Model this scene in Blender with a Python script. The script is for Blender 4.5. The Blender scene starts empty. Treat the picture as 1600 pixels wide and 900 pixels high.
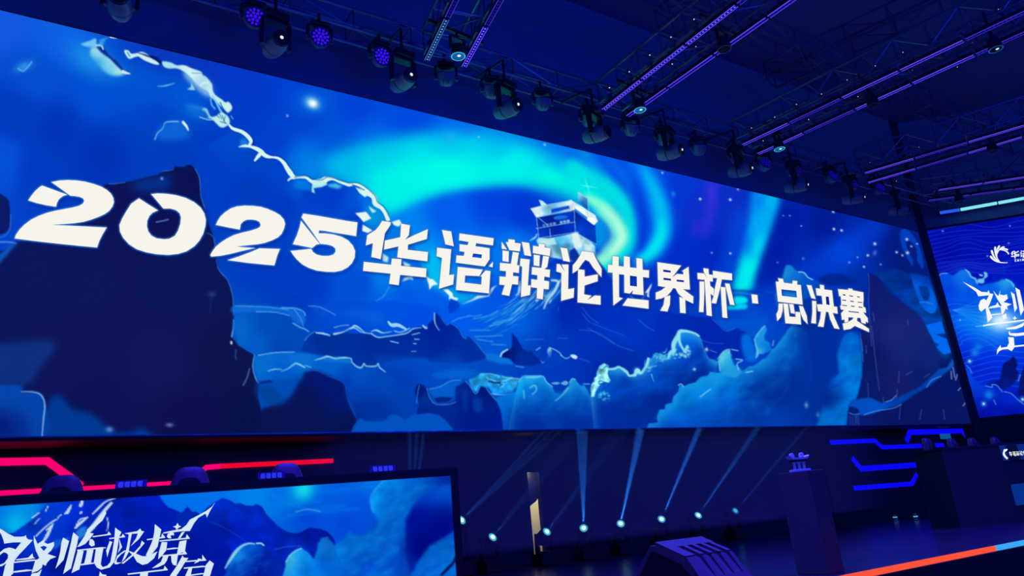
import bpy, bmesh, math, random
import numpy as np
from mathutils import Vector, Matrix
from mathutils.geometry import tessellate_polygon

random.seed(7)
RNG = np.random.default_rng(11)
scene = bpy.context.scene
COL = scene.collection

# ------------------------------------------------------------------ camera
YAW, PITCH, ROLL, FPX = 0.587696, 0.307584, -0.0910162, 1134.99
CAM = np.array([0.0, 0.0, 0.70])
_cy, _sy, _cp, _sp = math.cos(YAW), math.sin(YAW), math.cos(PITCH), math.sin(PITCH)
_fw = np.array([_sy * _cp, _cy * _cp, _sp])
_rt = np.array([_cy, -_sy, 0.0])
_up = np.cross(_rt, _fw)
_r2 = _rt * math.cos(ROLL) + _up * math.sin(ROLL)
_u2 = -_rt * math.sin(ROLL) + _up * math.cos(ROLL)
ROT = np.array([_r2, -_u2, _fw])
cam_data = bpy.data.cameras.new('camera')
cam_data.sensor_width = 36.0
cam_data.lens = 36.0 * FPX / 1600.0
cam_data.clip_end = 200
cam = bpy.data.objects.new('camera', cam_data)
COL.objects.link(cam)
cam.matrix_world = Matrix(((_r2[0], _u2[0], -_fw[0], CAM[0]), (_r2[1], _u2[1], -_fw[1], CAM[1]),
                           (_r2[2], _u2[2], -_fw[2], CAM[2]), (0, 0, 0, 1)))
scene.camera = cam

# ------------------------------------------------------------------ colour management, world, big lights
scene.view_settings.view_transform = 'Standard'
scene.view_settings.look = 'None'
scene.view_settings.exposure = 0.0
scene.view_settings.gamma = 1.0
scene.view_settings.use_curve_mapping = False
scene.cycles.volume_bounces = 0
scene.cycles.max_bounces = 6
scene.cycles.sample_clamp_indirect = 4.0

world = bpy.data.worlds.new('dark_hall')
scene.world = world
world.use_nodes = True
world.node_tree.nodes['Background'].inputs[0].default_value = (0.006, 0.030, 0.50, 1)
world.node_tree.nodes['Background'].inputs[1].default_value = 1.3


def area_light(name, loc, target, size, energy, color, size_y=None):
    d = bpy.data.lights.new(name, 'AREA')
    d.energy = energy
    d.color = color
    d.size = size
    if size_y:
        d.shape = 'RECTANGLE'
        d.size_y = size_y
    o = bpy.data.objects.new(name, d)
    COL.objects.link(o)
    o.location = loc
    o.rotation_euler = (Vector(target) - Vector(loc)).to_track_quat('-Z', 'Y').to_euler()
    return o


# the violet-blue stage wash of the overhead LED bars, and an added unseen blue fill up into the grid
sw_ = area_light('stage_wash', (6.5, 4.6, 7.0), (6.5, 4.9, 0.0), 13.0, 950, (0.055, 0.03, 1.0), 2.0)
sw_.data.spread = math.radians(75)
area_light('grid_fill', (7.0, -1.5, 5.0), (8.0, 4.0, 9.5), 10.0, 420, (0.0, 0.02, 1.0), 3.0)


# ------------------------------------------------------------------ geometry of the place <-> tracing helpers
def ray(x, y):
    return ROT.T @ np.array([x - 800.0, y - 450.0, FPX])


def on_y(x, y, Y):
    d = ray(x, y)
    return CAM + d * (Y - CAM[1]) / d[1]


def on_z(x, y, z):
    d = ray(x, y)
    return CAM + d * (z - CAM[2]) / d[2]


def on_plane(x, y, o, n):
    d = ray(x, y)
    return CAM + d * (np.dot(np.asarray(o) - CAM, n) / np.dot(d, n))


def project(P):
    c = (np.asarray(P) - CAM) @ ROT.T
    return c[..., 0] * FPX / c[..., 2] + 800.0, c[..., 1] * FPX / c[..., 2] + 450.0


# ------------------------------------------------------------------ object helpers
def setp(o, label=None, cat=None, group=None, kind=None):
    if label:
        o['label'] = label
    if cat:
        o['category'] = cat
    if group:
        o['group'] = group
    if kind:
        o['kind'] = kind
    return o


def empty(name, loc, rz=0.0, label=None, cat=None, group=None):
    o = bpy.data.objects.new(name, None)
    COL.objects.link(o)
    o.empty_display_size = 0.1
    o.location = loc
    o.rotation_euler = (0, 0, rz)
    return setp(o, label, cat, group)


def dup(o, parent=None):
    c = o.copy()
    COL.objects.link(c)
    if parent is not None:
        c.parent = parent
    for ch in list(o.children):
        dup(ch, c)
    return c


class MB:
    """collects simple solids into one mesh"""
    def __init__(self):
        self.v, self.f = [], []

    def raw(self, v, f):
        n = len(self.v)
        self.v += [tuple(p) for p in v]
        self.f += [tuple(i + n for i in q) for q in f]
        return self

    def box(self, x0, x1, y0, y1, z0, z1):
        v = [(x0, y0, z0), (x1, y0, z0), (x1, y1, z0), (x0, y1, z0), (x0, y0, z1), (x1, y0, z1), (x1, y1, z1), (x0, y1, z1)]
        return self.raw(v, [(3, 2, 1, 0), (4, 5, 6, 7), (0, 1, 5, 4), (1, 2, 6, 5), (2, 3, 7, 6), (3, 0, 4, 7)])

    def tube(self, a, b, r, n=8, r2=None):
        a, b = Vector(a), Vector(b)
        r2 = r if r2 is None else r2
        q = (b - a).to_track_quat('Z', 'Y')
        v, f = [], []
        for p, rr in ((a, r), (b, r2)):
            for i in range(n):
                t = 2 * math.pi * i / n
                v.append(p + q @ Vector((rr * math.cos(t), rr * math.sin(t), 0)))
        for i in range(n):
            j = (i + 1) % n
            f.append((i, j, n + j, n + i))
        f.append(tuple(range(n - 1, -1, -1)))
        f.append(tuple(range(n, 2 * n)))
        return self.raw(v, f)

    def lathe(self, prof, axis='Z', org=(0, 0, 0), n=24):
        """prof: list of (radius, height)"""
        v, f = [], []
        for r, h in prof:
            for i in range(n):
                t = 2 * math.pi * i / n
                a, b = r * math.cos(t), r * math.sin(t)
                p = {'Z': (a, b, h), 'Y': (a, h, b), 'X': (h, a, b)}[axis]
                v.append((p[0] + org[0], p[1] + org[1], p[2] + org[2]))
        for k in range(len(prof) - 1):
            for i in range(n):
                j = (i + 1) % n
                q = (k * n + i, k * n + j, (k + 1) * n + j, (k + 1) * n + i)
                f.append(q if axis != 'Y' else q[::-1])
        f.append(tuple(range(n - 1, -1, -1)))
        f.append(tuple(range((len(prof) - 1) * n, len(prof) * n)))
        return self.raw(v, f)

    def prism(self, pts, axis, a, b):
        """polygon pts (2D) extruded along axis from a to b"""
        n = len(pts)

        def P(p, t):
            return {'X': (t, p[0], p[1]), 'Y': (p[0], t, p[1]), 'Z': (p[0], p[1], t)}[axis]
        v = [P(p, a) for p in pts] + [P(p, b) for p in pts]
        f = [tuple(range(n)), tuple(range(2 * n - 1, n - 1, -1))]
        for i in range(n):
            j = (i + 1) % n
            f.append((i, n + i, n + j, j))
        return self.raw(v, f)

    def build(self, name, mat, parent=None, smooth=False, bevel=0.0):
        me = bpy.data.meshes.new(name)
        me.from_pydata(self.v, [], self.f)
        bm = bmesh.new()
        bm.from_mesh(me)
        bmesh.ops.recalc_face_normals(bm, faces=bm.faces)
        bm.to_mesh(me)
        bm.free()
        me.materials.append(mat)
        if smooth:
            me.polygons.foreach_set('use_smooth', [True] * len(me.polygons))
            try:
                me.set_sharp_from_angle(angle=math.radians(40))
            except Exception:
                pass
        o = bpy.data.objects.new(name, me)
        COL.objects.link(o)
        if parent is not None:
            o.parent = parent
        if bevel:
            m = o.modifiers.new('bevel', 'BEVEL')
            m.width = bevel
            m.segments = 2
            m.limit_method = 'ANGLE'
        return o


def srgb(c):
    return tuple((x / 255 / 12.92 if x / 255 <= 0.04045 else ((x / 255 + 0.055) / 1.055) ** 2.4) for x in c)


def mat(name, rgb, rough=0.6, metal=0.0, var=0.25, scale=8.0, bump=0.0, spec=0.5, stretch=None):
    """procedural surface: base colour varied by noise, optional noise bump"""
    m = bpy.data.materials.new(name)
    m.use_nodes = True
    nt = m.node_tree
    b = nt.nodes['Principled BSDF']
    b.inputs['Metallic'].default_value = metal
    b.inputs['Specular IOR Level'].default_value = spec
    tc = nt.nodes.new('ShaderNodeTexCoord')
    nz = nt.nodes.new('ShaderNodeTexNoise')
    nz.inputs['Scale'].default_value = scale
    nz.inputs['Detail'].default_value = 4
    if stretch:
        mp = nt.nodes.new('ShaderNodeMapping')
        mp.inputs['Scale'].default_value = stretch
        nt.links.new(tc.outputs['Object'], mp.inputs['Vector'])
        nt.links.new(mp.outputs['Vector'], nz.inputs['Vector'])
    else:
        nt.links.new(tc.outputs['Object'], nz.inputs['Vector'])
    mx = nt.nodes.new('ShaderNodeMix')
    mx.data_type = 'RGBA'
    c = srgb(rgb)
    mx.inputs[6].default_value = (*[x * (1 - var) for x in c], 1)
    mx.inputs[7].default_value = (*[min(1, x * (1 + var)) for x in c], 1)
    nt.links.new(nz.outputs['Fac'], mx.inputs[0])
    nt.links.new(mx.outputs[2], b.inputs['Base Color'])
    mr = nt.nodes.new('ShaderNodeMapRange')
    mr.inputs[3].default_value = max(0.02, rough * 0.85)
    mr.inputs[4].default_value = min(1, rough * 1.15)
    nt.links.new(nz.outputs['Fac'], mr.inputs[0])
    nt.links.new(mr.outputs[0], b.inputs['Roughness'])
    if bump:
        bp = nt.nodes.new('ShaderNodeBump')
        bp.inputs['Strength'].default_value = bump
        bp.inputs['Distance'].default_value = 0.01
        nt.links.new(nz.outputs['Fac'], bp.inputs['Height'])
        nt.links.new(bp.outputs[0], b.inputs['Normal'])
    return m


def glow(name, rgb, strength=1.0, sample=False):
    m = bpy.data.materials.new(name)
    m.use_nodes = True
    nt = m.node_tree
    nt.nodes.clear()
    out = nt.nodes.new('ShaderNodeOutputMaterial')
    e = nt.nodes.new('ShaderNodeEmission')
    e.inputs[0].default_value = (*srgb(rgb), 1)
    e.inputs[1].default_value = strength
    nt.links.new(e.outputs[0], out.inputs[0])
    m.cycles.emission_sampling = 'AUTO' if sample else 'NONE'
    return m


def glow_dots(name, fill, dot, pitch=.06, r=.011):
    """lit face of an LED bar: a row of round chips on a dimmer glowing strip"""
    m = bpy.data.materials.new(name)
    m.use_nodes = True
    nt = m.node_tree
    nt.nodes.clear()
    out = nt.nodes.new('ShaderNodeOutputMaterial')
    e = nt.nodes.new('ShaderNodeEmission')
    tc = nt.nodes.new('ShaderNodeTexCoord')
    sp = nt.nodes.new('ShaderNodeSeparateXYZ')
    nt.links.new(tc.outputs['Object'], sp.inputs[0])

    def op(o, a, b):
        n = nt.nodes.new('ShaderNodeMath')
        n.operation = o
        for i, v in enumerate((a, b)):
            if isinstance(v, (int, float)):
                n.inputs[i].default_value = v
            else:
                nt.links.new(v, n.inputs[i])
        return n.outputs[0]
    fx = op('SUBTRACT', op('MODULO', sp.outputs['X'], pitch), pitch / 2)
    d = op('SQRT', op('ADD', op('MULTIPLY', fx, fx), op('MULTIPLY', sp.outputs['Y'], sp.outputs['Y'])), 0)
    k = op('LESS_THAN', d, r)
    mx = nt.nodes.new('ShaderNodeMix')
    mx.data_type = 'RGBA'
    mx.inputs[6].default_value = (*srgb(fill), 1)
    mx.inputs[7].default_value = (*srgb(dot), 1)
    nt.links.new(k, mx.inputs[0])
    nt.links.new(mx.outputs[2], e.inputs[0])
    nt.links.new(e.outputs[0], out.inputs[0])
    m.cycles.emission_sampling = 'NONE'
    return m


def screen_mat(name):
    """light of an LED wall: the picture is stored as one colour per LED cell"""
    m = bpy.data.materials.new(name)
    m.use_nodes = True
    nt = m.node_tree
    nt.nodes.clear()
    out = nt.nodes.new('ShaderNodeOutputMaterial')
    e = nt.nodes.new('ShaderNodeEmission')
    a = nt.nodes.new('ShaderNodeAttribute')
    a.attribute_name = 'led'
    nt.links.new(a.outputs['Color'], e.inputs[0])
    nt.links.new(e.outputs[0], out.inputs[0])
    m.cycles.emission_sampling = 'NONE'
    return m


# ------------------------------------------------------------------ picture painter for the LED walls
def Z(ox, oy, s, pts):
    return [(ox + x / s, oy + y / s) for x, y in pts]


def smooth(pts, n=6, closed=False):
    p = np.array(pts, float)
    N = len(p)
    if N < 3:
        return p
    out = []
    for i in range(N if closed else N - 1):
        if closed:
            a, b, c, d = p[(i - 1) % N], p[i], p[(i + 1) % N], p[(i + 2) % N]
        else:
            a, b, c, d = p[max(i - 1, 0)], p[i], p[i + 1], p[min(i + 2, N - 1)]
        for k in range(n):
            t = k / n
            out.append(0.5 * (2 * b + (c - a) * t + (2 * a - 5 * b + 4 * c - d) * t * t + (3 * b - a - 3 * c + d) * t ** 3))
    if not closed:
        out.append(p[-1])
    return np.array(out)


def jag(pts, amp, step=6.0, seed=0):
    """rough edge: resample and jitter"""
    r = np.random.default_rng(seed)
    p = np.array(pts, float)
    out = []
    for i in range(len(p)):
        a, b = p[i], p[(i + 1) % len(p)]
        L = np.hypot(*(b - a))
        k = max(1, int(L / step))
        for j in range(k):
            out.append(a + (b - a) * j / k + (r.normal(0, amp, 2) if j else 0))
    return np.array(out)


def blur1(a, sig):
    if sig <= 0:
        return a
    if sig < 4:
        k = int(3 * sig + 1)
        w = np.exp(-0.5 * (np.arange(-k, k + 1) / sig) ** 2)
        w /= w.sum()
        for ax in (0, 1):
            pad = [(0, 0)] * a.ndim
            pad[ax] = (k, k)
            q = np.pad(a, pad, mode='edge')
            o = np.zeros_like(a)
            for i, wi in enumerate(w):
                sl = [slice(None)] * a.ndim
                sl[ax] = slice(i, i + a.shape[ax])
                o += wi * q[tuple(sl)]
            a = o
        return a
    r = max(1, int(round((math.sqrt(12 * sig * sig / 3 + 1) - 1) / 2)))
    for _ in range(3):
        for ax in (0, 1):
            pad = [(0, 0)] * a.ndim
            pad[ax] = (r + 1, r)
            c = np.cumsum(np.pad(a, pad, mode='edge'), axis=ax)
            hi = [slice(None)] * a.ndim
            lo = [slice(None)] * a.ndim
            hi[ax] = slice(2 * r + 1, None)
            lo[ax] = slice(0, a.shape[ax])
            a = (c[tuple(hi)] - c[tuple(lo)]) / (2 * r + 1)
    return a


def upsample(g, h, w):
    y = np.linspace(0, g.shape[0] - 1, h)
    x = np.linspace(0, g.shape[1] - 1, w)
    y0 = np.minimum(y.astype(int), g.shape[0] - 2)
    x0 = np.minimum(x.astype(int), g.shape[1] - 2)
    fy = (y - y0)
    fx = (x - x0)
    sh = (1,) * (g.ndim - 2)
    fy = fy.reshape(-1, 1, *sh)
    fx = fx.reshape(1, -1, *sh)
    fy2, fx2 = fy, fx
    return ((g[y0][:, x0] * (1 - fx2) + g[y0][:, x0 + 1] * fx2) * (1 - fy2)
            + (g[y0 + 1][:, x0] * (1 - fx2) + g[y0 + 1][:, x0 + 1] * fx2) * fy2)


def fbm(h, w, cell, seed, octaves=3, aspect=1.0):
    r = np.random.default_rng(seed)
    o = np.zeros((h, w))
    a, t = 1.0, 0.0
    for k in range(octaves):
        gh, gw = int(h / cell) + 3, int(w / (cell * aspect)) + 3
        g = blur1(r.random((gh, gw)), 0.6)
        o += a * upsample(g, h, w)
        t += a
        a *= 0.42
        cell = max(2.0, cell / 2)
    o /= t
    return (o - o.mean()) / (o.std() + 1e-6)


class Canvas:
    def __init__(self, x0, y0, x1, y1, S):
        self.x0, self.y0, self.S = x0, y0, S
        self.w, self.h = int((x1 - x0) * S), int((y1 - y0) * S)
        self.img = np.zeros((self.h, self.w, 3), np.float32)

    def field(self, ctl, i0=0, j0=0, h=None, w=None, p=1.6):
        """smooth colour field through control colours (x, y, (r, g, b))"""
        h = self.h if h is None else h
        w = self.w if w is None else w
        gh, gw = max(2, h // 8 + 2), max(2, w // 8 + 2)
        yy = self.y0 + (i0 + np.linspace(0, h - 1, gh)) / self.S
        xx = self.x0 + (j0 + np.linspace(0, w - 1, gw)) / self.S
        num = np.zeros((gh, gw, 3))
        den = np.zeros((gh, gw, 1))
        for x, y, c in ctl:
            d = ((xx[None, :] - x) ** 2 + (yy[:, None] - y) ** 2 + 60.0)[..., None] ** (-p)
            num += d * np.array(c, float) / 255
            den += d
        return upsample(num / den, h, w)

    def base(self, ctl, p=1.6, soft=10):
        self.img[:] = blur1(self.field(ctl, p=p), soft * self.S)

    def mask(self, polys, soft=0.0):
        S = self.S
        allp = np.concatenate([np.asarray(q, float) for q in polys])
        pad = int(3 * soft * S + 3)
        X = (allp[:, 0] - self.x0) * S
        Y = (allp[:, 1] - self.y0) * S
        j0, j1 = max(0, int(X.min()) - pad), min(self.w, int(X.max()) + pad + 2)
        i0, i1 = max(0, int(Y.min()) - pad), min(self.h, int(Y.max()) + pad + 2)
        if j1 <= j0 or i1 <= i0:
            return None
        H, W = i1 - i0, j1 - j0
        SS = 3
        m = np.zeros((H * SS, W), np.float32)
        ed = []
        for q in polys:
            q = np.asarray(q, float)
            a = np.stack([(q[:, 0] - self.x0) * S - j0, ((q[:, 1] - self.y0) * S - i0) * SS], 1)
            ed.append(np.concatenate([a, np.roll(a, -1, 0)], 1))
        ed = np.concatenate(ed)
        cols = np.arange(W)
        lo = np.minimum(ed[:, 1], ed[:, 3])
        hi = np.maximum(ed[:, 1], ed[:, 3])
        for i in range(max(0, int(lo.min())), min(H * SS, int(hi.max()) + 1)):
            y = i + 0.5
            k = (lo <= y) & (hi > y)
            if not k.any():
                continue
            e = ed[k]
            xs = np.sort(e[:, 0] + (y - e[:, 1]) / (e[:, 3] - e[:, 1]) * (e[:, 2] - e[:, 0]))
            for a, b in zip(xs[::2], xs[1::2]):
                ia, ib = max(0, int(a)), min(W, int(b) + 1)
                if ib > ia:
                    m[i, ia:ib] += np.clip(np.minimum(b, cols[ia:ib] + 1) - np.maximum(a, cols[ia:ib]), 0, 1)
        m = m.reshape(H, SS, W).mean(1)
        if soft:
            m = blur1(m, soft * S)
        return np.clip(m, 0, 1), i0, j0

    def put(self, r, col, a=1.0, tex=None, add=False):
        if r is None:
            return
        m, i0, j0 = r
        h, w = m.shape
        c = self.field(col, i0, j0, h, w) if isinstance(col, list) else np.array(col, float) / 255
        if tex is not None:
            amp, cell, seed = tex[:3]
            asp = tex[3] if len(tex) > 3 else 1.0
            n = fbm(h, w, cell * self.S, seed, aspect=asp)[..., None]
            c = np.clip(c * (1 + amp * n), 0, 1.2)
        k = (m * a)[..., None]
        v = self.img[i0:i0 + h, j0:j0 + w]
        self.img[i0:i0 + h, j0:j0 + w] = v + k * c if add else v * (1 - k) + k * c

    def fill(self, pts, col, a=1.0, soft=0.0, tex=None, holes=(), add=False):
        self.put(self.mask([pts, *holes], soft), col, a, tex, add)

    def rim(self, pts, col, dx, dy, soft, a=1.0, tex=None):
        """lit edge of a cloud: the outline minus itself shifted by (dx, dy)"""
        q = np.asarray(pts, float)
        r1 = self.mask([q], .5)
        if r1 is None:
            return
        m, i0, j0 = r1
        r2 = self.mask([q + (dx, dy)], soft)
        n = np.zeros_like(m)
        if r2 is not None:
            b, k0, l0 = r2
            y0, y1 = max(i0, k0), min(i0 + m.shape[0], k0 + b.shape[0])
            x0, x1 = max(j0, l0), min(j0 + m.shape[1], l0 + b.shape[1])
            if y1 > y0 and x1 > x0:
                n[y0 - i0:y1 - i0, x0 - j0:x1 - j0] = b[y0 - k0:y1 - k0, x0 - l0:x1 - l0]
        self.put((np.clip(m * (1 - n), 0, 1), i0, j0), col, a, tex)

    def puffs(self, pts, n, seed, r0, r1, hi, lo, a):
        """billows inside an outline: lit upper-left side, shaded lower-right side"""
        q = np.asarray(pts, float)
        r = self.mask([q], 2.0)
        if r is None:
            return
        m, i0, j0 = r
        old = self.img[i0:i0 + m.shape[0], j0:j0 + m.shape[1]].copy()
        g = np.random.default_rng(seed)
        ys, xs = np.nonzero(m > .6)
        for k in g.integers(0, len(ys), n):
            x, y = self.x0 + (j0 + xs[k]) / self.S, self.y0 + (i0 + ys[k]) / self.S
            s = r0 + (r1 - r0) * g.random() ** 2
            self.spot(x + s * .5, y + s * .6, s * .8, s * .6, lo, a, -.4)
            self.spot(x, y, s * .7, s * .45, hi, a, -.5)
        new = self.img[i0:i0 + m.shape[0], j0:j0 + m.shape[1]]
        self.img[i0:i0 + m.shape[0], j0:j0 + m.shape[1]] = old * (1 - m[..., None]) + new * m[..., None]

    def stroke(self, pts, w, col, a=1.0, soft=0.0, sm=True, add=False):
        p = smooth(pts, 8) if sm and len(pts) > 2 else np.asarray(pts, float)
        seg = np.hypot(*np.diff(p, axis=0).T)
        L = np.concatenate([[0], np.cumsum(seg)])
        n = max(3, int(L[-1] * self.S * 1.5))
        t = np.linspace(0, L[-1], n)
        x = (np.interp(t, L, p[:, 0]) - self.x0) * self.S
        y = (np.interp(t, L, p[:, 1]) - self.y0) * self.S
        w = np.atleast_1d(np.asarray(w, float)) * self.S / 2
        r = np.interp(np.linspace(0, 1, n), np.linspace(0, 1, len(w)), w)
        pad = int(3 * soft * self.S + r.max() + 3)
        j0, j1 = max(0, int(x.min()) - pad), min(self.w, int(x.max()) + pad + 1)
        i0, i1 = max(0, int(y.min()) - pad), min(self.h, int(y.max()) + pad + 1)
        if j1 <= j0 or i1 <= i0:
            return
        m = np.zeros((i1 - i0, j1 - j0), np.float32)
        for xx, yy, rr in zip(x - j0, y - i0, r):
            q = int(rr + 2)
            a0, a1 = max(0, int(yy) - q), min(m.shape[0], int(yy) + q + 1)
            b0, b1 = max(0, int(xx) - q), min(m.shape[1], int(xx) + q + 1)
            if a1 <= a0 or b1 <= b0:
                continue
            d = np.hypot(np.arange(b0, b1)[None, :] + .5 - xx, np.arange(a0, a1)[:, None] + .5 - yy)
            np.maximum(m[a0:a1, b0:b1], np.clip(rr + .5 - d, 0, 1) * min(1, 2 * rr + .15), out=m[a0:a1, b0:b1])
        if soft:
            m = blur1(m, soft * self.S)
        self.put((m, i0, j0), col, a, None, add)

    def spot(self, x, y, rx, ry, col, a=1.0, rot=0.0, add=False):
        R = max(rx, ry) * 3
        j0, j1 = max(0, int((x - R - self.x0) * self.S)), min(self.w, int((x + R - self.x0) * self.S) + 1)
        i0, i1 = max(0, int((y - R - self.y0) * self.S)), min(self.h, int((y + R - self.y0) * self.S) + 1)
        if j1 <= j0 or i1 <= i0:
            return
        dx = self.x0 + (np.arange(j0, j1) + .5)[None, :] / self.S - x
        dy = self.y0 + (np.arange(i0, i1) + .5)[:, None] / self.S - y
        c, s = math.cos(rot), math.sin(rot)
        m = np.exp(-0.5 * (((dx * c + dy * s) / rx) ** 2 + ((-dx * s + dy * c) / ry) ** 2))
        self.put((m, i0, j0), col, a, None, add)

    def sample(self, px, py):
        x = np.clip((px - self.x0) * self.S - .5, 0, self.w - 1.001)
        y = np.clip((py - self.y0) * self.S - .5, 0, self.h - 1.001)
        j, i = x.astype(int), y.astype(int)
        fx, fy = (x - j)[..., None], (y - i)[..., None]
        c = ((self.img[i, j] * (1 - fx) + self.img[i, j + 1] * fx) * (1 - fy)
             + (self.img[i + 1, j] * (1 - fx) + self.img[i + 1, j + 1] * fx) * fy)
        c = np.clip(c, 0, 1)
        return np.where(c <= 0.04045, c / 12.92, ((c + 0.055) / 1.055) ** 2.4)


def led_grid(name, P, canvas, material, parent):
    """P: (rows, cols, 3) world points of the LED cells"""
    nr, nc = P.shape[:2]
    px, py = project(P)
    rgb = canvas.sample(px, py)
    me = bpy.data.meshes.new(name)
    me.vertices.add(nr * nc)
    me.vertices.foreach_set('co', P.reshape(-1).astype(np.float32))
    idx = np.arange(nr * nc).reshape(nr, nc)
    q = np.stack([idx[:-1, :-1], idx[:-1, 1:], idx[1:, 1:], idx[1:, :-1]], -1).reshape(-1, 4)
    me.loops.add(q.size)
    me.loops.foreach_set('vertex_index', q.reshape(-1).astype(np.int32))
    me.polygons.add(len(q))
    me.polygons.foreach_set('loop_start', np.arange(0, q.size, 4, dtype=np.int32))
    me.update(calc_edges=True)
    at = me.attributes.new('led', 'FLOAT_COLOR', 'POINT')
    at.data.foreach_set('color', np.concatenate([rgb.reshape(-1, 3), np.ones((nr * nc, 1))], 1).reshape(-1).astype(np.float32))
    me.materials.append(material)
    o = bpy.data.objects.new(name, me)
    COL.objects.link(o)
    o.parent = parent
    return o


def flat_shape(name, rings, material, parent):
    """flat lit lettering; rings: outer ring then holes, as world points"""
    flat = [Vector(p) for r in rings for p in r]
    tris = tessellate_polygon([[Vector(p) for p in r] for r in rings])
    me = bpy.data.meshes.new(name)
    me.from_pydata([tuple(v) for v in flat], [], [tuple(t) for t in tris])
    me.materials.append(material)
    o = bpy.data.objects.new(name, me)
    COL.objects.link(o)
    o.parent = parent
    return o


def flat_shapes(name, shapes, material, parent):
    vs, fs = [], []
    for rings in shapes:
        n = len(vs)
        vs += [tuple(p) for r in rings for p in r]
        fs += [tuple(i + n for i in t) for t in tessellate_polygon([[Vector(p) for p in r] for r in rings])]
    me = bpy.data.meshes.new(name)
    me.from_pydata(vs, [], fs)
    me.materials.append(material)
    o = bpy.data.objects.new(name, me)
    COL.objects.link(o)
    o.parent = parent
    return o

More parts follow.
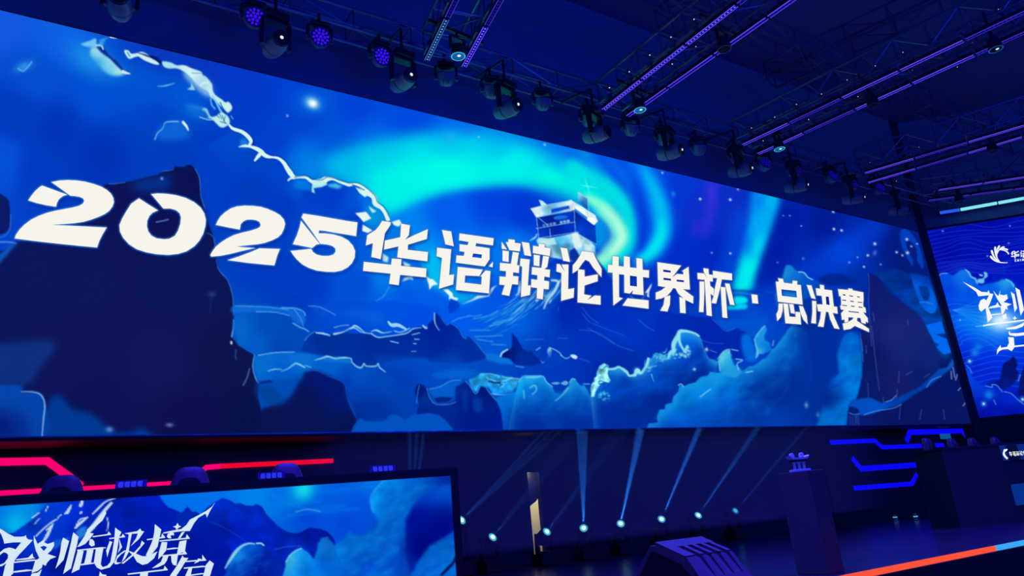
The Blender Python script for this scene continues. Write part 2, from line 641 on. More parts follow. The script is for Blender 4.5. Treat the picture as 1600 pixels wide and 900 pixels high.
# ------------------------------------------------------------------ the picture on the big LED wall
WHITE = (246, 244, 236)
TITLE = [  # lettering of the title line: rings per character (outer, holes...)
    ('2', [[Z(0, 250, 6, [(483, 207), (560, 192), (640, 188), (720, 192), (800, 204), (880, 225), (950, 250), (1000, 280), (1040, 315), (1062, 355), (1068, 395), (1055, 435), (1025, 475), (985, 505), (920, 535), (850, 560), (780, 580), (700, 592), (600, 600), (485, 607), (600, 613), (750, 620), (900, 628), (1000, 633), (960, 700), (930, 760), (910, 820), (780, 808), (600, 790), (400, 768), (250, 750), (138, 735), (150, 700), (185, 650), (230, 605), (290, 560), (360, 525), (440, 495), (520, 475), (600, 460), (680, 445), (740, 430), (775, 410), (790, 385), (780, 360), (745, 345), (700, 338), (660, 335)])],
           [Z(0, 250, 6, [(395, 240), (630, 325), (590, 338), (555, 365), (535, 400), (525, 438), (440, 425), (350, 405), (265, 378), (290, 340), (330, 290), (370, 255)])]]),
    ('0', [[Z(180, 280, 6, [(222, 180), (150, 230), (105, 300), (65, 370), (40, 430), (45, 490), (75, 550), (130, 610), (200, 655), (290, 685), (390, 703), (500, 710), (590, 700), (670, 675), (740, 630), (790, 575), (825, 510), (845, 440), (850, 380), (835, 320), (800, 265), (740, 215), (660, 175), (570, 150), (480, 137), (400, 133), (338, 140), (452, 275), (520, 275), (570, 290), (605, 320), (617, 360), (610, 420), (590, 480), (560, 530), (510, 558), (460, 563), (390, 555), (340, 530), (310, 490), (297, 440), (300, 390), (320, 345), (350, 315), (400, 292)])]]),
    ('2', [[Z(320, 300, 7.5, [(130, 385), (150, 340), (185, 285), (240, 235), (310, 190), (380, 168), (470, 160), (570, 163), (660, 175), (740, 200), (820, 235), (880, 270), (925, 320), (941, 375), (928, 430), (900, 490), (860, 530), (790, 565), (700, 597), (620, 612), (520, 622), (370, 638), (450, 648), (585, 657), (440, 690), (300, 725), (180, 748), (75, 757), (65, 740), (85, 700), (130, 640), (190, 590), (260, 545), (340, 505), (440, 475), (530, 455), (610, 430), (645, 410), (655, 385), (640, 350), (600, 330), (550, 322), (490, 325), (450, 345), (420, 380), (410, 440), (300, 420)])],
           [Z(320, 300, 7.5, [(640, 660), (880, 668), (850, 740), (815, 860), (700, 850), (500, 830), (270, 798), (400, 755), (560, 695)])]]),
    ('5', [[Z(440, 310, 6.921, [(210, 242), (412, 492), (375, 500), (345, 525), (330, 535), (122, 495), (165, 400), (195, 310)])],
           [Z(440, 310, 6.921, [(235, 165), (400, 190), (600, 225), (700, 243), (820, 260), (805, 408), (700, 390), (560, 368), (470, 352), (405, 345), (400, 377), (470, 378), (560, 390), (650, 415), (720, 455), (770, 510), (795, 570), (790, 640), (760, 700), (715, 745), (650, 780), (570, 795), (480, 793), (380, 780), (290, 750), (220, 710), (165, 660), (125, 610), (98, 568), (200, 558), (320, 545), (340, 580), (380, 608), (440, 622), (510, 622), (560, 608), (585, 575), (580, 540), (550, 515), (500, 500), (440, 493), (420, 492), (330, 360), (215, 205)])]]),
    ('hua', [[Z(555, 330, 6.923, [(290, 105), (385, 120), (380, 150), (320, 240), (275, 518), (175, 495), (192, 345), (115, 370), (130, 260), (220, 205), (265, 150)])],
             [Z(555, 330, 6.923, [(497, 135), (592, 152), (580, 258), (538, 308), (640, 258), (785, 195), (775, 300), (570, 362), (568, 418), (787, 442), (780, 542), (455, 500), (468, 380), (312, 415), (322, 318), (488, 282)])],
             [Z(555, 330, 6.923, [(397, 513), (500, 520), (495, 592), (770, 620), (765, 715), (485, 688), (470, 800), (368, 785), (383, 675), (85, 645), (93, 548), (388, 580)])]]),
    ('yu', [[Z(670, 345, 7.5, [(155, 108), (262, 125), (292, 298), (195, 275)])],
            [Z(670, 345, 7.5, [(98, 315), (262, 335), (238, 635), (295, 630), (285, 745), (120, 795), (155, 435), (92, 415)])],
            [Z(670, 345, 7.5, [(360, 148), (760, 205), (752, 288), (555, 262), (545, 298), (712, 322), (712, 450), (655, 535), (318, 490), (325, 405), (410, 412), (420, 365), (360, 355), (362, 275), (455, 285), (468, 248), (355, 228)]), Z(670, 345, 7.5, [(520, 382), (622, 395), (618, 440), (508, 425)])],
            [Z(670, 345, 7.5, [(750, 482), (748, 545), (705, 532)])],
            [Z(670, 345, 7.5, [(340, 540), (632, 572), (592, 648), (425, 640), (420, 725), (615, 748), (622, 655), (604, 652), (665, 582), (722, 590), (705, 850), (318, 810)])]]),
    ('bian', [[Z(770, 360, 7.5, [(105, 135), (165, 222), (105, 215)])],
              [Z(770, 360, 7.5, [(185, 103), (258, 112), (258, 145), (325, 155), (318, 245), (195, 230), (152, 138), (180, 138)])],
              [Z(770, 360, 7.5, [(115, 235), (187, 245), (185, 370), (115, 358)])],
              [Z(770, 360, 7.5, [(235, 252), (305, 262), (283, 405), (310, 412), (305, 500), (238, 490), (235, 535), (300, 540), (295, 635), (225, 630), (192, 768), (105, 750), (140, 640), (78, 635), (80, 540), (152, 545), (155, 478), (82, 470), (85, 380), (213, 392)])],
              [Z(770, 360, 7.5, [(340, 135), (425, 148), (450, 302), (372, 290)])],
              [Z(770, 360, 7.5, [(325, 330), (432, 342), (410, 645), (445, 645), (435, 755), (330, 780), (345, 425), (318, 415)])],
              [Z(770, 360, 7.5, [(540, 155), (608, 165), (605, 200), (675, 210), (668, 300), (470, 265), (472, 180), (538, 190)])],
              [Z(770, 360, 7.5, [(480, 285), (550, 295), (545, 420), (480, 410)])],
              [Z(770, 360, 7.5, [(590, 300), (658, 308), (638, 425), (605, 455), (670, 462), (665, 550), (605, 540), (600, 588), (658, 598), (655, 690), (595, 685), (585, 808), (515, 795), (520, 675), (450, 665), (452, 572), (522, 580), (522, 525), (455, 515), (460, 430), (570, 440)])]]),
    ('lun', [[Z(860, 370, 7.5, [(118, 125), (195, 138), (230, 295), (150, 280)])],
             [Z(860, 370, 7.5, [(75, 318), (112, 322), (170, 412), (132, 325), (212, 325), (207, 615), (278, 602), (272, 712), (126, 750), (130, 425), (70, 405)])],
             [Z(860, 370, 7.5, [(370, 168), (500, 185), (530, 250), (600, 375), (598, 472), (560, 430), (500, 360), (455, 290), (410, 268), (375, 310), (320, 390), (260, 428), (262, 335), (310, 280), (345, 225)])],
             [Z(860, 370, 7.5, [(325, 380), (400, 390), (400, 468), (555, 440), (555, 520), (400, 570), (395, 675), (480, 690), (430, 745), (520, 688), (588, 692), (588, 795), (318, 768)])]]),
    ('shi', [[Z(940, 390, 9, [(155, 92), (240, 100), (240, 232), (312, 240), (315, 92), (395, 105), (398, 250), (492, 260), (490, 120), (572, 130), (578, 285), (667, 292), (665, 395), (580, 385), (590, 640), (430, 622), (445, 568), (395, 618), (320, 605), (318, 352), (243, 345), (245, 670), (298, 685), (165, 785), (155, 325), (88, 318), (90, 210), (152, 218)]), Z(940, 390, 9, [(398, 365), (495, 378), (497, 520), (400, 508)])],
             [Z(940, 390, 9, [(365, 685), (660, 715), (660, 832), (295, 785)])]]),
    ('jie', [[Z(1010, 400, 9, [(155, 88), (490, 135), (362, 300), (432, 252), (520, 260), (520, 222), (500, 212), (592, 152), (612, 472), (515, 465), (660, 572), (657, 668), (545, 615), (510, 585), (450, 530), (410, 455), (375, 450), (345, 500), (290, 560), (215, 595), (132, 612), (132, 515), (205, 485), (270, 438), (165, 420)]),
              Z(1010, 400, 9, [(237, 190), (342, 205), (342, 235), (237, 222)]), Z(1010, 400, 9, [(240, 305), (347, 320), (345, 348), (240, 335)]), Z(1010, 400, 9, [(425, 332), (528, 342), (528, 370), (425, 358)])],
             [Z(1010, 400, 9, [(258, 575), (335, 555), (330, 680), (295, 780), (195, 768), (240, 690)])],
             [Z(1010, 400, 9, [(465, 575), (545, 605), (552, 805), (475, 797)])]]),
    ('bei', [[Z(1080, 410, 9, [(172, 82), (243, 92), (248, 168), (303, 178), (303, 270), (262, 264), (270, 330), (322, 375), (312, 470), (272, 440), (290, 755), (218, 742), (190, 245), (92, 235), (87, 148), (180, 155), (232, 232), (176, 130)])],
             [Z(1080, 410, 9, [(118, 268), (182, 270), (185, 400), (172, 700), (110, 695), (120, 500)])],
             [Z(1080, 410, 9, [(305, 118), (572, 158), (575, 250), (430, 238), (405, 370), (350, 578), (285, 570), (316, 470), (340, 330), (365, 222), (306, 215)])],
             [Z(1080, 410, 9, [(415, 345), (480, 352), (508, 782), (440, 772)])],
             [Z(1080, 410, 9, [(475, 295), (540, 302), (608, 600), (545, 592)])]]),
    ('dot', [[Z(1080, 410, 9, [(847, 450), (930, 458), (942, 580), (860, 572)])]]),
    ('zong', [[Z(1200, 420, 9, [(140, 132), (210, 142), (222, 195), (340, 212), (350, 165), (412, 175), (408, 222), (462, 230), (487, 503), (140, 462), (110, 182), (155, 180)]), Z(1200, 420, 9, [(188, 288), (398, 310), (408, 405), (195, 380)])],
              [Z(1200, 420, 9, [(150, 488), (208, 490), (205, 590), (180, 680), (130, 735), (118, 640), (145, 580)])],
              [Z(1200, 420, 9, [(217, 487), (280, 495), (300, 672), (388, 680), (385, 605), (452, 610), (465, 782), (245, 765)])],
              [Z(1200, 420, 9, [(297, 495), (358, 500), (378, 632), (322, 622)])],
              [Z(1200, 420, 9, [(437, 522), (490, 528), (545, 660), (557, 778), (500, 720), (460, 630)])]]),
    ('jue', [[Z(1260, 430, 9, [(5, 138), (70, 145), (130, 335), (68, 320)])],
             [Z(1260, 430, 9, [(80, 360), (138, 365), (135, 680), (68, 672), (85, 520)])],
             [Z(1260, 430, 9, [(190, 135), (245, 142), (250, 200), (360, 215), (385, 440), (430, 445), (440, 540), (368, 530), (400, 610), (465, 758), (392, 745), (335, 620), (310, 520), (275, 510), (240, 728), (162, 718), (195, 610), (205, 512), (165, 505), (148, 410), (230, 412), (215, 290), (145, 282), (132, 185), (195, 190)]), Z(1260, 430, 9, [(272, 298), (315, 302), (328, 420), (280, 412)])]]),
    ('sai', [[Z(1260, 430, 9, [(445, 195), (590, 208), (590, 186), (645, 192), (650, 212), (800, 242), (803, 345), (798, 400), (800, 440), (830, 462), (838, 528), (795, 520), (862, 605), (865, 668), (835, 650), (832, 685), (775, 665), (760, 600), (715, 598), (710, 640), (880, 755), (880, 800), (680, 712), (620, 755), (525, 770), (510, 680), (580, 665), (650, 620), (665, 595), (588, 590), (590, 655), (540, 665), (535, 620), (500, 630), (488, 535), (530, 490), (485, 480), (475, 430), (490, 425), (488, 345), (482, 295), (460, 295)]),
              *[Z(1260, 430, 9, q) for q in ([(510, 266), (550, 272), (552, 290), (512, 284)], [(602, 282), (655, 290), (657, 304), (605, 296)], [(712, 296), (750, 302), (752, 316), (714, 310)], [(500, 342), (558, 348), (560, 362), (502, 356)], [(615, 358), (668, 365), (668, 379), (617, 372)], [(722, 372), (788, 380), (788, 391), (722, 384)], [(502, 415), (570, 424), (572, 436), (502, 428)], [(627, 428), (680, 434), (680, 446), (628, 442)], [(732, 440), (788, 448), (788, 461), (732, 454)], [(592, 502), (735, 518), (738, 532), (594, 516)])]]]),
]


def paint_main():
    c = Canvas(-260, -60, 1560, 720, 1.25)
    c.base([
        (-200, 0, (10, 80, 215)), (0, 30, (20, 88, 222)), (100, 60, (14, 96, 228)), (60, 120, (5, 78, 208)), (150, 150, (0, 80, 210)), (-100, 250, (0, 60, 190)),
        (20, 180, (0, 58, 188)), (90, 200, (0, 52, 182)), (0, 250, (6, 82, 218)), (60, 260, (0, 58, 190)), (160, 240, (0, 50, 180)), (250, 190, (0, 66, 195)), (230, 130, (0, 85, 210)), (290, 150, (0, 88, 212)),
        (270, 240, (0, 60, 190)), (330, 240, (0, 62, 192)), (330, 300, (0, 60, 190)), (400, 300, (0, 58, 190)), (250, 84, (10, 55, 190)), (320, 95, (8, 52, 190)), (390, 130, (2, 55, 198)), (370, 170, (0, 58, 200)),
        (440, 130, (0, 62, 208)), (480, 180, (0, 62, 205)), (430, 215, (0, 64, 205)), (560, 170, (0, 66, 215)), (640, 180, (0, 72, 225)), (520, 220, (0, 85, 218)), (480, 250, (0, 118, 228)), (580, 215, (0, 100, 228)), (720, 205, (0, 105, 238)), (780, 215, (0, 130, 238)),
        (880, 232, (0, 110, 235)), (960, 255, (0, 70, 225)), (1010, 300, (0, 90, 230)), (1060, 300, (0, 55, 210)), (1090, 320, (15, 45, 200)), (1140, 330, (10, 45, 195)), (1070, 390, (0, 45, 200)), (1120, 400, (0, 40, 190)),
        (700, 345, (0, 85, 235)), (760, 330, (0, 70, 225)), (800, 340, (0, 60, 215)), (660, 350, (0, 105, 240)), (720, 370, (0, 100, 240)), (690, 420, (0, 165, 240)), (640, 400, (0, 150, 235)),
        (760, 400, (0, 120, 240)), (420, 420, (0, 60, 192)), (480, 440, (0, 60, 195)), (560, 440, (0, 78, 215)), (450, 470, (0, 58, 190)), (600, 470, (0, 82, 225)), (660, 490, (0, 78, 228)), (720, 500, (0, 90, 235)), (780, 470, (0, 85, 230)), (540, 480, (0, 75, 212)), (760, 530, (0, 92, 225)), (800, 500, (0, 95, 228)),
        (1230, 345, (0, 35, 170)), (1290, 350, (0, 28, 150)), (1220, 400, (0, 38, 170)), (1270, 420, (0, 42, 180)), (1320, 395, (0, 60, 205)), (1360, 365, (2, 36, 165)), (1400, 380, (2, 28, 130)), (1420, 420, (4, 26, 120)), (1300, 440, (0, 55, 190)), (1340, 440, (0, 42, 160)),
        (1200, 470, (0, 60, 200)), (1180, 500, (0, 78, 205)), (1150, 490, (0, 70, 200)), (1290, 520, (0, 48, 165)), (1300, 580, (0, 48, 160)), (1250, 600, (0, 60, 172)),
        (430, 530, (0, 82, 192)), (400, 510, (0, 78, 188)), (480, 600, (0, 62, 178)), (560, 620, (0, 55, 165)), (620, 610, (0, 60, 180)), (640, 640, (0, 62, 175)), (680, 580, (0, 72, 195)), (760, 575, (0, 70, 190)), (900, 560, (0, 48, 172)), (960, 560, (0, 44, 165)), (840, 575, (0, 60, 180)),
        (900, 640, (0, 62, 172)), (1000, 640, (0, 52, 165)), (1430, 560, (10, 30, 110)), (1500, 600, (6, 20, 95)), (1520, 500, (8, 26, 110))], p=1.7, soft=7)
    # --- aurora
    c.fill(smooth([(470, 262), (540, 232), (620, 214), (700, 206), (790, 216), (870, 244), (930, 280), (960, 310), (960, 345), (925, 330), (870, 300), (820, 292), (770, 291), (700, 299), (650, 316), (615, 336), (590, 322), (560, 292), (515, 278)], 5, True),
           [(480, 262, (0, 130, 232)), (540, 258, (0, 175, 235)), (600, 240, (0, 190, 235)), (620, 290, (0, 238, 232)), (700, 225, (0, 190, 238)), (700, 270, (0, 246, 232)), (800, 260, (0, 236, 236)), (780, 225, (0, 190, 240)), (860, 280, (0, 246, 225)), (920, 300, (0, 235, 228)), (870, 250, (0, 190, 240))], soft=9)
    c.spot(690, 272, 80, 26, (0, 255, 232), .75)
    c.spot(610, 300, 36, 26, (0, 240, 232), .6)
    c.fill(smooth([(612, 345), (650, 322), (700, 304), (770, 295), (830, 299), (860, 330), (830, 400), (700, 420), (640, 390)], 5, True),
           [(630, 345, (0, 130, 242)), (700, 330, (0, 92, 235)), (770, 315, (0, 66, 222)), (820, 330, (0, 58, 212)), (720, 390, (0, 110, 240)), (660, 400, (0, 150, 240)), (800, 390, (0, 120, 240))], soft=6)
    c.stroke([(940, 255), (990, 290), (1005, 330), (1000, 380), (960, 420)], [26, 22, 24, 20], (0, 80, 232), .7, 6)
    c.stroke([(895, 262), (940, 285), (972, 318), (982, 352), (980, 385), (952, 412), (938, 420)], [24, 26, 26, 24, 26], (0, 228, 228), .95, 5)
    c.stroke([(918, 308), (945, 326), (962, 346), (972, 370), (958, 393), (936, 408)], [10, 17, 20, 20, 18, 18], (150, 255, 210), .9, 3.5)
    c.stroke([(945, 330), (962, 350), (970, 372), (955, 392)], [6, 10, 12, 8], (205, 255, 226), .8, 3)
    c.stroke([(935, 330), (955, 350), (960, 372), (945, 392)], [10, 14, 12], (120, 245, 222), .8, 4)
    c.fill(smooth([(920, 335), (945, 352), (950, 370), (935, 388), (925, 380)], 4, True), (0, 150, 230), .85, soft=3)
    c.stroke([(985, 235), (1008, 275), (1026, 320), (1032, 355), (1022, 388), (995, 412)], [20, 34, 40, 40, 34, 22], (0, 118, 244), .9, 7)
    c.stroke([(1005, 262), (1026, 305), (1034, 340), (1034, 366), (1020, 392), (1000, 406)], [8, 16, 22, 24, 22, 14], (0, 196, 242), .9, 5)
    c.stroke([(1034, 345), (1032, 370), (1018, 392), (1004, 403)], [6, 12, 14, 10], (0, 240, 236), .85, 4)
    c.stroke([(945, 240), (975, 275), (992, 310)], [10, 14, 8], (0, 120, 240), .6, 5)
    c.stroke([(905, 225), (925, 255), (945, 275)], [12, 18, 12], (0, 170, 240), .6, 6)
    c.fill([(985, 262), (1005, 300), (1016, 350), (1006, 390), (995, 398), (1001, 350), (990, 300)], (0, 40, 205), .6, soft=5)
    c.fill([(1104, 280), (1122, 285), (1116, 330), (1104, 370), (1094, 372), (1106, 330)], (68, 48, 228), .75, soft=5)
    c.fill([(1085, 345), (1100, 340), (1095, 365), (1078, 372)], (60, 40, 215), .6, soft=4)
    c.fill(smooth([(1176, 296), (1205, 300), (1220, 312), (1210, 350), (1193, 395), (1181, 430), (1173, 453), (1146, 453), (1151, 420), (1159, 385), (1170, 340)], 4, True),
           [(1185, 310, (0, 130, 240)), (1205, 312, (0, 180, 245)), (1195, 345, (0, 170, 245)), (1165, 380, (0, 130, 240)), (1186, 385, (0, 215, 240)), (1170, 420, (0, 240, 236)), (1162, 450, (0, 235, 235))], soft=4)
    c.fill([(1150, 330), (1175, 320), (1155, 400), (1140, 452), (1118, 452)], (0, 90, 235), .6, soft=9)
    c.fill([(1222, 312), (1260, 325), (1215, 440), (1180, 452), (1195, 400)], (0, 28, 165), .8, soft=7)
    c.stroke([(1250, 430), (1310, 400), (1350, 370), (1370, 350)], [20, 40, 30], (0, 72, 225), .55, 10)
    c.fill(smooth([(1147, 464), (1165, 464), (1167, 473), (1148, 476)], 3, True), (0, 225, 235), soft=1.5)
    c.fill(smooth([(1146, 476), (1166, 475), (1164, 483), (1130, 483)], 3, True), (0, 205, 235), soft=1.5)
    c.stroke([(1080, 454), (1150, 454), (1200, 458)], 3, (0, 50, 160), .7, 1)
    c.stroke([(1104, 460), (1150, 458), (1180, 461)], 1.2, (40, 150, 235), .6, .5)
    # --- light of the star, small glows
    c.spot(488, 160, 22, 16, (0, 120, 235), .55)
    c.spot(488, 161, 8, 6, (170, 235, 240), .95, .5)
    c.spot(489, 162, 4, 3.4, (255, 255, 245), 1, .5)
    c.spot(37, 104, 10, 5, (60, 170, 235), .7, -.4)
    c.stroke([(28, 107), (36, 111), (44, 104), (50, 96)], 1.6, (120, 210, 245), .8, .6)
    c.spot(704, 214, 6, 6, (40, 170, 245), .6)
    c.spot(731, 205, 5, 4, (30, 120, 235), .6)
    # --- shaded upper-left cloud below the bright rim
    rim = [(391, 222), (391, 229), (408, 236), (412, 242), (433, 248), (446, 260), (452, 272), (460, 279), (478, 278), (488, 285), (505, 284), (514, 281), (527, 284), (545, 290), (558, 289), (571, 298), (584, 309), (589, 320), (599, 328), (606, 340), (610, 348)]
    c.fill(rim + [(640, 365), (668, 440), (695, 455), (716, 472), (700, 482), (620, 470), (500, 470), (380, 440), (330, 330), (300, 240), (370, 200)],
           [(400, 250, (0, 66, 198)), (430, 275, (0, 66, 200)), (470, 292, (0, 88, 212)), (480, 300, (0, 60, 196)), (520, 305, (0, 60, 200)), (560, 310, (0, 80, 212)), (575, 325, (0, 105, 225)), (440, 320, (0, 56, 190)), (400, 300, (0, 58, 188)), (560, 340, (0, 60, 200)), (590, 345, (0, 130, 225)), (330, 260, (0, 62, 195)), (360, 230, (0, 72, 202)),
            (600, 430, (0, 120, 232)), (650, 440, (0, 105, 232)), (560, 440, (0, 78, 215)), (480, 440, (0, 60, 195)), (420, 420, (0, 60, 192)), (690, 475, (0, 90, 235)), (620, 380, (0, 120, 230)), (560, 390, (0, 90, 220)), (640, 460, (0, 88, 228))], soft=1.5)
    c.fill([(380, 214), (392, 226), (384, 230), (374, 229), (376, 220)], (30, 150, 225), .7, soft=2.5)
    c.fill([(462, 281), (478, 280), (486, 288), (488, 298), (470, 296), (458, 292)], (0, 125, 232), .8, soft=2)
    c.fill([(512, 288), (524, 286), (536, 291), (528, 295), (514, 292)], (70, 200, 235), .9, soft=1.5)
    c.fill([(560, 298), (580, 310), (586, 325), (575, 330), (560, 310)], (0, 118, 228), .75, soft=4)
    c.fill(smooth([(576, 322), (592, 324), (598, 340), (580, 352), (568, 345)], 4, True), (0, 150, 220), .8, soft=3)
    # left bright cloud piece
    c.fill(smooth([(112, 60), (150, 70), (175, 92), (203, 115), (180, 124), (140, 118), (112, 95)], 5, True), (10, 130, 228), .7, soft=12)
    c.fill(smooth([(142, 76), (148, 73), (160, 82), (176, 92), (181, 100), (195, 113), (188, 118), (172, 117), (158, 107), (148, 96), (141, 86)], 4, True),
           [(150, 80, (190, 235, 235)), (170, 95, (150, 220, 235)), (150, 100, (60, 170, 230)), (185, 112, (180, 230, 230)), (172, 114, (110, 205, 235))], soft=2.2)
    c.fill(smooth([(126, 69), (140, 64), (150, 60), (151, 70), (158, 68), (160, 75), (146, 74), (136, 73)], 3, True), (130, 210, 240), .9, soft=1)
    c.fill([(150, 72), (158, 73), (166, 80), (170, 85), (182, 95), (195, 111), (192, 112), (180, 100), (172, 92), (158, 82)], (0, 25, 120), .85, soft=.8)
    c.stroke([(150, 71), (158, 71), (161, 77)], 1.8, (190, 235, 240))
    c.stroke([(172, 58), (182, 58), (176, 56)], [2, 4, 1], (215, 240, 250))
    c.fill([(155, 62), (172, 57), (165, 62), (160, 72), (155, 70)], (60, 160, 230), .8, soft=1)
    c.stroke([(192, 112), (197, 114), (203, 115)], [5, 4, 1.5], (200, 235, 240))
    c.spot(140, 94, 20, 12, (40, 160, 235), .5, .6)
    # middle pieces
    c.fill(smooth([(194, 79), (201, 79), (205, 84), (214, 83), (222, 81), (232, 86), (236, 91), (247, 97), (248, 101), (240, 100), (225, 94), (215, 88), (203, 92), (198, 88)], 3, True), (205, 240, 238), soft=.6)
    c.stroke([(216, 83), (224, 85), (232, 88), (240, 90), (250, 98)], [1, 2.5, 3, 3, 3], (0, 20, 100), .85, .6)
    c.stroke([(199, 82), (203, 88)], 1.6, (0, 110, 210), .9, .4)
    c.stroke([(236, 88), (246, 91), (252, 99)], 2.6, (0, 18, 95), .8, .6)
    c.fill(smooth([(287, 111), (310, 118), (326, 127), (332, 142), (330, 152), (318, 148), (300, 132), (290, 122)], 4, True), (150, 205, 232), .8, soft=3)
    c.fill(smooth([(253, 97), (258, 96), (268, 98), (276, 102), (288, 102), (300, 107), (314, 112), (317, 117), (322, 120), (331, 131), (332, 140), (336, 148), (346, 155), (352, 160), (357, 159), (362, 165), (362, 171), (356, 176), (351, 172), (342, 163), (335, 156), (329, 152), (325, 143), (316, 138), (308, 132), (299, 122), (289, 113), (277, 107), (264, 107), (256, 104)], 3, True),
           [(258, 100, (165, 225, 240)), (300, 110, (210, 242, 240)), (316, 130, (170, 215, 235)), (330, 140, (195, 235, 240)), (340, 158, (190, 235, 238)), (358, 168, (205, 240, 238))], soft=.7)
    c.stroke([(300, 114), (315, 115), (318, 119)], 1.2, (60, 130, 190), .8, .4)
    c.stroke([(313, 134), (318, 130), (324, 129)], [2, 3], (220, 240, 240), .9, .6)
    c.stroke([(332, 150), (338, 160), (344, 172), (350, 180)], 3, (120, 215, 235), .9, .5)
    c.stroke([(329, 155), (331, 164), (336, 170)], 2.5, (110, 205, 230), .8, .6)
    c.stroke([(344, 160), (349, 170), (355, 178)], 1.4, (0, 60, 150), .9, .4)
    c.fill(smooth([(316, 170), (323, 170), (329, 182), (338, 181), (344, 176), (351, 178), (357, 183), (359, 192), (352, 198), (345, 199), (338, 193), (331, 186), (324, 184), (320, 178)], 3, True), (190, 235, 232), soft=.8)
    c.fill([(318, 172), (321, 174), (327, 183), (322, 184), (316, 180)], (0, 70, 180), .85, soft=.8)
    for a, b in (((336, 178), (343, 184)), ((341, 174), (347, 186)), ((347, 180), (352, 192)), ((352, 182), (349, 190)), ((344, 190), (354, 193))):
        c.stroke([a, b], 1.2, (0, 75, 150), .8, .4, sm=False)
    c.stroke([(290, 165), (310, 168), (320, 172)], [1, 3, 4], (50, 165, 235), .7, 2)
    c.fill(smooth([(290, 166), (315, 170), (325, 185), (300, 182)], 3, True), (20, 130, 225), .55, soft=4)
    c.stroke([(312, 183), (325, 187), (334, 187)], 1.6, (150, 220, 240), .9, .4)
    c.stroke([(361, 181), (364, 186)], 1.5, (140, 215, 240), .8, .5)
    c.stroke([(246, 135), (258, 134), (273, 130)], [1, 2.2, 1], (130, 215, 245), .85, .6)
    c.fill([(292, 140), (298, 136), (299, 130), (303, 136), (305, 141)], (150, 220, 240), .9, soft=.6)
    c.fill(smooth([(243, 215), (248, 204), (258, 192), (278, 189), (290, 194), (295, 205), (294, 216), (262, 219)], 4, True), (20, 125, 228), .6, soft=4)
    c.stroke([(242, 218), (246, 208), (254, 201), (258, 192), (268, 190), (279, 190)], [1.5, 1.5, 1, 1.8, 1.8], (140, 215, 245), .9, .5)
    c.stroke([(286, 191), (291, 197), (294, 203)], [4.5, 4, 2.5], (205, 240, 245), 1, .4)
    # long bright rim
    W1 = (214, 246, 243)
    c.stroke([(362, 200), (372, 203), (384, 208), (393, 216), (396, 224), (393, 231), (412, 239), (420, 243), (436, 246), (447, 254), (452, 263), (459, 273)], 3, (0, 30, 130), .6, 1.2)
    c.stroke([(358, 195), (364, 201), (378, 206), (388, 214), (392, 221), (389, 228)], [3, 5, 5.5, 6, 6, 3], W1, 1, .3)
    c.stroke([(373, 230), (381, 228), (391, 229), (402, 233), (408, 237), (413, 242), (420, 245), (434, 247), (443, 254), (448, 262), (454, 271), (459, 277)], [1, 4, 4, 6, 7, 6, 3, 4, 5.5, 6.5, 8, 6], W1, 1, .3)
    c.stroke([(407, 240), (402, 246), (398, 251)], [6, 5, 2.5], W1, 1, .3)
    c.stroke([(450, 282), (456, 278), (468, 277), (478, 277.5), (486, 283), (493, 285), (503, 284), (510, 280), (520, 279.5), (530, 284), (545, 289)], [2, 4, 3.2, 4, 5, 10, 10, 5, 3, 4, 5], W1, 1, .3)
    c.fill([(488, 282), (506, 283), (512, 288), (503, 292), (490, 294), (492, 302), (487, 300)], (180, 240, 240), .95, soft=.7)
    c.stroke([(545, 289), (556, 288), (566, 293), (574, 300), (584, 308), (587, 318), (596, 325), (602, 333), (606, 343)], [4.5, 4, 7, 9, 8, 9, 5.5, 6, 6], W1, 1, .3)
    c.fill([(555, 292), (568, 298), (578, 304), (570, 308), (562, 302)], W1, 1, soft=.6)
    c.stroke([(551, 289), (560, 292), (569, 297)], 1.3, (0, 70, 150), .9, .3)
    c.stroke([(460, 277), (478, 274.5), (490, 280), (503, 281), (513, 276.5), (530, 281), (546, 286), (558, 285.5), (572, 293), (586, 306), (590, 316), (600, 323), (608, 338)], 1.4, (0, 60, 120), .7, .5)
    c.fill([(555, 333), (572, 331), (580, 341), (568, 347), (563, 341)], (225, 247, 243), soft=.5)
    c.fill([(576, 322), (588, 330), (582, 333), (578, 327)], (200, 240, 240), .9, soft=.6)
    c.fill([(567, 351), (582, 360), (575, 364), (566, 361)], (225, 247, 243), soft=.5)
    c.fill([(612, 347), (624, 343), (628, 350), (622, 354), (616, 352)], (220, 248, 240), soft=.5)
    # round the hua / yu characters
    c.fill(smooth([(668, 395), (690, 400), (694, 440), (720, 460), (760, 455), (735, 470), (716, 474), (700, 462), (668, 440)], 3, True), (0, 196, 242), .75, soft=4)
    c.fill([(597, 395), (607, 402), (606, 410), (598, 408)], (205, 235, 235), .9, soft=.8)
    c.fill([(629, 408), (642, 414), (634, 420)], (205, 235, 235), .9, soft=.8)
    c.fill([(632, 434), (644, 430), (646, 438), (640, 436), (628, 440)], (190, 225, 230), .9, soft=.8)
    c.fill([(665, 430), (672, 436), (676, 436), (684, 444), (676, 446), (671, 453), (670, 444)], (228, 248, 244), soft=.5)
    c.fill([(692, 452), (700, 452), (707, 458), (708, 464), (716, 466), (714, 470), (704, 466), (701, 469), (702, 462)], (225, 247, 244), soft=.5)
    c.fill([(720, 476), (738, 468), (746, 462), (762, 462), (768, 450), (777, 445), (772, 450), (764, 463), (748, 466), (735, 471)], (205, 240, 243), .95, soft=.6)
    c.fill([(700, 478), (704, 468), (714, 470), (719, 477), (712, 486), (702, 490)], (0, 52, 195), .8, soft=1)
    c.stroke([(588, 470), (600, 462), (608, 448)], 1.4, (70, 170, 240), .7, .6)
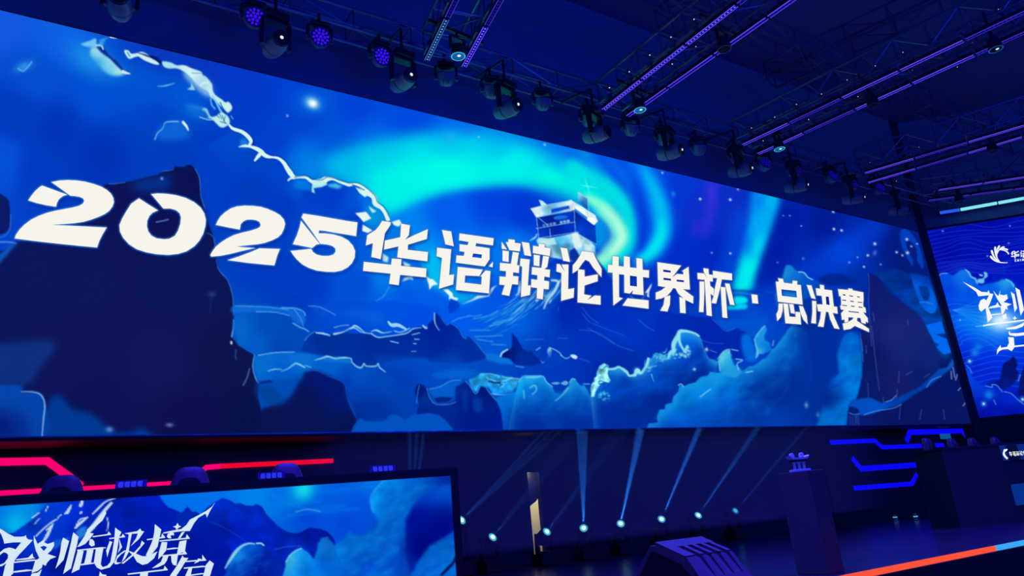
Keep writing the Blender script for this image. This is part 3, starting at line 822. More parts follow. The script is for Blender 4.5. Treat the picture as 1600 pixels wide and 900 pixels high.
    # --- big mountain under the crystal building
    mt = [(874, 398), (884, 390), (905, 398), (930, 402), (945, 420), (966, 450), (985, 465), (1010, 478), (1060, 492), (1112, 496), (1122, 505), (1134, 516), (1140, 518), (1150, 512), (1166, 519), (1178, 530), (1184, 560), (1090, 560), (1000, 600), (820, 600), (770, 560), (740, 535), (770, 500), (800, 475), (830, 440), (850, 420)]
    c.fill(mt, [(880, 410, (0, 50, 190)), (900, 420, (0, 42, 178)), (920, 410, (0, 40, 185)), (860, 440, (0, 90, 210)), (840, 460, (0, 80, 205)), (800, 500, (0, 96, 222)), (780, 530, (0, 88, 215)), (890, 480, (0, 38, 175)), (960, 480, (0, 48, 190)), (940, 530, (0, 48, 185)), (1000, 500, (0, 52, 190)), (1050, 520, (0, 44, 180)), (1100, 520, (0, 38, 175)), (1150, 540, (0, 38, 170)), (860, 560, (0, 55, 185)), (960, 580, (0, 40, 160)), (820, 570, (0, 65, 190))], soft=1.2)
    r = np.random.default_rng(5)
    for k in range(80):      # snow streaks on the left flank
        t = r.random()
        x, y = 868 - 95 * t + r.normal(0, 10), 440 + 62 * t + r.normal(0, 9)
        L = 10 + 24 * r.random()
        a = .55 - .28 * t
        dx, dy = -L * math.cos(.95 - .55 * t), L * math.sin(.95 - .55 * t)
        b = r.random()
        col = (int(20 + 190 * b * (1 - t)), int(140 + 100 * b * (1 - t)), int(225 + 15 * b))
        c.stroke([(x, y), (x + dx * .5 + 2, y + dy * .42), (x + dx, y + dy)], [.6, 1.2 + 2.2 * (1 - t) * r.random(), .5], col, .45 + a, .45)
    for q, w in (([(862, 438), (872, 440), (868, 452), (855, 470), (850, 482)], 5), ([(812, 440), (811, 456), (806, 462)], 4), ([(838, 470), (846, 464), (852, 462)], 5), ([(858, 474), (862, 468)], 2)):
        c.stroke(q, [w * .6, w, w * .4], (200, 235, 242), .85, .6)
    for q in ([(800, 510), (809, 506)], [(820, 531), (850, 530)], [(918, 512), (945, 528), (968, 541), (990, 548)], [(925, 505), (950, 515), (975, 524)], [(910, 490), (918, 500), (922, 504)], [(935, 505), (920, 494), (910, 480)], [(996, 498), (1010, 510), (1022, 517)], [(872, 528), (886, 529)], [(1094, 530), (1110, 536), (1130, 537)], [(873, 480), (872, 486)], [(905, 560), (922, 566)], [(905, 515), (935, 520), (960, 537)]):
        c.stroke(q, 1.1, (70, 150, 235), .5, .5)
    c.fill([(930, 505), (960, 512), (990, 530), (1010, 545), (985, 540), (950, 525)], (0, 62, 205), .5, soft=4)
    c.stroke([(985, 462), (1000, 470), (1018, 446)], 1.3, (120, 190, 245), .6, .5)
    c.fill([(1007, 458), (1012, 452), (1016, 446), (1019, 442), (1014, 456), (1014, 465), (1011, 463), (1012, 457)], (225, 245, 245), .95, soft=.4)
    c.stroke([(945, 405), (948, 412), (958, 425)], 1.2, (150, 230, 240), .7, .5)
    c.stroke([(1112, 498), (1124, 508), (1134, 517), (1150, 512)], 1.2, (60, 140, 235), .6, .5)
    c.fill([(1115, 500), (1200, 498), (1190, 515), (1178, 528), (1166, 518), (1150, 511), (1138, 517), (1130, 514)], (0, 84, 208), .8, soft=1.5)
    c.fill(smooth([(1158, 528), (1162, 522), (1170, 522), (1176, 532), (1180, 548), (1182, 562), (1168, 564), (1160, 548)], 4, True), (0, 112, 226), .9, soft=2)
    # --- crystal building
    c.fill([(838, 376), (848, 364), (900, 352), (930, 385), (930, 400), (905, 410), (850, 400)], [(845, 375, (150, 215, 235)), (870, 380, (60, 170, 230)), (890, 385, (80, 180, 235)), (900, 370, (190, 235, 240)), (925, 385, (150, 210, 235)), (860, 395, (170, 220, 235)), (910, 400, (120, 200, 235))], soft=.8, tex=(.1, 9, 3))
    c.fill([(838, 339), (895, 328), (899, 364), (860, 372), (842, 372), (839, 360)], [(845, 345, (0, 40, 165)), (880, 335, (0, 60, 195)), (860, 345, (0, 28, 140)), (870, 365, (0, 35, 165)), (895, 355, (0, 50, 190)), (845, 365, (0, 62, 200))])
    c.fill([(895, 326), (930, 350), (932, 384), (925, 378), (898, 363)], [(900, 335, (0, 35, 150)), (915, 350, (0, 50, 190)), (905, 360, (0, 70, 215)), (926, 365, (0, 60, 190)), (928, 380, (0, 50, 170))])
    c.fill([(829, 326), (845, 322), (888, 314), (892, 312), (930, 336), (934, 346), (928, 352), (897, 328), (892, 330), (838, 340)], [(835, 328, (235, 245, 245)), (860, 325, (120, 200, 235)), (880, 318, (190, 235, 240)), (893, 318, (235, 248, 248)), (915, 335, (225, 245, 248)), (870, 330, (60, 150, 225)), (928, 348, (230, 245, 248))], soft=.4, tex=(.08, 7, 8))
    c.fill([(861, 327), (889, 321), (890, 326), (862, 333)], (0, 60, 200), .9, soft=.4)
    c.fill([(898, 325), (918, 340), (917, 344), (898, 330)], (20, 100, 215), .85, soft=.4)
    c.fill([(842, 312), (848, 314), (855, 320), (846, 323)], (195, 235, 245), soft=.5)
    c.fill([(903, 301), (906, 300), (918, 310), (920, 330), (904, 316)], [(905, 305, (150, 225, 240)), (912, 318, (0, 60, 165)), (916, 312, (60, 150, 225))], soft=.5)
    for q in ([(838, 338), (842, 372)], [(897, 330), (899, 362)], [(838, 357), (897, 347)], [(842, 372), (899, 363), (932, 382)], [(859, 358), (860, 372)], [(841, 340), (856, 352)], [(903, 301), (918, 310), (920, 330)], [(829, 326), (845, 322), (892, 313), (934, 344)]):
        c.stroke(q, 1.1, (170, 225, 245), .75, .3, sm=False)
    c.fill(smooth([(865, 340), (872, 337), (884, 337), (887, 339), (880, 342), (868, 343)], 3, True), (30, 120, 225), .9, soft=.5)
    for k in range(8):
        if k != 4:
            x = 850 + k * 5.4
            y = 352.5 - k * .95
            c.fill([(x - 2, y - 2.4), (x + 2, y - 3), (x + 2, y + 2), (x - 2, y + 2.6)], (150, 205, 240), .35 + .06 * k, soft=.4)
            c.stroke([(x - 2, y - .2), (x + 2, y - .6)], .9, (210, 235, 250), .4 + .06 * k, .3, sm=False)
    c.fill([(893, 365), (903, 362), (910, 385), (898, 392)], (225, 245, 243), .85, soft=1)
    c.fill([(842, 376), (866, 372), (870, 382), (846, 384)], (205, 240, 240), .8, soft=1)
    c.fill([(912, 380), (926, 384), (924, 395), (914, 394)], (215, 240, 243), .8, soft=1)
    c.fill([(890, 392), (898, 387), (906, 400), (900, 412), (890, 405)], (0, 28, 150), .9, soft=.8)
    c.stroke([(828, 376), (836, 371), (839, 366)], [1, 2.5, 1.5], (180, 230, 243), .9, .5)
    c.stroke([(914, 278), (918, 292), (921, 302)], [.6, 1.8, .6], (130, 255, 240), .7, .6)
    c.stroke([(905, 289), (918, 291), (934, 294)], [.5, 1.8, .5], (130, 255, 240), .7, .6)
    # --- left cliff
    cl = [(-300, 430), (-60, 402), (5, 391), (25, 378), (60, 374), (110, 346), (130, 322), (165, 288), (176, 287), (205, 283), (235, 275), (247, 273), (252, 268), (269, 266), (271, 260), (288, 261), (291, 258), (299, 258), (305, 264), (311, 276), (313, 290), (314, 307), (318, 322), (322, 335), (326, 350), (333, 368), (336, 385), (339, 405), (342, 422), (348, 431), (354, 435), (359, 446), (364, 466), (365, 490), (366, 500), (362, 527), (372, 538), (386, 547), (398, 554), (395, 572), (399, 590), (405, 600), (404, 622), (410, 650), (410, 720), (-300, 720)]
    c.fill(cl, [(300, 280, (10, 18, 82)), (220, 330, (12, 18, 85)), (60, 420, (12, 22, 92)), (150, 450, (14, 22, 90)), (280, 440, (12, 22, 88)), (100, 560, (14, 20, 88)), (250, 560, (16, 22, 88)), (350, 560, (12, 20, 78)), (300, 660, (14, 16, 78)), (150, 640, (12, 18, 82)), (-100, 500, (12, 22, 92)), (380, 660, (8, 18, 74))], soft=.7)
    c.fill(smooth([(205, 285), (240, 276), (268, 276), (262, 296), (230, 300), (208, 296)], 3, True), (0, 66, 172), .6, soft=6)
    c.fill(smooth([(-20, 300), (10, 309), (15, 325), (16, 350), (12, 361), (0, 366), (-30, 368)], 4, True), (12, 24, 100), .97, soft=.8)
    c.stroke([(-10, 373), (6, 369), (15, 358), (17, 335)], 1.4, (60, 150, 240), .7, .7)
    c.stroke([(-20, 379), (10, 378), (25, 380)], 1.6, (120, 190, 250), .8, .6)
    c.fill(smooth([(-30, 400), (0, 396), (12, 385), (28, 378), (18, 390), (0, 410), (-20, 425)], 3, True), (20, 110, 225), .7, soft=2)
    for q, w, a in (([(305, 264), (311, 276), (313, 290), (314, 307), (320, 325)], 1.2, .6), ([(252, 268), (270, 265), (271, 260)], 1, .55), ([(323, 364), (333, 370), (337, 390)], 1.1, .6), ([(338, 405), (342, 422), (353, 434), (359, 446), (364, 466), (365, 492)], 1.2, .55), ([(365, 500), (365, 510), (362, 526)], 2, .95), ([(372, 538), (397, 553)], 1, .5), ([(398, 554), (395, 572), (399, 590), (404, 599)], 2, .8), ([(170, 287), (180, 287), (195, 285)], 1.2, .6)):
        c.stroke(q, w, (90, 165, 240), a, .4)
    c.fill([(360, 533), (363, 533), (363, 538), (360, 538)], (225, 235, 245), .95, soft=.5)
    c.stroke([(369, 546), (368, 555), (369, 562)], 1.4, (60, 110, 190), .7, .6)
    c.stroke([(390, 576), (386, 590), (380, 602)], 1.6, (110, 160, 220), .7, .6)
    c.stroke([(244, 347), (255, 345), (263, 343)], 1.4, (150, 190, 240), .75, .5)
    c.spot(253, 279, 1.6, 1.6, (130, 180, 245), .9)
    c.spot(331, 460, 4, 3, (40, 70, 150), .7)
    c.stroke([(330, 465), (328, 490)], 1.5, (35, 60, 140), .5, 1)
    # haze low on the cliff
    c.fill(smooth([(-60, 548), (0, 538), (50, 533), (82, 533), (86, 545), (62, 575), (45, 600), (0, 605), (-60, 600)], 4, True), (14, 58, 140), .75, soft=5)
    c.fill(smooth([(-100, 600), (0, 602), (33, 602), (36, 612), (60, 613), (68, 625), (67, 690), (-100, 695)], 3, True), (4, 74, 180), .9, soft=2)
    c.fill(smooth([(-60, 640), (0, 640), (40, 650), (40, 700), (-60, 700)], 3, True), (6, 28, 130), .7, soft=10)
    c.fill(smooth([(70, 690), (72, 640), (88, 615), (105, 630), (115, 640), (140, 645), (160, 660), (178, 675), (200, 676), (224, 670), (232, 690)], 4, True), (0, 62, 158), .85, soft=4)
    c.stroke([(33, 612), (55, 613), (66, 620), (70, 634), (68, 655), (65, 690)], [1.4, 2.4, 2.4, 1.8], (125, 180, 235), .9, .5)
    c.spot(171, 671, 4, 3, (90, 150, 220), .85)
    c.spot(265, 664, 4, 2, (110, 130, 190), .85)
    c.fill([(-80, 690), (20, 690), (10, 650), (-80, 620)], (6, 14, 90), .4, soft=10)
    # --- middle layers
    c.fill(smooth([(366, 477), (410, 478), (440, 480), (462, 481), (475, 490), (477, 505), (462, 506), (448, 492), (420, 487), (366, 490)], 3, True), (20, 116, 222), .7, soft=1.6)
    c.fill([(366, 492), (400, 488), (450, 492), (462, 505), (480, 518), (478, 532), (460, 548), (420, 552), (398, 554), (372, 538), (364, 510)], [(372, 520, (4, 100, 205)), (420, 510, (0, 75, 185)), (460, 520, (0, 72, 185)), (400, 540, (0, 92, 200)), (440, 545, (0, 68, 180))], .95, soft=2)
    c.fill([(480, 478), (510, 482), (524, 492), (560, 480), (600, 490), (600, 508), (560, 500), (540, 495), (500, 490)], (10, 98, 222), .55, soft=4)
    for q, w in (([(440, 481), (462, 482), (474, 487), (477, 493)], 1.8), ([(458, 505), (468, 511), (476, 514), (482, 518)], 2.2), ([(400, 487), (430, 488), (452, 493)], 1.3), ([(368, 478), (420, 480), (450, 484)], 1.1), ([(482, 478), (500, 480), (524, 492)], 1.2), ([(460, 484), (470, 498), (474, 510)], 1)):
        c.stroke(q, w, (105, 195, 242), .75, .5)
    dm = [(476, 532), (482, 524), (490, 518), (500, 521), (515, 524), (524, 523), (535, 518), (550, 521), (570, 521), (580, 522), (588, 527), (595, 528), (610, 525), (634, 521), (645, 514), (655, 510), (664, 513), (672, 503), (677, 500), (679, 488), (684, 491), (690, 497), (698, 508), (703, 505), (711, 509), (717, 514), (722, 525), (728, 530), (732, 524), (738, 529), (744, 536), (750, 545), (761, 557), (757, 561), (730, 568), (690, 566), (672, 565), (668, 560), (660, 559), (640, 560), (600, 566), (580, 575), (552, 574), (545, 560), (520, 558), (490, 552), (470, 549)]
    c.fill(dm, [(500, 535, (0, 45, 150)), (580, 545, (0, 42, 150)), (680, 510, (0, 34, 150)), (690, 540, (0, 36, 150)), (740, 550, (0, 48, 160)), (640, 540, (0, 44, 155)), (700, 562, (0, 62, 175)), (560, 568, (0, 52, 160)), (480, 545, (0, 55, 165))], soft=1)
    c.fill([(580, 556), (640, 556), (690, 566), (760, 570), (760, 580), (680, 580), (600, 575)], (0, 74, 190), .6, soft=4)
    for q, w in (([(494, 520), (504, 521), (515, 524)], [2, 3, 2]), ([(522, 522), (532, 520), (538, 518)], [3, 2.5, 1.5]), ([(538, 518), (552, 512), (565, 519), (578, 521)], [1, 2.2, 1.4, 1.4]), ([(580, 521), (590, 527), (603, 526), (634, 521), (645, 514), (658, 512)], [2, 1.6, 1.4, 1.6, 1.6, 1]), ([(548, 514), (554, 509), (562, 513), (570, 520)], [1, 3, 2, 1]), ([(522, 512), (532, 509), (545, 508)], 1), ([(580, 518), (588, 516), (598, 520), (612, 518)], [1, 3, 1.4, 1]), ([(607, 503), (612, 508), (622, 508), (634, 514)], [3, 6, 5, 3]), ([(616, 517), (626, 519), (640, 513)], 1.5), ([(661, 509), (666, 513), (667, 510)], [2.5, 3, 1]), ([(679, 489), (679, 500), (681, 508), (686, 516)], [1.5, 2, 1.4, 1.2]), ([(610, 533), (622, 536)], 1.5), ([(644, 523), (656, 520)], 1.2), ([(648, 530), (655, 530)], 1.4), ([(646, 537), (650, 537)], 1.4), ([(643, 549), (650, 549)], 1)):
        c.stroke(q, w, (165, 225, 240), .9, .4)
    c.stroke([(476, 532), (484, 523), (492, 518)], 1.3, (80, 170, 240), .8, .5)
    for q in ([(690, 497), (698, 508), (703, 505), (711, 509), (717, 515), (723, 526), (729, 530)], [(732, 524), (745, 537), (761, 557)]):
        c.stroke(q, 1.1, (60, 140, 230), .7, .5)
    for q in ([(706, 503), (716, 498), (732, 494)], [(731, 493), (742, 494), (752, 492)], [(740, 498), (760, 494), (778, 486)], [(770, 505), (790, 500), (800, 495)], [(742, 526), (768, 525), (785, 524)], [(735, 516), (765, 516)], [(768, 538), (790, 539)], [(765, 510), (785, 504), (800, 498)], [(745, 530), (770, 534)]):
        c.stroke(q, 1.6, (90, 190, 242), .6, .7)
    # lower cloud bank on the left
    c.fill([(398, 556), (420, 553), (450, 550), (480, 552), (500, 556), (510, 558), (530, 557), (549, 560), (552, 570), (562, 575), (580, 572), (592, 573), (602, 582), (640, 605), (650, 625), (640, 650), (560, 660), (540, 605), (500, 585), (405, 600), (396, 575)], [(410, 565, (6, 108, 210)), (470, 560, (6, 112, 212)), (440, 585, (0, 92, 205)), (520, 570, (0, 95, 205)), (540, 600, (0, 62, 182)), (600, 600, (0, 70, 185)), (590, 640, (0, 50, 155)), (560, 650, (0, 48, 150)), (640, 610, (0, 64, 182)), (560, 585, (0, 78, 195))], .95, soft=1.4)
    for q, w in (([(492, 563), (505, 559), (512, 557), (524, 560), (535, 559), (548, 560), (550, 566), (558, 573), (565, 574), (569, 568), (572, 572), (587, 572), (591, 568), (593, 574), (602, 581)], [1, 2.2, 3, 2.6, 2.4, 3, 1.6, 1.8, 2.6, 2.2, 1.8, 2.2, 2, 2, 1.4]), ([(419, 580), (428, 577), (440, 577)], [1.2, 1.8, 1]), ([(440, 580), (450, 576), (458, 570), (464, 568), (476, 574)], [1, 1.4, 2, 2.6, 2]), ([(404, 555), (430, 551), (460, 550)], 1.2), ([(477, 571), (486, 574)], 1.2)):
        c.stroke(q, w, (155, 222, 242), .85, .5)
    c.fill([(507, 560), (548, 562), (549, 568), (505, 563)], (30, 150, 225), .5, soft=1.5)
    c.fill([(476, 581), (488, 578), (500, 580), (516, 588), (530, 594), (538, 600), (542, 620), (546, 635), (552, 646), (559, 656), (559, 690), (400, 690), (408, 640), (452, 620), (465, 600)], [(500, 600, (4, 22, 110)), (530, 620, (4, 22, 110)), (480, 620, (8, 18, 84)), (430, 660, (10, 18, 78)), (540, 665, (6, 18, 84)), (490, 660, (8, 18, 80))], .97, soft=2)
    c.stroke([(478, 580), (494, 579), (515, 588), (538, 599), (543, 622), (558, 655)], 1.1, (40, 100, 205), .6, .6)
    c.fill(smooth([(402, 598), (430, 593), (460, 585), (475, 583), (462, 604), (452, 622), (430, 632), (408, 628)], 3, True), (0, 78, 180), .8, soft=4)
    c.fill([(403, 597), (422, 594), (428, 597), (405, 600)], (4, 18, 90), .8, soft=1.2)
    c.fill(smooth([(405, 604), (425, 604), (440, 618), (448, 628), (420, 632), (406, 622)], 3, True), (4, 62, 145), .7, soft=3)
    c.fill(smooth([(559, 656), (575, 658), (600, 658), (608, 650), (616, 647), (625, 651), (633, 657), (645, 648), (668, 645), (686, 648), (696, 656), (708, 672), (708, 690), (559, 690)], 3, True), (2, 82, 192), .95, soft=1)
    rk = [(648, 614), (649, 606), (653, 600), (660, 601), (667, 607), (671, 618), (675, 628), (682, 632), (700, 631), (711, 625), (711, 604), (718, 601), (728, 596), (732, 599), (737, 608), (744, 616), (747, 612), (749, 605), (754, 603.5), (760, 607), (765, 614), (769, 619), (777, 627), (782, 636), (788, 650), (794, 662), (798, 680), (715, 680), (706, 668), (695, 655), (685, 648), (668, 645), (650, 648), (655, 630)]
    c.fill(rk, [(655, 610, (0, 24, 120)), (665, 625, (0, 50, 150)), (660, 640, (0, 34, 140)), (725, 610, (0, 40, 140)), (735, 640, (0, 26, 130)), (755, 612, (0, 24, 120)), (750, 640, (0, 30, 140)), (780, 660, (0, 26, 140)), (700, 640, (0, 40, 145))], soft=.8)
    c.fill([(740, 620), (752, 622), (754, 640), (746, 646), (739, 640)], (0, 66, 170), .7, soft=2.5)
    c.fill([(722, 612), (730, 610), (732, 640), (724, 645)], (0, 58, 160), .6, soft=2.5)
    for q in ([(655, 602), (652, 618), (651, 630)], [(667, 607), (671, 620), (680, 631), (700, 632), (712, 628)], [(728, 596), (735, 604), (742, 615), (746, 613), (750, 604)], [(760, 607), (768, 618), (778, 628)]):
        c.stroke(q, 1.1, (90, 170, 235), .75, .4)
    c.fill([(670, 608), (684, 606), (700, 598), (712, 594), (724, 596), (712, 603), (710, 620), (690, 626), (678, 622), (672, 614)], (4, 98, 205), .75, soft=1.5)
    c.stroke([(671, 608), (685, 605), (694, 601), (705, 595), (720, 594)], 1.2, (90, 185, 240), .75, .5)
    c.fill([(678, 622), (690, 620), (708, 621), (700, 628), (684, 630)], (0, 26, 115), .8, soft=.8)
    c.fill(smooth([(676, 584), (700, 578), (718, 575), (735, 578), (748, 582), (730, 592), (700, 592), (680, 590)], 3, True), (4, 100, 210), .75, soft=2)
    c.fill([(732, 594), (748, 586), (752, 583), (780, 586), (800, 590), (812, 592), (806, 606), (800, 612), (772, 618), (764, 606), (750, 602), (744, 613), (737, 606)], [(740, 598, (30, 160, 225)), (760, 592, (40, 165, 225)), (790, 600, (10, 150, 230)), (780, 610, (20, 140, 228)), (800, 595, (60, 180, 230))], .9, soft=1.2, tex=(.12, 5, 4))
    for q in ([(750, 585), (765, 584), (780, 588), (778, 590)], [(760, 590), (775, 596), (788, 595), (800, 590)], [(782, 598), (788, 600), (782, 606)], [(768, 615), (785, 617), (805, 614)], [(770, 594), (780, 602)], [(785, 588), (790, 590), (812, 592)]):
        c.stroke(q, 1.3, (140, 225, 240), .8, .5)
    c.stroke([(764, 596), (775, 598), (782, 597)], 3, (0, 50, 140), .85, .6)
    c.fill([(759, 551), (785, 555), (800, 560), (806, 566), (800, 570), (780, 568), (760, 562)], (10, 120, 222), .8, soft=1.5)
    c.stroke([(806, 572), (818, 574)], 1.5, (90, 190, 242), .8, .6)
    # small dark peaks before the mountain
    c.fill([(800, 520), (806, 526), (812, 536), (817, 546), (822, 547), (827, 553), (827, 547), (834, 553), (842, 561), (848, 566), (830, 572), (806, 570), (795, 560), (783, 558), (787, 550), (797, 546), (800, 540)], [(805, 535, (0, 32, 140)), (815, 560, (0, 44, 155)), (840, 562, (0, 40, 150)), (790, 555, (0, 22, 110))], soft=.7)
    c.stroke([(782, 557), (785, 551), (793, 546)], [2, 2.5, 2], (190, 235, 240), .9, .4)
    c.fill([(843, 562), (848, 566), (853, 563), (858, 558), (855, 550), (856, 545), (860, 543), (862, 548), (861, 556), (852, 564), (848, 568)], (165, 228, 240), .85, soft=.6)
    c.fill([(858, 548), (870, 549), (880, 560), (884, 564), (850, 580), (846, 570)], (0, 66, 190), .7, soft=2)
    c.stroke([(858, 543), (866, 546), (874, 551), (878, 556)], 1.3, (165, 225, 240), .9, .4)
    c.stroke([(876, 555), (884, 560), (890, 558)], 1.4, (150, 215, 240), .8, .4)
    c.fill(smooth([(891, 555), (897, 554), (902, 557), (900, 561), (894, 559)], 3, True), (210, 240, 245), .95, soft=.5)
    c.stroke([(838, 547), (844, 543)], 1.6, (150, 215, 240), .8, .5)
    # --- cloud bank across the bottom
    r2 = (0, 50, 160)
    c.fill(jag([(806, 612), (810, 597), (814, 591), (820, 588), (840, 587.5), (849, 588), (855, 598), (863, 605), (867, 614), (876, 616), (888, 603), (893, 593), (898, 592), (901, 596), (907, 603), (913, 602), (918, 610), (923, 621), (960, 640), (960, 690), (790, 690), (782, 640), (774, 622)], .6, 7, 2),
           [(812, 605, (0, 155, 232)), (830, 598, (20, 150, 225)), (845, 600, (0, 120, 215)), (850, 615, (0, 84, 200)), (800, 622, (0, 110, 215)), (820, 640, (0, 74, 188)), (870, 620, (0, 92, 205)), (890, 605, (20, 140, 222)), (900, 610, (0, 100, 208)), (880, 640, (0, 74, 185)), (920, 640, (0, 62, 175)), (830, 665, (0, 52, 162)), (900, 665, (0, 48, 158))], soft=.8, tex=(.05, 22, 6))
    c.rim([(806, 612), (810, 597), (814, 591), (820, 588), (840, 587.5), (849, 588), (855, 598), (863, 605), (867, 614), (876, 616), (888, 603), (893, 593), (898, 592), (907, 603), (913, 602), (918, 610), (923, 621), (960, 640), (960, 690), (790, 690)], (30, 165, 230), 2, 12, 6, .6)
    c.puffs([(812, 615), (818, 594), (845, 593), (862, 612), (885, 612), (898, 600), (918, 618), (930, 650), (810, 650)], 70, 6, 4, 11, (10, 135, 226), (0, 66, 180), .2)
    for q in ([(811, 596), (818, 588), (832, 588), (848, 588), (854, 597), (863, 604)], [(822, 590), (836, 590), (845, 588)], [(868, 626), (878, 618), (888, 606)], [(890, 598), (894, 592), (899, 593)], [(828, 606), (836, 602), (838, 610), (832, 616)], [(818, 610), (819, 622)]):
        c.stroke(q, 1.6, (130, 225, 240), .8, .6)
    c.fill(smooth([(861, 599), (868, 597), (875, 598), (870, 601)], 3, True), (110, 195, 235), .8, soft=.5)
    c.fill(smooth([(876, 599), (884, 595), (888, 598), (884, 602)], 3, True), (120, 200, 235), .8, soft=.5)
    c.stroke([(912, 600), (921, 600)], 2, (110, 170, 225), .8, .6)
    cb = [(923, 622), (923, 605), (927, 597), (932, 592), (932, 583), (937, 572), (944, 568), (951, 571), (952, 577), (962, 575), (968, 573), (975, 578), (983, 587), (990, 584), (994, 576), (999, 577), (1002, 581), (1009, 570), (1012, 559), (1018, 560), (1024, 551), (1033, 553), (1042, 556), (1046, 549), (1051, 545), (1049, 540), (1056, 527), (1063, 517), (1074, 517), (1090, 523), (1096, 530), (1100, 545), (1108, 560), (1122, 565), (1118, 585), (1080, 620), (1030, 640), (1010, 690), (930, 690)]
    c.fill(jag(cb, .7, 6, 9), [(940, 600, (0, 75, 195)), (960, 590, (0, 72, 195)), (1000, 600, (0, 58, 178)), (960, 640, (0, 56, 172)), (1000, 640, (0, 40, 145)), (1030, 590, (0, 66, 190)), (1070, 560, (0, 80, 205)), (1075, 540, (0, 78, 205)), (1095, 550, (0, 52, 180)), (1060, 600, (0, 42, 155)), (1030, 620, (0, 36, 135)), (1010, 650, (0, 44, 150)), (1100, 590, (0, 40, 150)), (940, 660, (0, 52, 168))], soft=.8, tex=(.05, 24, 7))
    c.rim(cb, (70, 190, 232), 3, 7, 4, .75)
    c.rim(cb, (20, 140, 225), 6, 18, 9, .5)
    c.puffs([(935, 610), (950, 590), (975, 585), (1000, 590), (1040, 570), (1060, 545), (1095, 540), (1110, 575), (1070, 600), (1000, 640), (940, 640)], 80, 5, 4, 12, (0, 98, 212), (0, 38, 145), .2)
    RC = (150, 232, 236)
    c.fill(jag([(923, 620), (924, 603), (929, 596), (928, 592), (933, 587), (933, 582), (937, 572), (944, 568), (951, 572), (950, 578), (949, 584), (954, 594), (951, 598), (944, 596), (938, 600), (934, 606), (930, 612), (928, 620)], .7, 4, 3), RC, .92, soft=.6, tex=(.18, 4, 21))
    c.stroke([(935, 597), (940, 595), (943, 598), (938, 600), (935, 599)], 1.5, (0, 66, 170), .85, .4)
    c.stroke([(941, 578), (947, 572), (951, 574)], 1.3, (10, 110, 200), .8, .4)
    for q, w in (([(951, 577), (960, 576), (967, 573.5), (974, 578), (982, 585)], [3, 3.5, 3.5, 3, 2]), ([(973, 575), (980, 581), (983, 587), (992, 586)], [2, 3, 3, 4]), ([(992, 586), (996, 579), (999, 582), (1003, 582), (1009, 572), (1013, 562)], [4, 7, 4, 3, 3, 4]), ([(1013, 560), (1012, 568), (1009, 574)], 3)):
        c.stroke(q, w, RC, .9, .5)
    c.spot(995, 579, 3, 3, RC, .9)
    rr = np.random.default_rng(12)
    for k in range(46):
        x, y = 1004 + 38 * rr.random(), 0
        y = 580 - (x - 1004) * .72 + rr.normal(0, 4.5)
        an = -.9 + rr.normal(0, .7)
        L = 3 + 7 * rr.random()
        c.stroke([(x, y), (x + L * math.cos(an), y + L * math.sin(an))], [1.8 * rr.random() + .5, .5], (70 + int(80 * rr.random()), 200, 232), .75, .4, sm=False)
    for q, w in (([(1052, 544), (1053, 536), (1059, 525), (1062, 518), (1068, 517), (1076, 518), (1086, 521), (1092, 525)], [6, 7, 7, 6, 4.5, 3.5, 3, 3]), ([(1061, 525), (1062, 535), (1067, 545), (1072, 551)], [4, 4, 3.5, 3]), ([(1044, 560), (1047, 552), (1053, 548)], [2, 5, 6]), ([(1072, 546), (1074, 541)], [5, 4])):
        c.stroke(q, w, RC, .92, .5)
    for k in range(40):
        x, y = 1046 + 32 * rr.random(), 553 + rr.normal(0, 4)
        c.spot(x, y, .7 + rr.random(), .7 + rr.random(), (90 + int(90 * rr.random()), 215, 235), .75)
    for k in range(22):
        c.spot(936 + 16 * rr.random(), 612 + 14 * rr.random(), .6 + rr.random(), .6 + rr.random(), (70, 200, 232), .7)
    c.stroke([(1018, 585), (1020, 592), (1022, 596)], [2, 1.5, 1], (90, 205, 235), .85, .5)
    c.spot(1085, 577, 1.6, 1.6, (190, 230, 240), .9)
    c.spot(1104, 546, 1.8, 2, (190, 230, 240), .9)
    c.stroke([(1109, 547), (1120, 551)], 1.2, (90, 160, 235), .7, .4)
    c.spot(1013, 603, 9, 5, (0, 90, 205), .6)
    c.fill([(790, 640), (860, 634), (930, 640), (1000, 625), (1050, 620), (1060, 700), (780, 700)], (0, 40, 148), .5, soft=12)
    # right-hand cloud bank
    big = [(1028, 660), (1027, 650), (1031, 640), (1039, 640), (1040, 632), (1051, 629), (1053, 619), (1060, 612), (1062, 602), (1068, 604), (1078, 600), (1086, 598), (1094, 590), (1106, 587), (1110, 581), (1122, 583), (1140, 575), (1150, 570), (1160, 580), (1180, 570), (1200, 556), (1216, 536), (1228, 520), (1238, 505), (1262, 520), (1268, 560), (1264, 610), (1268, 690), (1000, 690), (1014, 662)]
    c.fill(jag(big, 1.0, 6, 15), [(1045, 640, (0, 102, 206)), (1070, 610, (0, 120, 215)), (1085, 620, (0, 118, 218)), (1100, 600, (0, 125, 220)), (1120, 595, (20, 150, 226)), (1140, 600, (0, 118, 215)), (1140, 640, (0, 84, 192)), (1090, 650, (0, 92, 198)), (1170, 620, (0, 60, 165)), (1200, 580, (0, 92, 202)), (1230, 545, (0, 96, 206)), (1240, 520, (0, 92, 205)), (1210, 610, (0, 44, 150)), (1250, 590, (0, 62, 172)), (1200, 650, (0, 64, 176)), (1260, 650, (0, 70, 180)), (1180, 560, (0, 70, 190)), (1040, 668, (0, 74, 182))], soft=.9, tex=(.07, 26, 8))
    c.rim(jag(big, 1.2, 5, 15), (40, 170, 230), 5, 8, 4, .55)
    c.rim(big, (10, 140, 226), 12, 18, 9, .45)
    c.fill([(1246, 470), (1300, 470), (1300, 700), (1252, 700), (1240, 640), (1262, 600), (1240, 560)], (0, 46, 152), .9, soft=11)
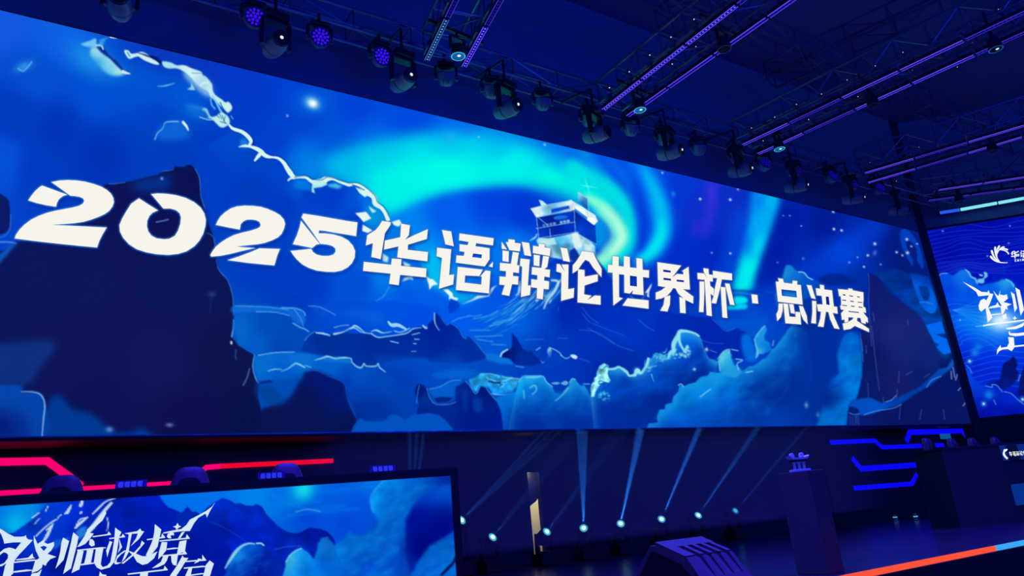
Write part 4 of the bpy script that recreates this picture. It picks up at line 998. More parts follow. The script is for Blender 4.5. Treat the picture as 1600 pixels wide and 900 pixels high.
    c.puffs([(1048, 650), (1046, 634), (1058, 620), (1070, 608), (1095, 598), (1130, 590), (1170, 588), (1205, 562), (1230, 530), (1240, 600), (1200, 655)], 90, 3, 4, 13, (10, 150, 232), (0, 62, 170), .2)
    c.fill(smooth([(1170, 600), (1200, 580), (1245, 575), (1262, 610), (1250, 640), (1210, 640), (1180, 625)], 3, True), (0, 44, 148), .6, soft=9)
    c.puffs([(1195, 560), (1215, 540), (1232, 518), (1246, 520), (1250, 550), (1225, 570)], 26, 9, 4, 10, (10, 128, 220), (0, 66, 175), .22)
    c.fill([(1010, 672), (1060, 655), (1120, 640), (1180, 630), (1260, 640), (1270, 700), (1010, 700)], (0, 48, 158), .5, soft=10)
    c.fill(jag([(1122, 563), (1125, 556), (1131, 549), (1138, 546), (1143, 555), (1146, 568), (1152, 576), (1160, 580), (1150, 590), (1128, 586), (1125, 578)], .7, 4, 4), [(1128, 560, (100, 215, 228)), (1138, 565, (30, 160, 225)), (1132, 578, (20, 150, 226)), (1150, 582, (30, 150, 226))], soft=1)
    for q in ([(1122, 560), (1131, 549), (1140, 546), (1138, 552)], [(1123, 565), (1125, 580)], [(1143, 546), (1153, 548)], [(1150, 561), (1160, 563), (1152, 568), (1154, 578)], [(1165, 582), (1176, 580)], [(1094, 620), (1110, 608)], [(1060, 602), (1064, 600), (1068, 604)]):
        c.stroke(q, 1.6, (150, 228, 240), .8, .5)
    c.fill(jag([(1178, 530), (1185, 520), (1190, 512), (1196, 509), (1198, 514), (1194, 524), (1195, 532), (1203, 536), (1206, 546), (1196, 551), (1186, 553), (1182, 560), (1181, 545)], .6, 4, 6), [(1186, 525, (30, 150, 228)), (1190, 540, (0, 128, 222)), (1183, 550, (90, 195, 232)), (1200, 545, (0, 112, 215))], soft=.8)
    c.stroke([(1179, 530), (1186, 519), (1195, 509)], 1.6, (120, 210, 240), .8, .5)
    c.stroke([(1179, 531), (1182, 542), (1184, 550), (1181, 559)], 1.6, (110, 205, 238), .8, .5)
    c.stroke([(1209, 532), (1207, 540)], 1.8, (120, 200, 235), .7, .5)
    # cloud behind the zong character
    c.fill(smooth([(1222, 440), (1226, 420), (1230, 414), (1238, 416), (1246, 424), (1258, 426), (1266, 436), (1280, 440), (1290, 448), (1276, 458), (1250, 470), (1225, 465)], 3, True), [(1230, 425, (30, 150, 222)), (1240, 430, (10, 115, 210)), (1260, 440, (0, 85, 200)), (1280, 450, (0, 66, 180))], .9, soft=1.2)
    c.stroke([(1248, 425), (1256, 426), (1262, 433), (1270, 437)], 1.8, (150, 225, 242), .85, .4)
    c.fill(smooth([(1222, 450), (1250, 456), (1248, 468), (1222, 462)], 3, True), (20, 130, 222), .7, soft=2)
    c.fill(smooth([(1278, 436), (1296, 428), (1314, 428), (1330, 436), (1340, 440), (1310, 446), (1290, 444)], 3, True), (0, 34, 135), .8, soft=1.5)
    c.fill([(1210, 460), (1213, 455), (1216, 480), (1213, 476)], (20, 110, 215), .7, soft=1)
    c.stroke([(1195, 457), (1207, 457)], 2, (0, 90, 215), .6, .8)
    # tall cloud left of the right cliff
    c.fill(smooth([(1329, 518), (1338, 520), (1343, 528), (1346, 550), (1347, 573), (1345, 600), (1338, 622), (1327, 634), (1324, 690), (1275, 690), (1282, 645), (1290, 612), (1300, 592), (1310, 584), (1310, 570), (1309, 552), (1314, 534), (1321, 522)], 4, True),
           [(1330, 525, (0, 92, 205)), (1325, 545, (0, 100, 208)), (1328, 570, (0, 138, 228)), (1330, 600, (0, 132, 226)), (1315, 590, (0, 92, 198)), (1300, 605, (0, 72, 180)), (1296, 625, (0, 44, 140)), (1310, 640, (0, 118, 216)), (1290, 655, (0, 120, 218)), (1312, 655, (0, 108, 210))], .97, soft=1.6, tex=(.05, 12, 9))
    c.puffs([(1330, 522), (1343, 535), (1345, 590), (1325, 632), (1320, 660), (1285, 660), (1300, 600), (1312, 585), (1312, 545)], 60, 8, 4, 11, (0, 142, 232), (0, 76, 188), .18)
    c.spot(1296, 622, 11, 12, (0, 38, 135), .75)
    c.fill([(1272, 600), (1290, 596), (1296, 612), (1284, 640), (1272, 650)], (0, 44, 148), .6, soft=7)
    c.spot(1260, 633, 2, 3, (110, 170, 200), .8)
    c.spot(1278, 648, 2, 3, (90, 150, 200), .6)
    # clouds behind the cliff and the emblem letters at the right end
    c.fill(smooth([(1368, 428), (1385, 424), (1395, 420), (1410, 424), (1420, 428), (1450, 434), (1470, 480), (1476, 520), (1486, 552), (1470, 560), (1440, 500), (1425, 484), (1400, 462), (1380, 442)], 3, True), [(1390, 430, (0, 48, 140)), (1410, 440, (2, 42, 132)), (1400, 455, (0, 52, 145)), (1430, 470, (0, 60, 155)), (1440, 495, (0, 66, 165)), (1460, 500, (0, 66, 165)), (1450, 530, (0, 58, 150))], .9, soft=2, tex=(.1, 7, 17, 2.5))
    Cc = Z(1390, 350, 6.92, [(110, 100), (125, 60), (165, 50), (210, 75), (260, 130), (310, 210), (345, 310), (370, 410), (370, 450), (350, 490), (295, 385), (300, 330), (285, 260), (250, 210), (205, 170), (183, 180), (180, 230), (200, 300), (245, 370), (255, 400), (250, 465), (190, 370), (140, 260), (115, 170)])
    c.fill(Cc, (0, 68, 196), .85, soft=.8)
    D = [(1422, 427), (1451, 433), (1458, 455), (1463, 474), (1463.5, 483), (1461, 488), (1455, 490), (1446, 485), (1438, 476), (1432, 460), (1427, 445)]
    Dh = [(1435.5, 447), (1449, 448), (1453, 460), (1451, 469), (1445, 470), (1439, 462)]
    c.fill(D, [(1430, 430, (0, 54, 172)), (1450, 436, (0, 54, 172)), (1428, 445, (0, 102, 232)), (1455, 465, (0, 98, 232)), (1440, 475, (0, 84, 215)), (1455, 485, (0, 108, 240))], .92, soft=.6, holes=[Dh])
    c.stroke([(1437, 473), (1445, 472), (1458, 475)], 1.2, (70, 170, 240), .6, .4)
    c.fill([(1446.7, 508), (1471, 502), (1477, 521), (1460.5, 522), (1479, 529.5), (1486.5, 551), (1474, 554), (1463, 542), (1468, 539), (1459, 534)], (0, 106, 244), .95, soft=.6)
    # right cliff
    rc = [(1357, 426), (1366, 430), (1371, 431), (1380, 442), (1387, 452), (1392, 460), (1399, 465), (1406, 470), (1415, 477), (1424, 483), (1433, 490), (1440, 498), (1445, 508), (1448, 516), (1455, 530), (1460, 538), (1463, 545), (1470, 562), (1466, 578), (1455, 588), (1440, 602), (1420, 613), (1404, 622), (1378, 632), (1368, 628), (1352, 622), (1338, 626), (1342, 612), (1348, 585), (1349, 550), (1345, 522), (1344, 510), (1358, 505), (1360, 480), (1356, 450)]
    c.fill(rc, [(1360, 440, (14, 26, 112)), (1380, 470, (16, 30, 112)), (1400, 520, (24, 36, 118)), (1360, 560, (10, 24, 100)), (1420, 540, (22, 36, 116)), (1450, 560, (14, 34, 116)), (1400, 600, (20, 28, 104)), (1440, 590, (12, 28, 108)), (1360, 610, (8, 26, 104))], soft=.8)
    c.fill([(1320, 690), (1325, 640), (1340, 650), (1358, 648), (1385, 640), (1405, 632), (1432, 616), (1452, 606), (1470, 590), (1480, 578), (1492, 560), (1560, 560), (1560, 690)], [(1340, 655, (8, 26, 110)), (1400, 650, (8, 20, 96)), (1450, 630, (8, 20, 96)), (1490, 590, (6, 22, 104)), (1500, 640, (8, 22, 100))], .97, soft=.8)
    c.fill(smooth([(1326, 634), (1340, 624), (1362, 622), (1378, 630), (1395, 624), (1420, 613), (1440, 602), (1458, 586), (1468, 576), (1480, 574), (1488, 560), (1490, 572), (1478, 582), (1466, 592), (1450, 604), (1432, 614), (1405, 632), (1385, 638), (1360, 647), (1345, 648), (1332, 642)], 2, True), [(1340, 635, (0, 78, 192)), (1370, 636, (0, 80, 198)), (1400, 628, (0, 62, 172)), (1430, 612, (0, 60, 165)), (1465, 585, (0, 70, 178)), (1485, 570, (10, 90, 190))], .95, soft=1)
    for q, w in (([(1350, 648), (1370, 642), (1395, 638), (1408, 632)], 1.3), ([(1448, 605), (1456, 594), (1470, 588)], 1.4), ([(1384, 628), (1393, 625), (1400, 618)], 1.6)):
        c.stroke(q, w, (90, 160, 235), .75, .4)
    r5 = np.random.default_rng(31)
    for q in ([(1344, 520), (1347, 548), (1349, 565)], [(1357, 428), (1358, 448), (1357, 470), (1359, 500)], [(1362, 510), (1366, 545), (1370, 580), (1374, 610)], [(1356, 598), (1357, 622)], [(1346, 530), (1348, 548)], [(1353, 540), (1354, 552)], [(1405, 580), (1404, 598)], [(1415, 586), (1426, 580)], [(1402, 608), (1401, 622)], [(1407, 634), (1405, 655)], [(1444, 590), (1452, 584)], [(1359, 500), (1362, 540)], [(1380, 620), (1381, 632)], [(1364, 488), (1366, 502)], [(1418, 500), (1419, 508)], [(1474, 640), (1476, 655)], [(1437, 655), (1440, 640)], [(1338, 650), (1339, 662)]):
        c.stroke(q, 1.1, (90, 120, 205), .55, .4)
    for x in (1328, 1332, 1336, 1341):
        c.stroke([(x, 650), (x + 1, 664)], 1, (60, 120, 205), .6, .4)
    c.fill([(1326, 634), (1340, 638), (1344, 646), (1334, 648), (1326, 642)], (6, 20, 90), .8, soft=.8)
    c.stroke([(1327, 645), (1335, 648), (1343, 646)], 1.6, (60, 130, 210), .8, .5)
    for q in ([(1486, 580), (1487, 592)], [(1489, 574), (1492, 590)], [(1496, 585), (1493, 594)], [(1497, 610), (1501, 606)], [(1505, 634), (1508, 630)]):
        c.stroke(q, 1.6, (140, 175, 225), .75, .4)
    # stars and snow
    for x, y, s, a in ((1094, 311, 1.4, 1), (1141, 312, 1.4, 1), (1141, 396, 1.2, .9), (1112, 395, 1.1, .6), (1035, 270, 1.2, .8), (1302, 331, 1.3, .95), (1303, 358, 1.4, 1), (1315, 360, 1.3, 1), (1252, 353, .9, .7), (1367, 381, 1.6, 1), (1356, 399, 1.4, .9), (1350, 417, 1.2, .9), (1327, 410, 1.1, .6), (1401, 394, 1.3, .9), (1410, 399, 1.2, .8), (1417, 374, 1.5, .95), (1424, 385, 1.1, .8), (1418, 395, 1.7, .9), (1433, 381, 1.0, .7), (1376, 413, 1.0, .6), (1340, 402, 1.0, .6), (1215, 410, 1.0, .5), (1255, 404, 1.6, .35), (449, 181, 1.3, .7), (748, 214, 1.0, .6), (1234, 337, .9, .6), (1224, 337, .9, .5), (1153, 296, 1.3, .6), (851, 226, 1.4, .6)):
        c.spot(x, y, s, s, (225, 235, 255), a)
    c.spot(1367, 395, 2, 3, (90, 130, 215), .7, .4)
    c.spot(1052, 303, 2.4, 3, (30, 150, 240), .7)
    # bottom edge sparkle of the picture is left to the metal lip. dark drop shadow and pale edge of the title
    for ch, shapes in TITLE:
        big_ = ch in '205'
        for rings in shapes:
            o = [np.asarray(q, float) for q in rings]
            c.put(c.mask([q + (1.5, 2.5) for q in o], 3.2 if big_ else 2.2), (0, 22, 120), .75)
    for ch, shapes in TITLE:
        big_ = ch in '205'
        for rings in shapes:
            o = [np.asarray(q, float) for q in rings]
            c.stroke([*o[0], o[0][0]], 3.0 if big_ else 1.8, (70, 150, 225) if big_ else (120, 140, 170), .8, .7, sm=False)
    return c


# ------------------------------------------------------------------ the picture on the LED front of the left desk
def paint_desk():
    c = Canvas(-190, 720, 760, 1000, 1.6)
    c.base([(-150, 800, (0, 110, 222)), (0, 800, (0, 120, 228)), (40, 795, (0, 140, 232)), (25, 818, (0, 190, 235)), (90, 790, (0, 60, 205)), (0, 850, (0, 70, 210)), (60, 840, (0, 60, 205)),
            (270, 780, (0, 110, 235)), (330, 770, (0, 112, 235)), (400, 770, (0, 130, 235)), (440, 770, (0, 110, 228)), (474, 768, (0, 180, 235)), (500, 780, (0, 90, 222)), (540, 765, (0, 92, 225)), (560, 790, (0, 82, 220)), (480, 800, (0, 62, 210)), (540, 815, (0, 70, 215)), (580, 755, (0, 110, 230)),
            (500, 835, (0, 78, 215)), (650, 770, (0, 60, 195)), (690, 760, (0, 80, 205)), (650, 810, (0, 14, 145)), (690, 820, (0, 10, 130)), (660, 850, (0, 8, 125)), (600, 880, (0, 70, 190)), (400, 900, (0, 25, 160)), (300, 950, (0, 20, 150)), (0, 950, (0, 24, 160)), (700, 950, (0, 60, 180))], soft=6)
    for q in ([(400, 772), (440, 776), (470, 783)], [(430, 790), (470, 786), (500, 783)], [(450, 806), (500, 800), (560, 795)], [(470, 775), (510, 768), (590, 759)], [(440, 782), (480, 795), (540, 790)]):
        c.stroke(q, 4, (0, 130, 232), .5, 2)
    c.stroke([(462, 800), (480, 796), (500, 799)], 2, (90, 190, 240), .6, 1)
    c.spot(474, 764, 9, 10, (20, 225, 232), .8)
    # mountains
    c.fill(jag([(-200, 900), (-60, 860), (0, 835), (22, 832), (50, 812), (78, 784), (90, 774), (246, 768), (252, 780), (262, 792), (275, 797), (284, 802), (300, 815), (360, 860), (440, 920), (440, 1000), (-200, 1000)], .6, 8, 1),
           [(80, 800, (0, 58, 205)), (130, 800, (0, 40, 200)), (60, 830, (0, 56, 205)), (200, 800, (0, 30, 180)), (240, 800, (0, 28, 175)), (150, 850, (0, 24, 165)), (100, 880, (0, 24, 160)), (300, 870, (0, 20, 150)), (0, 880, (0, 26, 165))], soft=.7, tex=(.07, 18, 3))
    c.fill(jag([(275, 800), (284, 801), (293, 791), (301, 800), (306, 799), (313, 804), (330, 815), (400, 860), (420, 960), (260, 960)], .5, 7, 5), [(290, 805, (0, 38, 175)), (330, 840, (0, 26, 165)), (300, 850, (0, 22, 155)), (360, 880, (0, 22, 160))], soft=.6)
    c.fill(jag([(314, 806), (325, 792), (336, 784), (348, 778), (358, 781), (368, 787), (375, 786), (385, 790), (396, 790), (401, 787), (410, 792), (416, 803), (428, 815), (440, 826), (452, 832), (466, 833), (474, 829), (485, 824), (500, 826), (512, 831), (521, 841), (525, 850), (520, 860), (500, 880), (480, 905), (440, 960), (420, 960), (380, 890), (340, 830)], .5, 7, 8),
           [(350, 790, (0, 40, 185)), (390, 800, (0, 40, 190)), (370, 830, (0, 28, 178)), (420, 840, (0, 34, 190)), (490, 835, (0, 22, 150)), (460, 860, (0, 40, 190)), (430, 890, (0, 30, 170))], soft=.6, tex=(.08, 14, 4))
    c.stroke([(330, 815), (360, 830), (390, 850)], 1.2, (30, 90, 220), .5, .6)
    c.stroke([(430, 858), (450, 854), (470, 853)], 1.5, (60, 120, 230), .5, .7)
    # clouds
    c.fill(jag([(596, 740), (601, 749), (590, 760), (584, 768), (579, 780), (581, 797), (590, 812), (588, 824), (566, 836), (552, 836), (545, 830), (538, 842), (528, 848), (519, 858), (508, 870), (505, 920), (640, 960), (640, 900), (632, 860), (634, 810), (645, 790), (660, 775), (690, 760), (712, 758), (715, 735)], .8, 6, 11),
           [(600, 755, (0, 135, 228)), (585, 780, (0, 150, 230)), (600, 790, (0, 125, 220)), (615, 760, (0, 115, 215)), (640, 755, (0, 95, 205)), (610, 820, (0, 98, 205)), (560, 850, (0, 112, 218)), (580, 880, (0, 70, 190)), (530, 870, (0, 125, 225)), (620, 860, (0, 60, 180)), (690, 770, (0, 70, 190)), (540, 910, (0, 78, 195)), (700, 745, (0, 40, 160))], .95, soft=2.2, tex=(.05, 20, 4))
    c.puffs([(600, 748), (586, 770), (585, 795), (595, 820), (560, 845), (530, 855), (515, 880), (520, 920), (620, 920), (625, 850), (632, 800), (650, 770), (700, 760)], 160, 4, 4, 14, (10, 150, 235), (0, 70, 190), .2)
    c.stroke([(600, 750), (585, 767), (579, 780), (583, 800)], 1.8, (70, 180, 240), .7, 1)
    c.fill(jag([(440, 905), (446, 880), (452, 868), (462, 860), (471, 856), (480, 862), (490, 874), (496, 850), (502, 840), (512, 838), (520, 848), (530, 870), (560, 960), (430, 960)], .8, 5, 13),
           [(455, 872, (60, 190, 235)), (470, 870, (10, 140, 228)), (480, 890, (0, 118, 215)), (505, 850, (10, 120, 220)), (510, 880, (0, 95, 205)), (540, 920, (0, 80, 195))], .95, soft=1, tex=(.06, 14, 5))
    c.stroke([(447, 878), (453, 868), (463, 860), (471, 857)], 2, (150, 225, 240), .8, .7)
    c.fill(jag([(625, 960), (640, 900), (655, 875), (668, 858), (685, 845), (700, 836), (716, 824), (730, 960)], .8, 6, 17), [(660, 875, (0, 98, 210)), (690, 850, (0, 105, 215)), (700, 880, (0, 120, 225)), (660, 920, (0, 85, 200)), (710, 840, (0, 80, 200))], .95, soft=2, tex=(.05, 20, 7))
    c.puffs([(640, 910), (660, 875), (690, 848), (715, 835), (715, 920)], 50, 5, 4, 12, (10, 135, 230), (0, 74, 195), .2)
    c.stroke([(690, 898), (700, 888), (709, 878), (714, 862)], [4, 5, 4, 1], (0, 8, 70), .9, .8)
    # round cloud left of it with bright crest
    c.fill(jag([(362, 870), (368, 862), (378, 853), (388, 849), (398, 850), (408, 849), (418, 856), (428, 868), (440, 872), (444, 888), (438, 900), (380, 960), (340, 960), (350, 900)], .6, 5, 19), [(372, 868, (20, 140, 225)), (390, 860, (0, 90, 210)), (415, 870, (0, 30, 160)), (400, 890, (0, 24, 150)), (360, 900, (0, 70, 195))], .95, soft=1)
    c.puffs([(365, 872), (380, 856), (405, 853), (425, 868), (440, 885), (400, 910), (350, 905)], 40, 6, 3, 9, (0, 110, 222), (0, 26, 150), .25)
    c.stroke([(352, 888), (360, 874), (370, 860), (380, 852), (390, 849), (398, 850)], [2, 4, 5, 4, 3, 2], (150, 222, 240), .9, .7)
    c.stroke([(401, 849), (408, 849), (412, 852)], 2.4, (170, 230, 240), .9, .5)
    # snow gullies
    for q, w in (([(50, 809), (56, 805), (61, 801)], 1.6), ([(54, 819), (58, 814), (62, 810)], 1.3), ([(71, 799), (73, 795), (75, 791)], 1.6), ([(105, 801), (110, 792), (112, 788)], [5, 4, 1]), ([(101, 803), (103, 801)], 2), ([(89, 812), (92, 807), (96, 804)], 1.6), ([(126, 790), (128, 785), (128, 780)], [5, 5, 2]), ([(126, 802), (127, 800)], 3), ([(134, 836), (146, 822), (156, 808), (165, 796), (174, 786)], [4, 7, 6, 5, 4]), ([(145, 803), (155, 793), (165, 784), (180, 778)], [2, 3, 2, 2]), ([(118, 825), (126, 817), (137, 808)], [3, 4, 2]), ([(119, 822), (125, 812), (134, 809)], 2), ([(167, 808), (169, 818), (167, 830)], [1.5, 1.8, 1.5]), ([(56, 838), (66, 828), (78, 818), (87, 812)], 2), ([(68, 846), (74, 836), (80, 824), (83, 818)], [3, 5, 4, 2]), ([(73, 828), (80, 822)], 2.4)):
        c.stroke(q, w, (205, 232, 246), .92, .4)
    c.fill([(118, 832), (126, 824), (136, 822), (134, 836), (124, 844)], (40, 140, 225), .8, soft=1.5)
    c.fill([(84, 845), (96, 842), (112, 838), (100, 850), (82, 860)], (20, 110, 220), .7, soft=1.5)
    return c


W0 = lambda p: Z(0, 780, 7.5, p)
W1_ = lambda p: Z(150, 780, 7.5, p)


def bar(a, b, w, sp=0):
    """a thin calligraphic bar from a to b with a spiked end"""
    a, b = np.array(a, float), np.array(b, float)
    d = (b - a) / np.hypot(*(b - a))
    n = np.array([d[1], -d[0]])
    q = [a + n * w * .3, b - d * w * 3 + n * w * .5]
    if sp:
        q += [b - d * sp + n * sp * 1.6]
    q += [b, b - n * w * .5, a - n * w * .6]
    return [tuple(p) for p in q]


CALLI = [  # the brush lettering on the desk front
    [W0([(-60, 300), (0, 345), (30, 362), (90, 402), (170, 440), (240, 440), (285, 436), (303, 420), (310, 452), (332, 472), (385, 478), (300, 570), (230, 642), (180, 702), (160, 750), (155, 870), (130, 892), (100, 935), (25, 935), (60, 780), (78, 748), (20, 785), (-60, 790), (-60, 770), (0, 768), (50, 748), (92, 692), (96, 652), (72, 628), (40, 622), (0, 655), (-40, 690), (-40, 640), (0, 622), (50, 582), (110, 566), (160, 578), (182, 590), (250, 505), (150, 506), (50, 520), (38, 470), (10, 402), (-40, 350)])],
    [W0([(185, 705), (330, 685), (380, 635), (390, 680), (415, 690), (330, 705), (190, 716)])],
    [W0(bar((145, 740), (440, 710), 16))], [W0(bar((160, 850), (375, 828), 20))],
    [W0([(396, 425), (440, 525), (520, 470), (518, 508), (560, 525), (632, 500), (635, 542), (600, 602), (555, 640), (660, 675), (590, 702), (550, 745), (535, 780), (500, 762), (490, 802), (440, 842), (370, 862), (395, 780), (412, 722), (462, 690), (420, 602), (396, 502)]), W0([(470, 560), (515, 608), (552, 562), (515, 545)])],
    [W0([(375, 870), (440, 862), (490, 820), (450, 935), (340, 935)])],
    [W0([(740, 450), (810, 490), (790, 560), (745, 712), (700, 760), (650, 815), (680, 720), (705, 620), (722, 500)])],
    [W0([(860, 388), (920, 440), (905, 520), (830, 812), (790, 840), (740, 875), (790, 690), (830, 520), (848, 430)])],
    [W0([(905, 560), (945, 500), (1000, 420), (1025, 350), (1110, 280), (1165, 205), (1230, 130), (1245, 165), (1200, 250), (1115, 325), (1050, 395), (1098, 402), (1060, 455), (1000, 522), (940, 552)])],
    [W0([(1050, 470), (1080, 468), (1105, 495), (1110, 540), (1072, 555), (1045, 530)])],
    [W0(bar((1085, 438), (1300, 410), 14, 22))], [W0(bar((905, 597), (1240, 565), 16))],
    [W0([(912, 600), (980, 606), (955, 720), (930, 822), (880, 845), (838, 866), (875, 740)])],
    [W0([(1020, 596), (1096, 590), (1065, 742), (985, 756), (1005, 680)])],
    [W0(bar((945, 766), (1110, 745), 18))],
    [W1_([(0, 575), (88, 568), (70, 660), (55, 765), (80, 796), (130, 780), (168, 738), (195, 600), (215, 470), (225, 333), (262, 362), (298, 385), (272, 440), (240, 640), (215, 735), (160, 800), (60, 826), (10, 800), (-25, 742)])],
    [W1_(bar((155, 460), (340, 438), 14, 22))],
    [W1_([(160, 490), (192, 500), (155, 600), (132, 680), (120, 600)])], [W1_([(272, 462), (292, 525), (306, 560), (256, 632), (276, 560)])],
    [W1_([(335, 400), (480, 376), (520, 343), (532, 372), (565, 378), (500, 470), (405, 552), (470, 460), (490, 402), (420, 405), (400, 500), (382, 622), (345, 690), (300, 742), (330, 660), (352, 600), (372, 500), (385, 412)])],
    [W1_([(215, 745), (250, 660), (330, 602), (360, 598), (290, 650), (245, 700), (240, 740), (300, 742), (250, 762), (222, 762)])],
    [W1_([(535, 486), (570, 515), (460, 642), (320, 757), (300, 752), (430, 642), (520, 545)])],
    [W1_([(370, 600), (440, 625), (540, 668), (612, 670), (680, 630), (720, 612), (680, 692), (605, 755), (545, 770), (480, 735), (440, 665)])],
    [W1_([(690, 292), (765, 355), (745, 450), (720, 560), (645, 655), (600, 682), (585, 655), (640, 540), (668, 470), (684, 380)])],
    [W1_(bar((597, 472), (810, 445), 15, 30))],
    [W1_([(955, 278), (970, 308), (1000, 320), (965, 335), (945, 362), (930, 332), (900, 322), (938, 310)])],
    [W1_([(785, 392), (900, 366), (1000, 350), (1060, 300), (1100, 240), (1200, 188), (1290, 138), (1360, 85), (1396, 38), (1350, 115), (1325, 160), (1300, 215), (1285, 168), (1200, 216), (1150, 280), (1100, 372), (1000, 376), (900, 388), (790, 402)])],
    [W1_([(830, 440), (842, 405), (880, 388), (912, 395), (915, 425), (890, 420), (872, 430), (885, 458), (850, 458)])], [W1_([(1005, 388), (1042, 380), (990, 455), (960, 460)])],
    [W1_(bar((745, 488), (1098, 456), 15, 30))],
    [W1_([(770, 502), (835, 505), (822, 600), (770, 665), (728, 705), (738, 620)])], [W1_([(978, 495), (1062, 478), (1042, 612), (990, 632), (948, 645)])],
    [W1_(bar((830, 584), (965, 570), 16))], [W1_(bar((775, 662), (1065, 636), 16, 26))],
    [W1_([(790, 665), (850, 662), (830, 720), (800, 762), (730, 795), (655, 810), (760, 735)])], [W1_([(880, 662), (960, 650), (942, 778), (905, 770), (885, 735)])],
    [W1_([(45, 848), (75, 880), (125, 888), (90, 935), (30, 935)])],
    [W1_(bar((372, 876), (840, 824), 16, 30))], [W1_([(520, 862), (612, 852), (600, 935), (510, 935)])],
    [W1_([(1015, 660), (1030, 685), (1082, 690), (1030, 760), (1000, 812), (940, 900), (915, 935), (840, 935), (945, 785)])],
    [W1_(bar((1050, 728), (1290, 712), 15, 40))], [W1_([(1200, 695), (1235, 700), (1200, 735), (1150, 755)])],
    [W1_(bar((1030, 806), (1300, 784), 16))], [W1_([(1285, 775), (1332, 718), (1382, 755), (1362, 810), (1342, 880), (1320, 935), (1240, 935), (1270, 850)])],
    [W1_([(1090, 800), (1130, 795), (1100, 935), (1030, 935)])], [W1_(bar((1060, 895), (1280, 868), 14))],
]


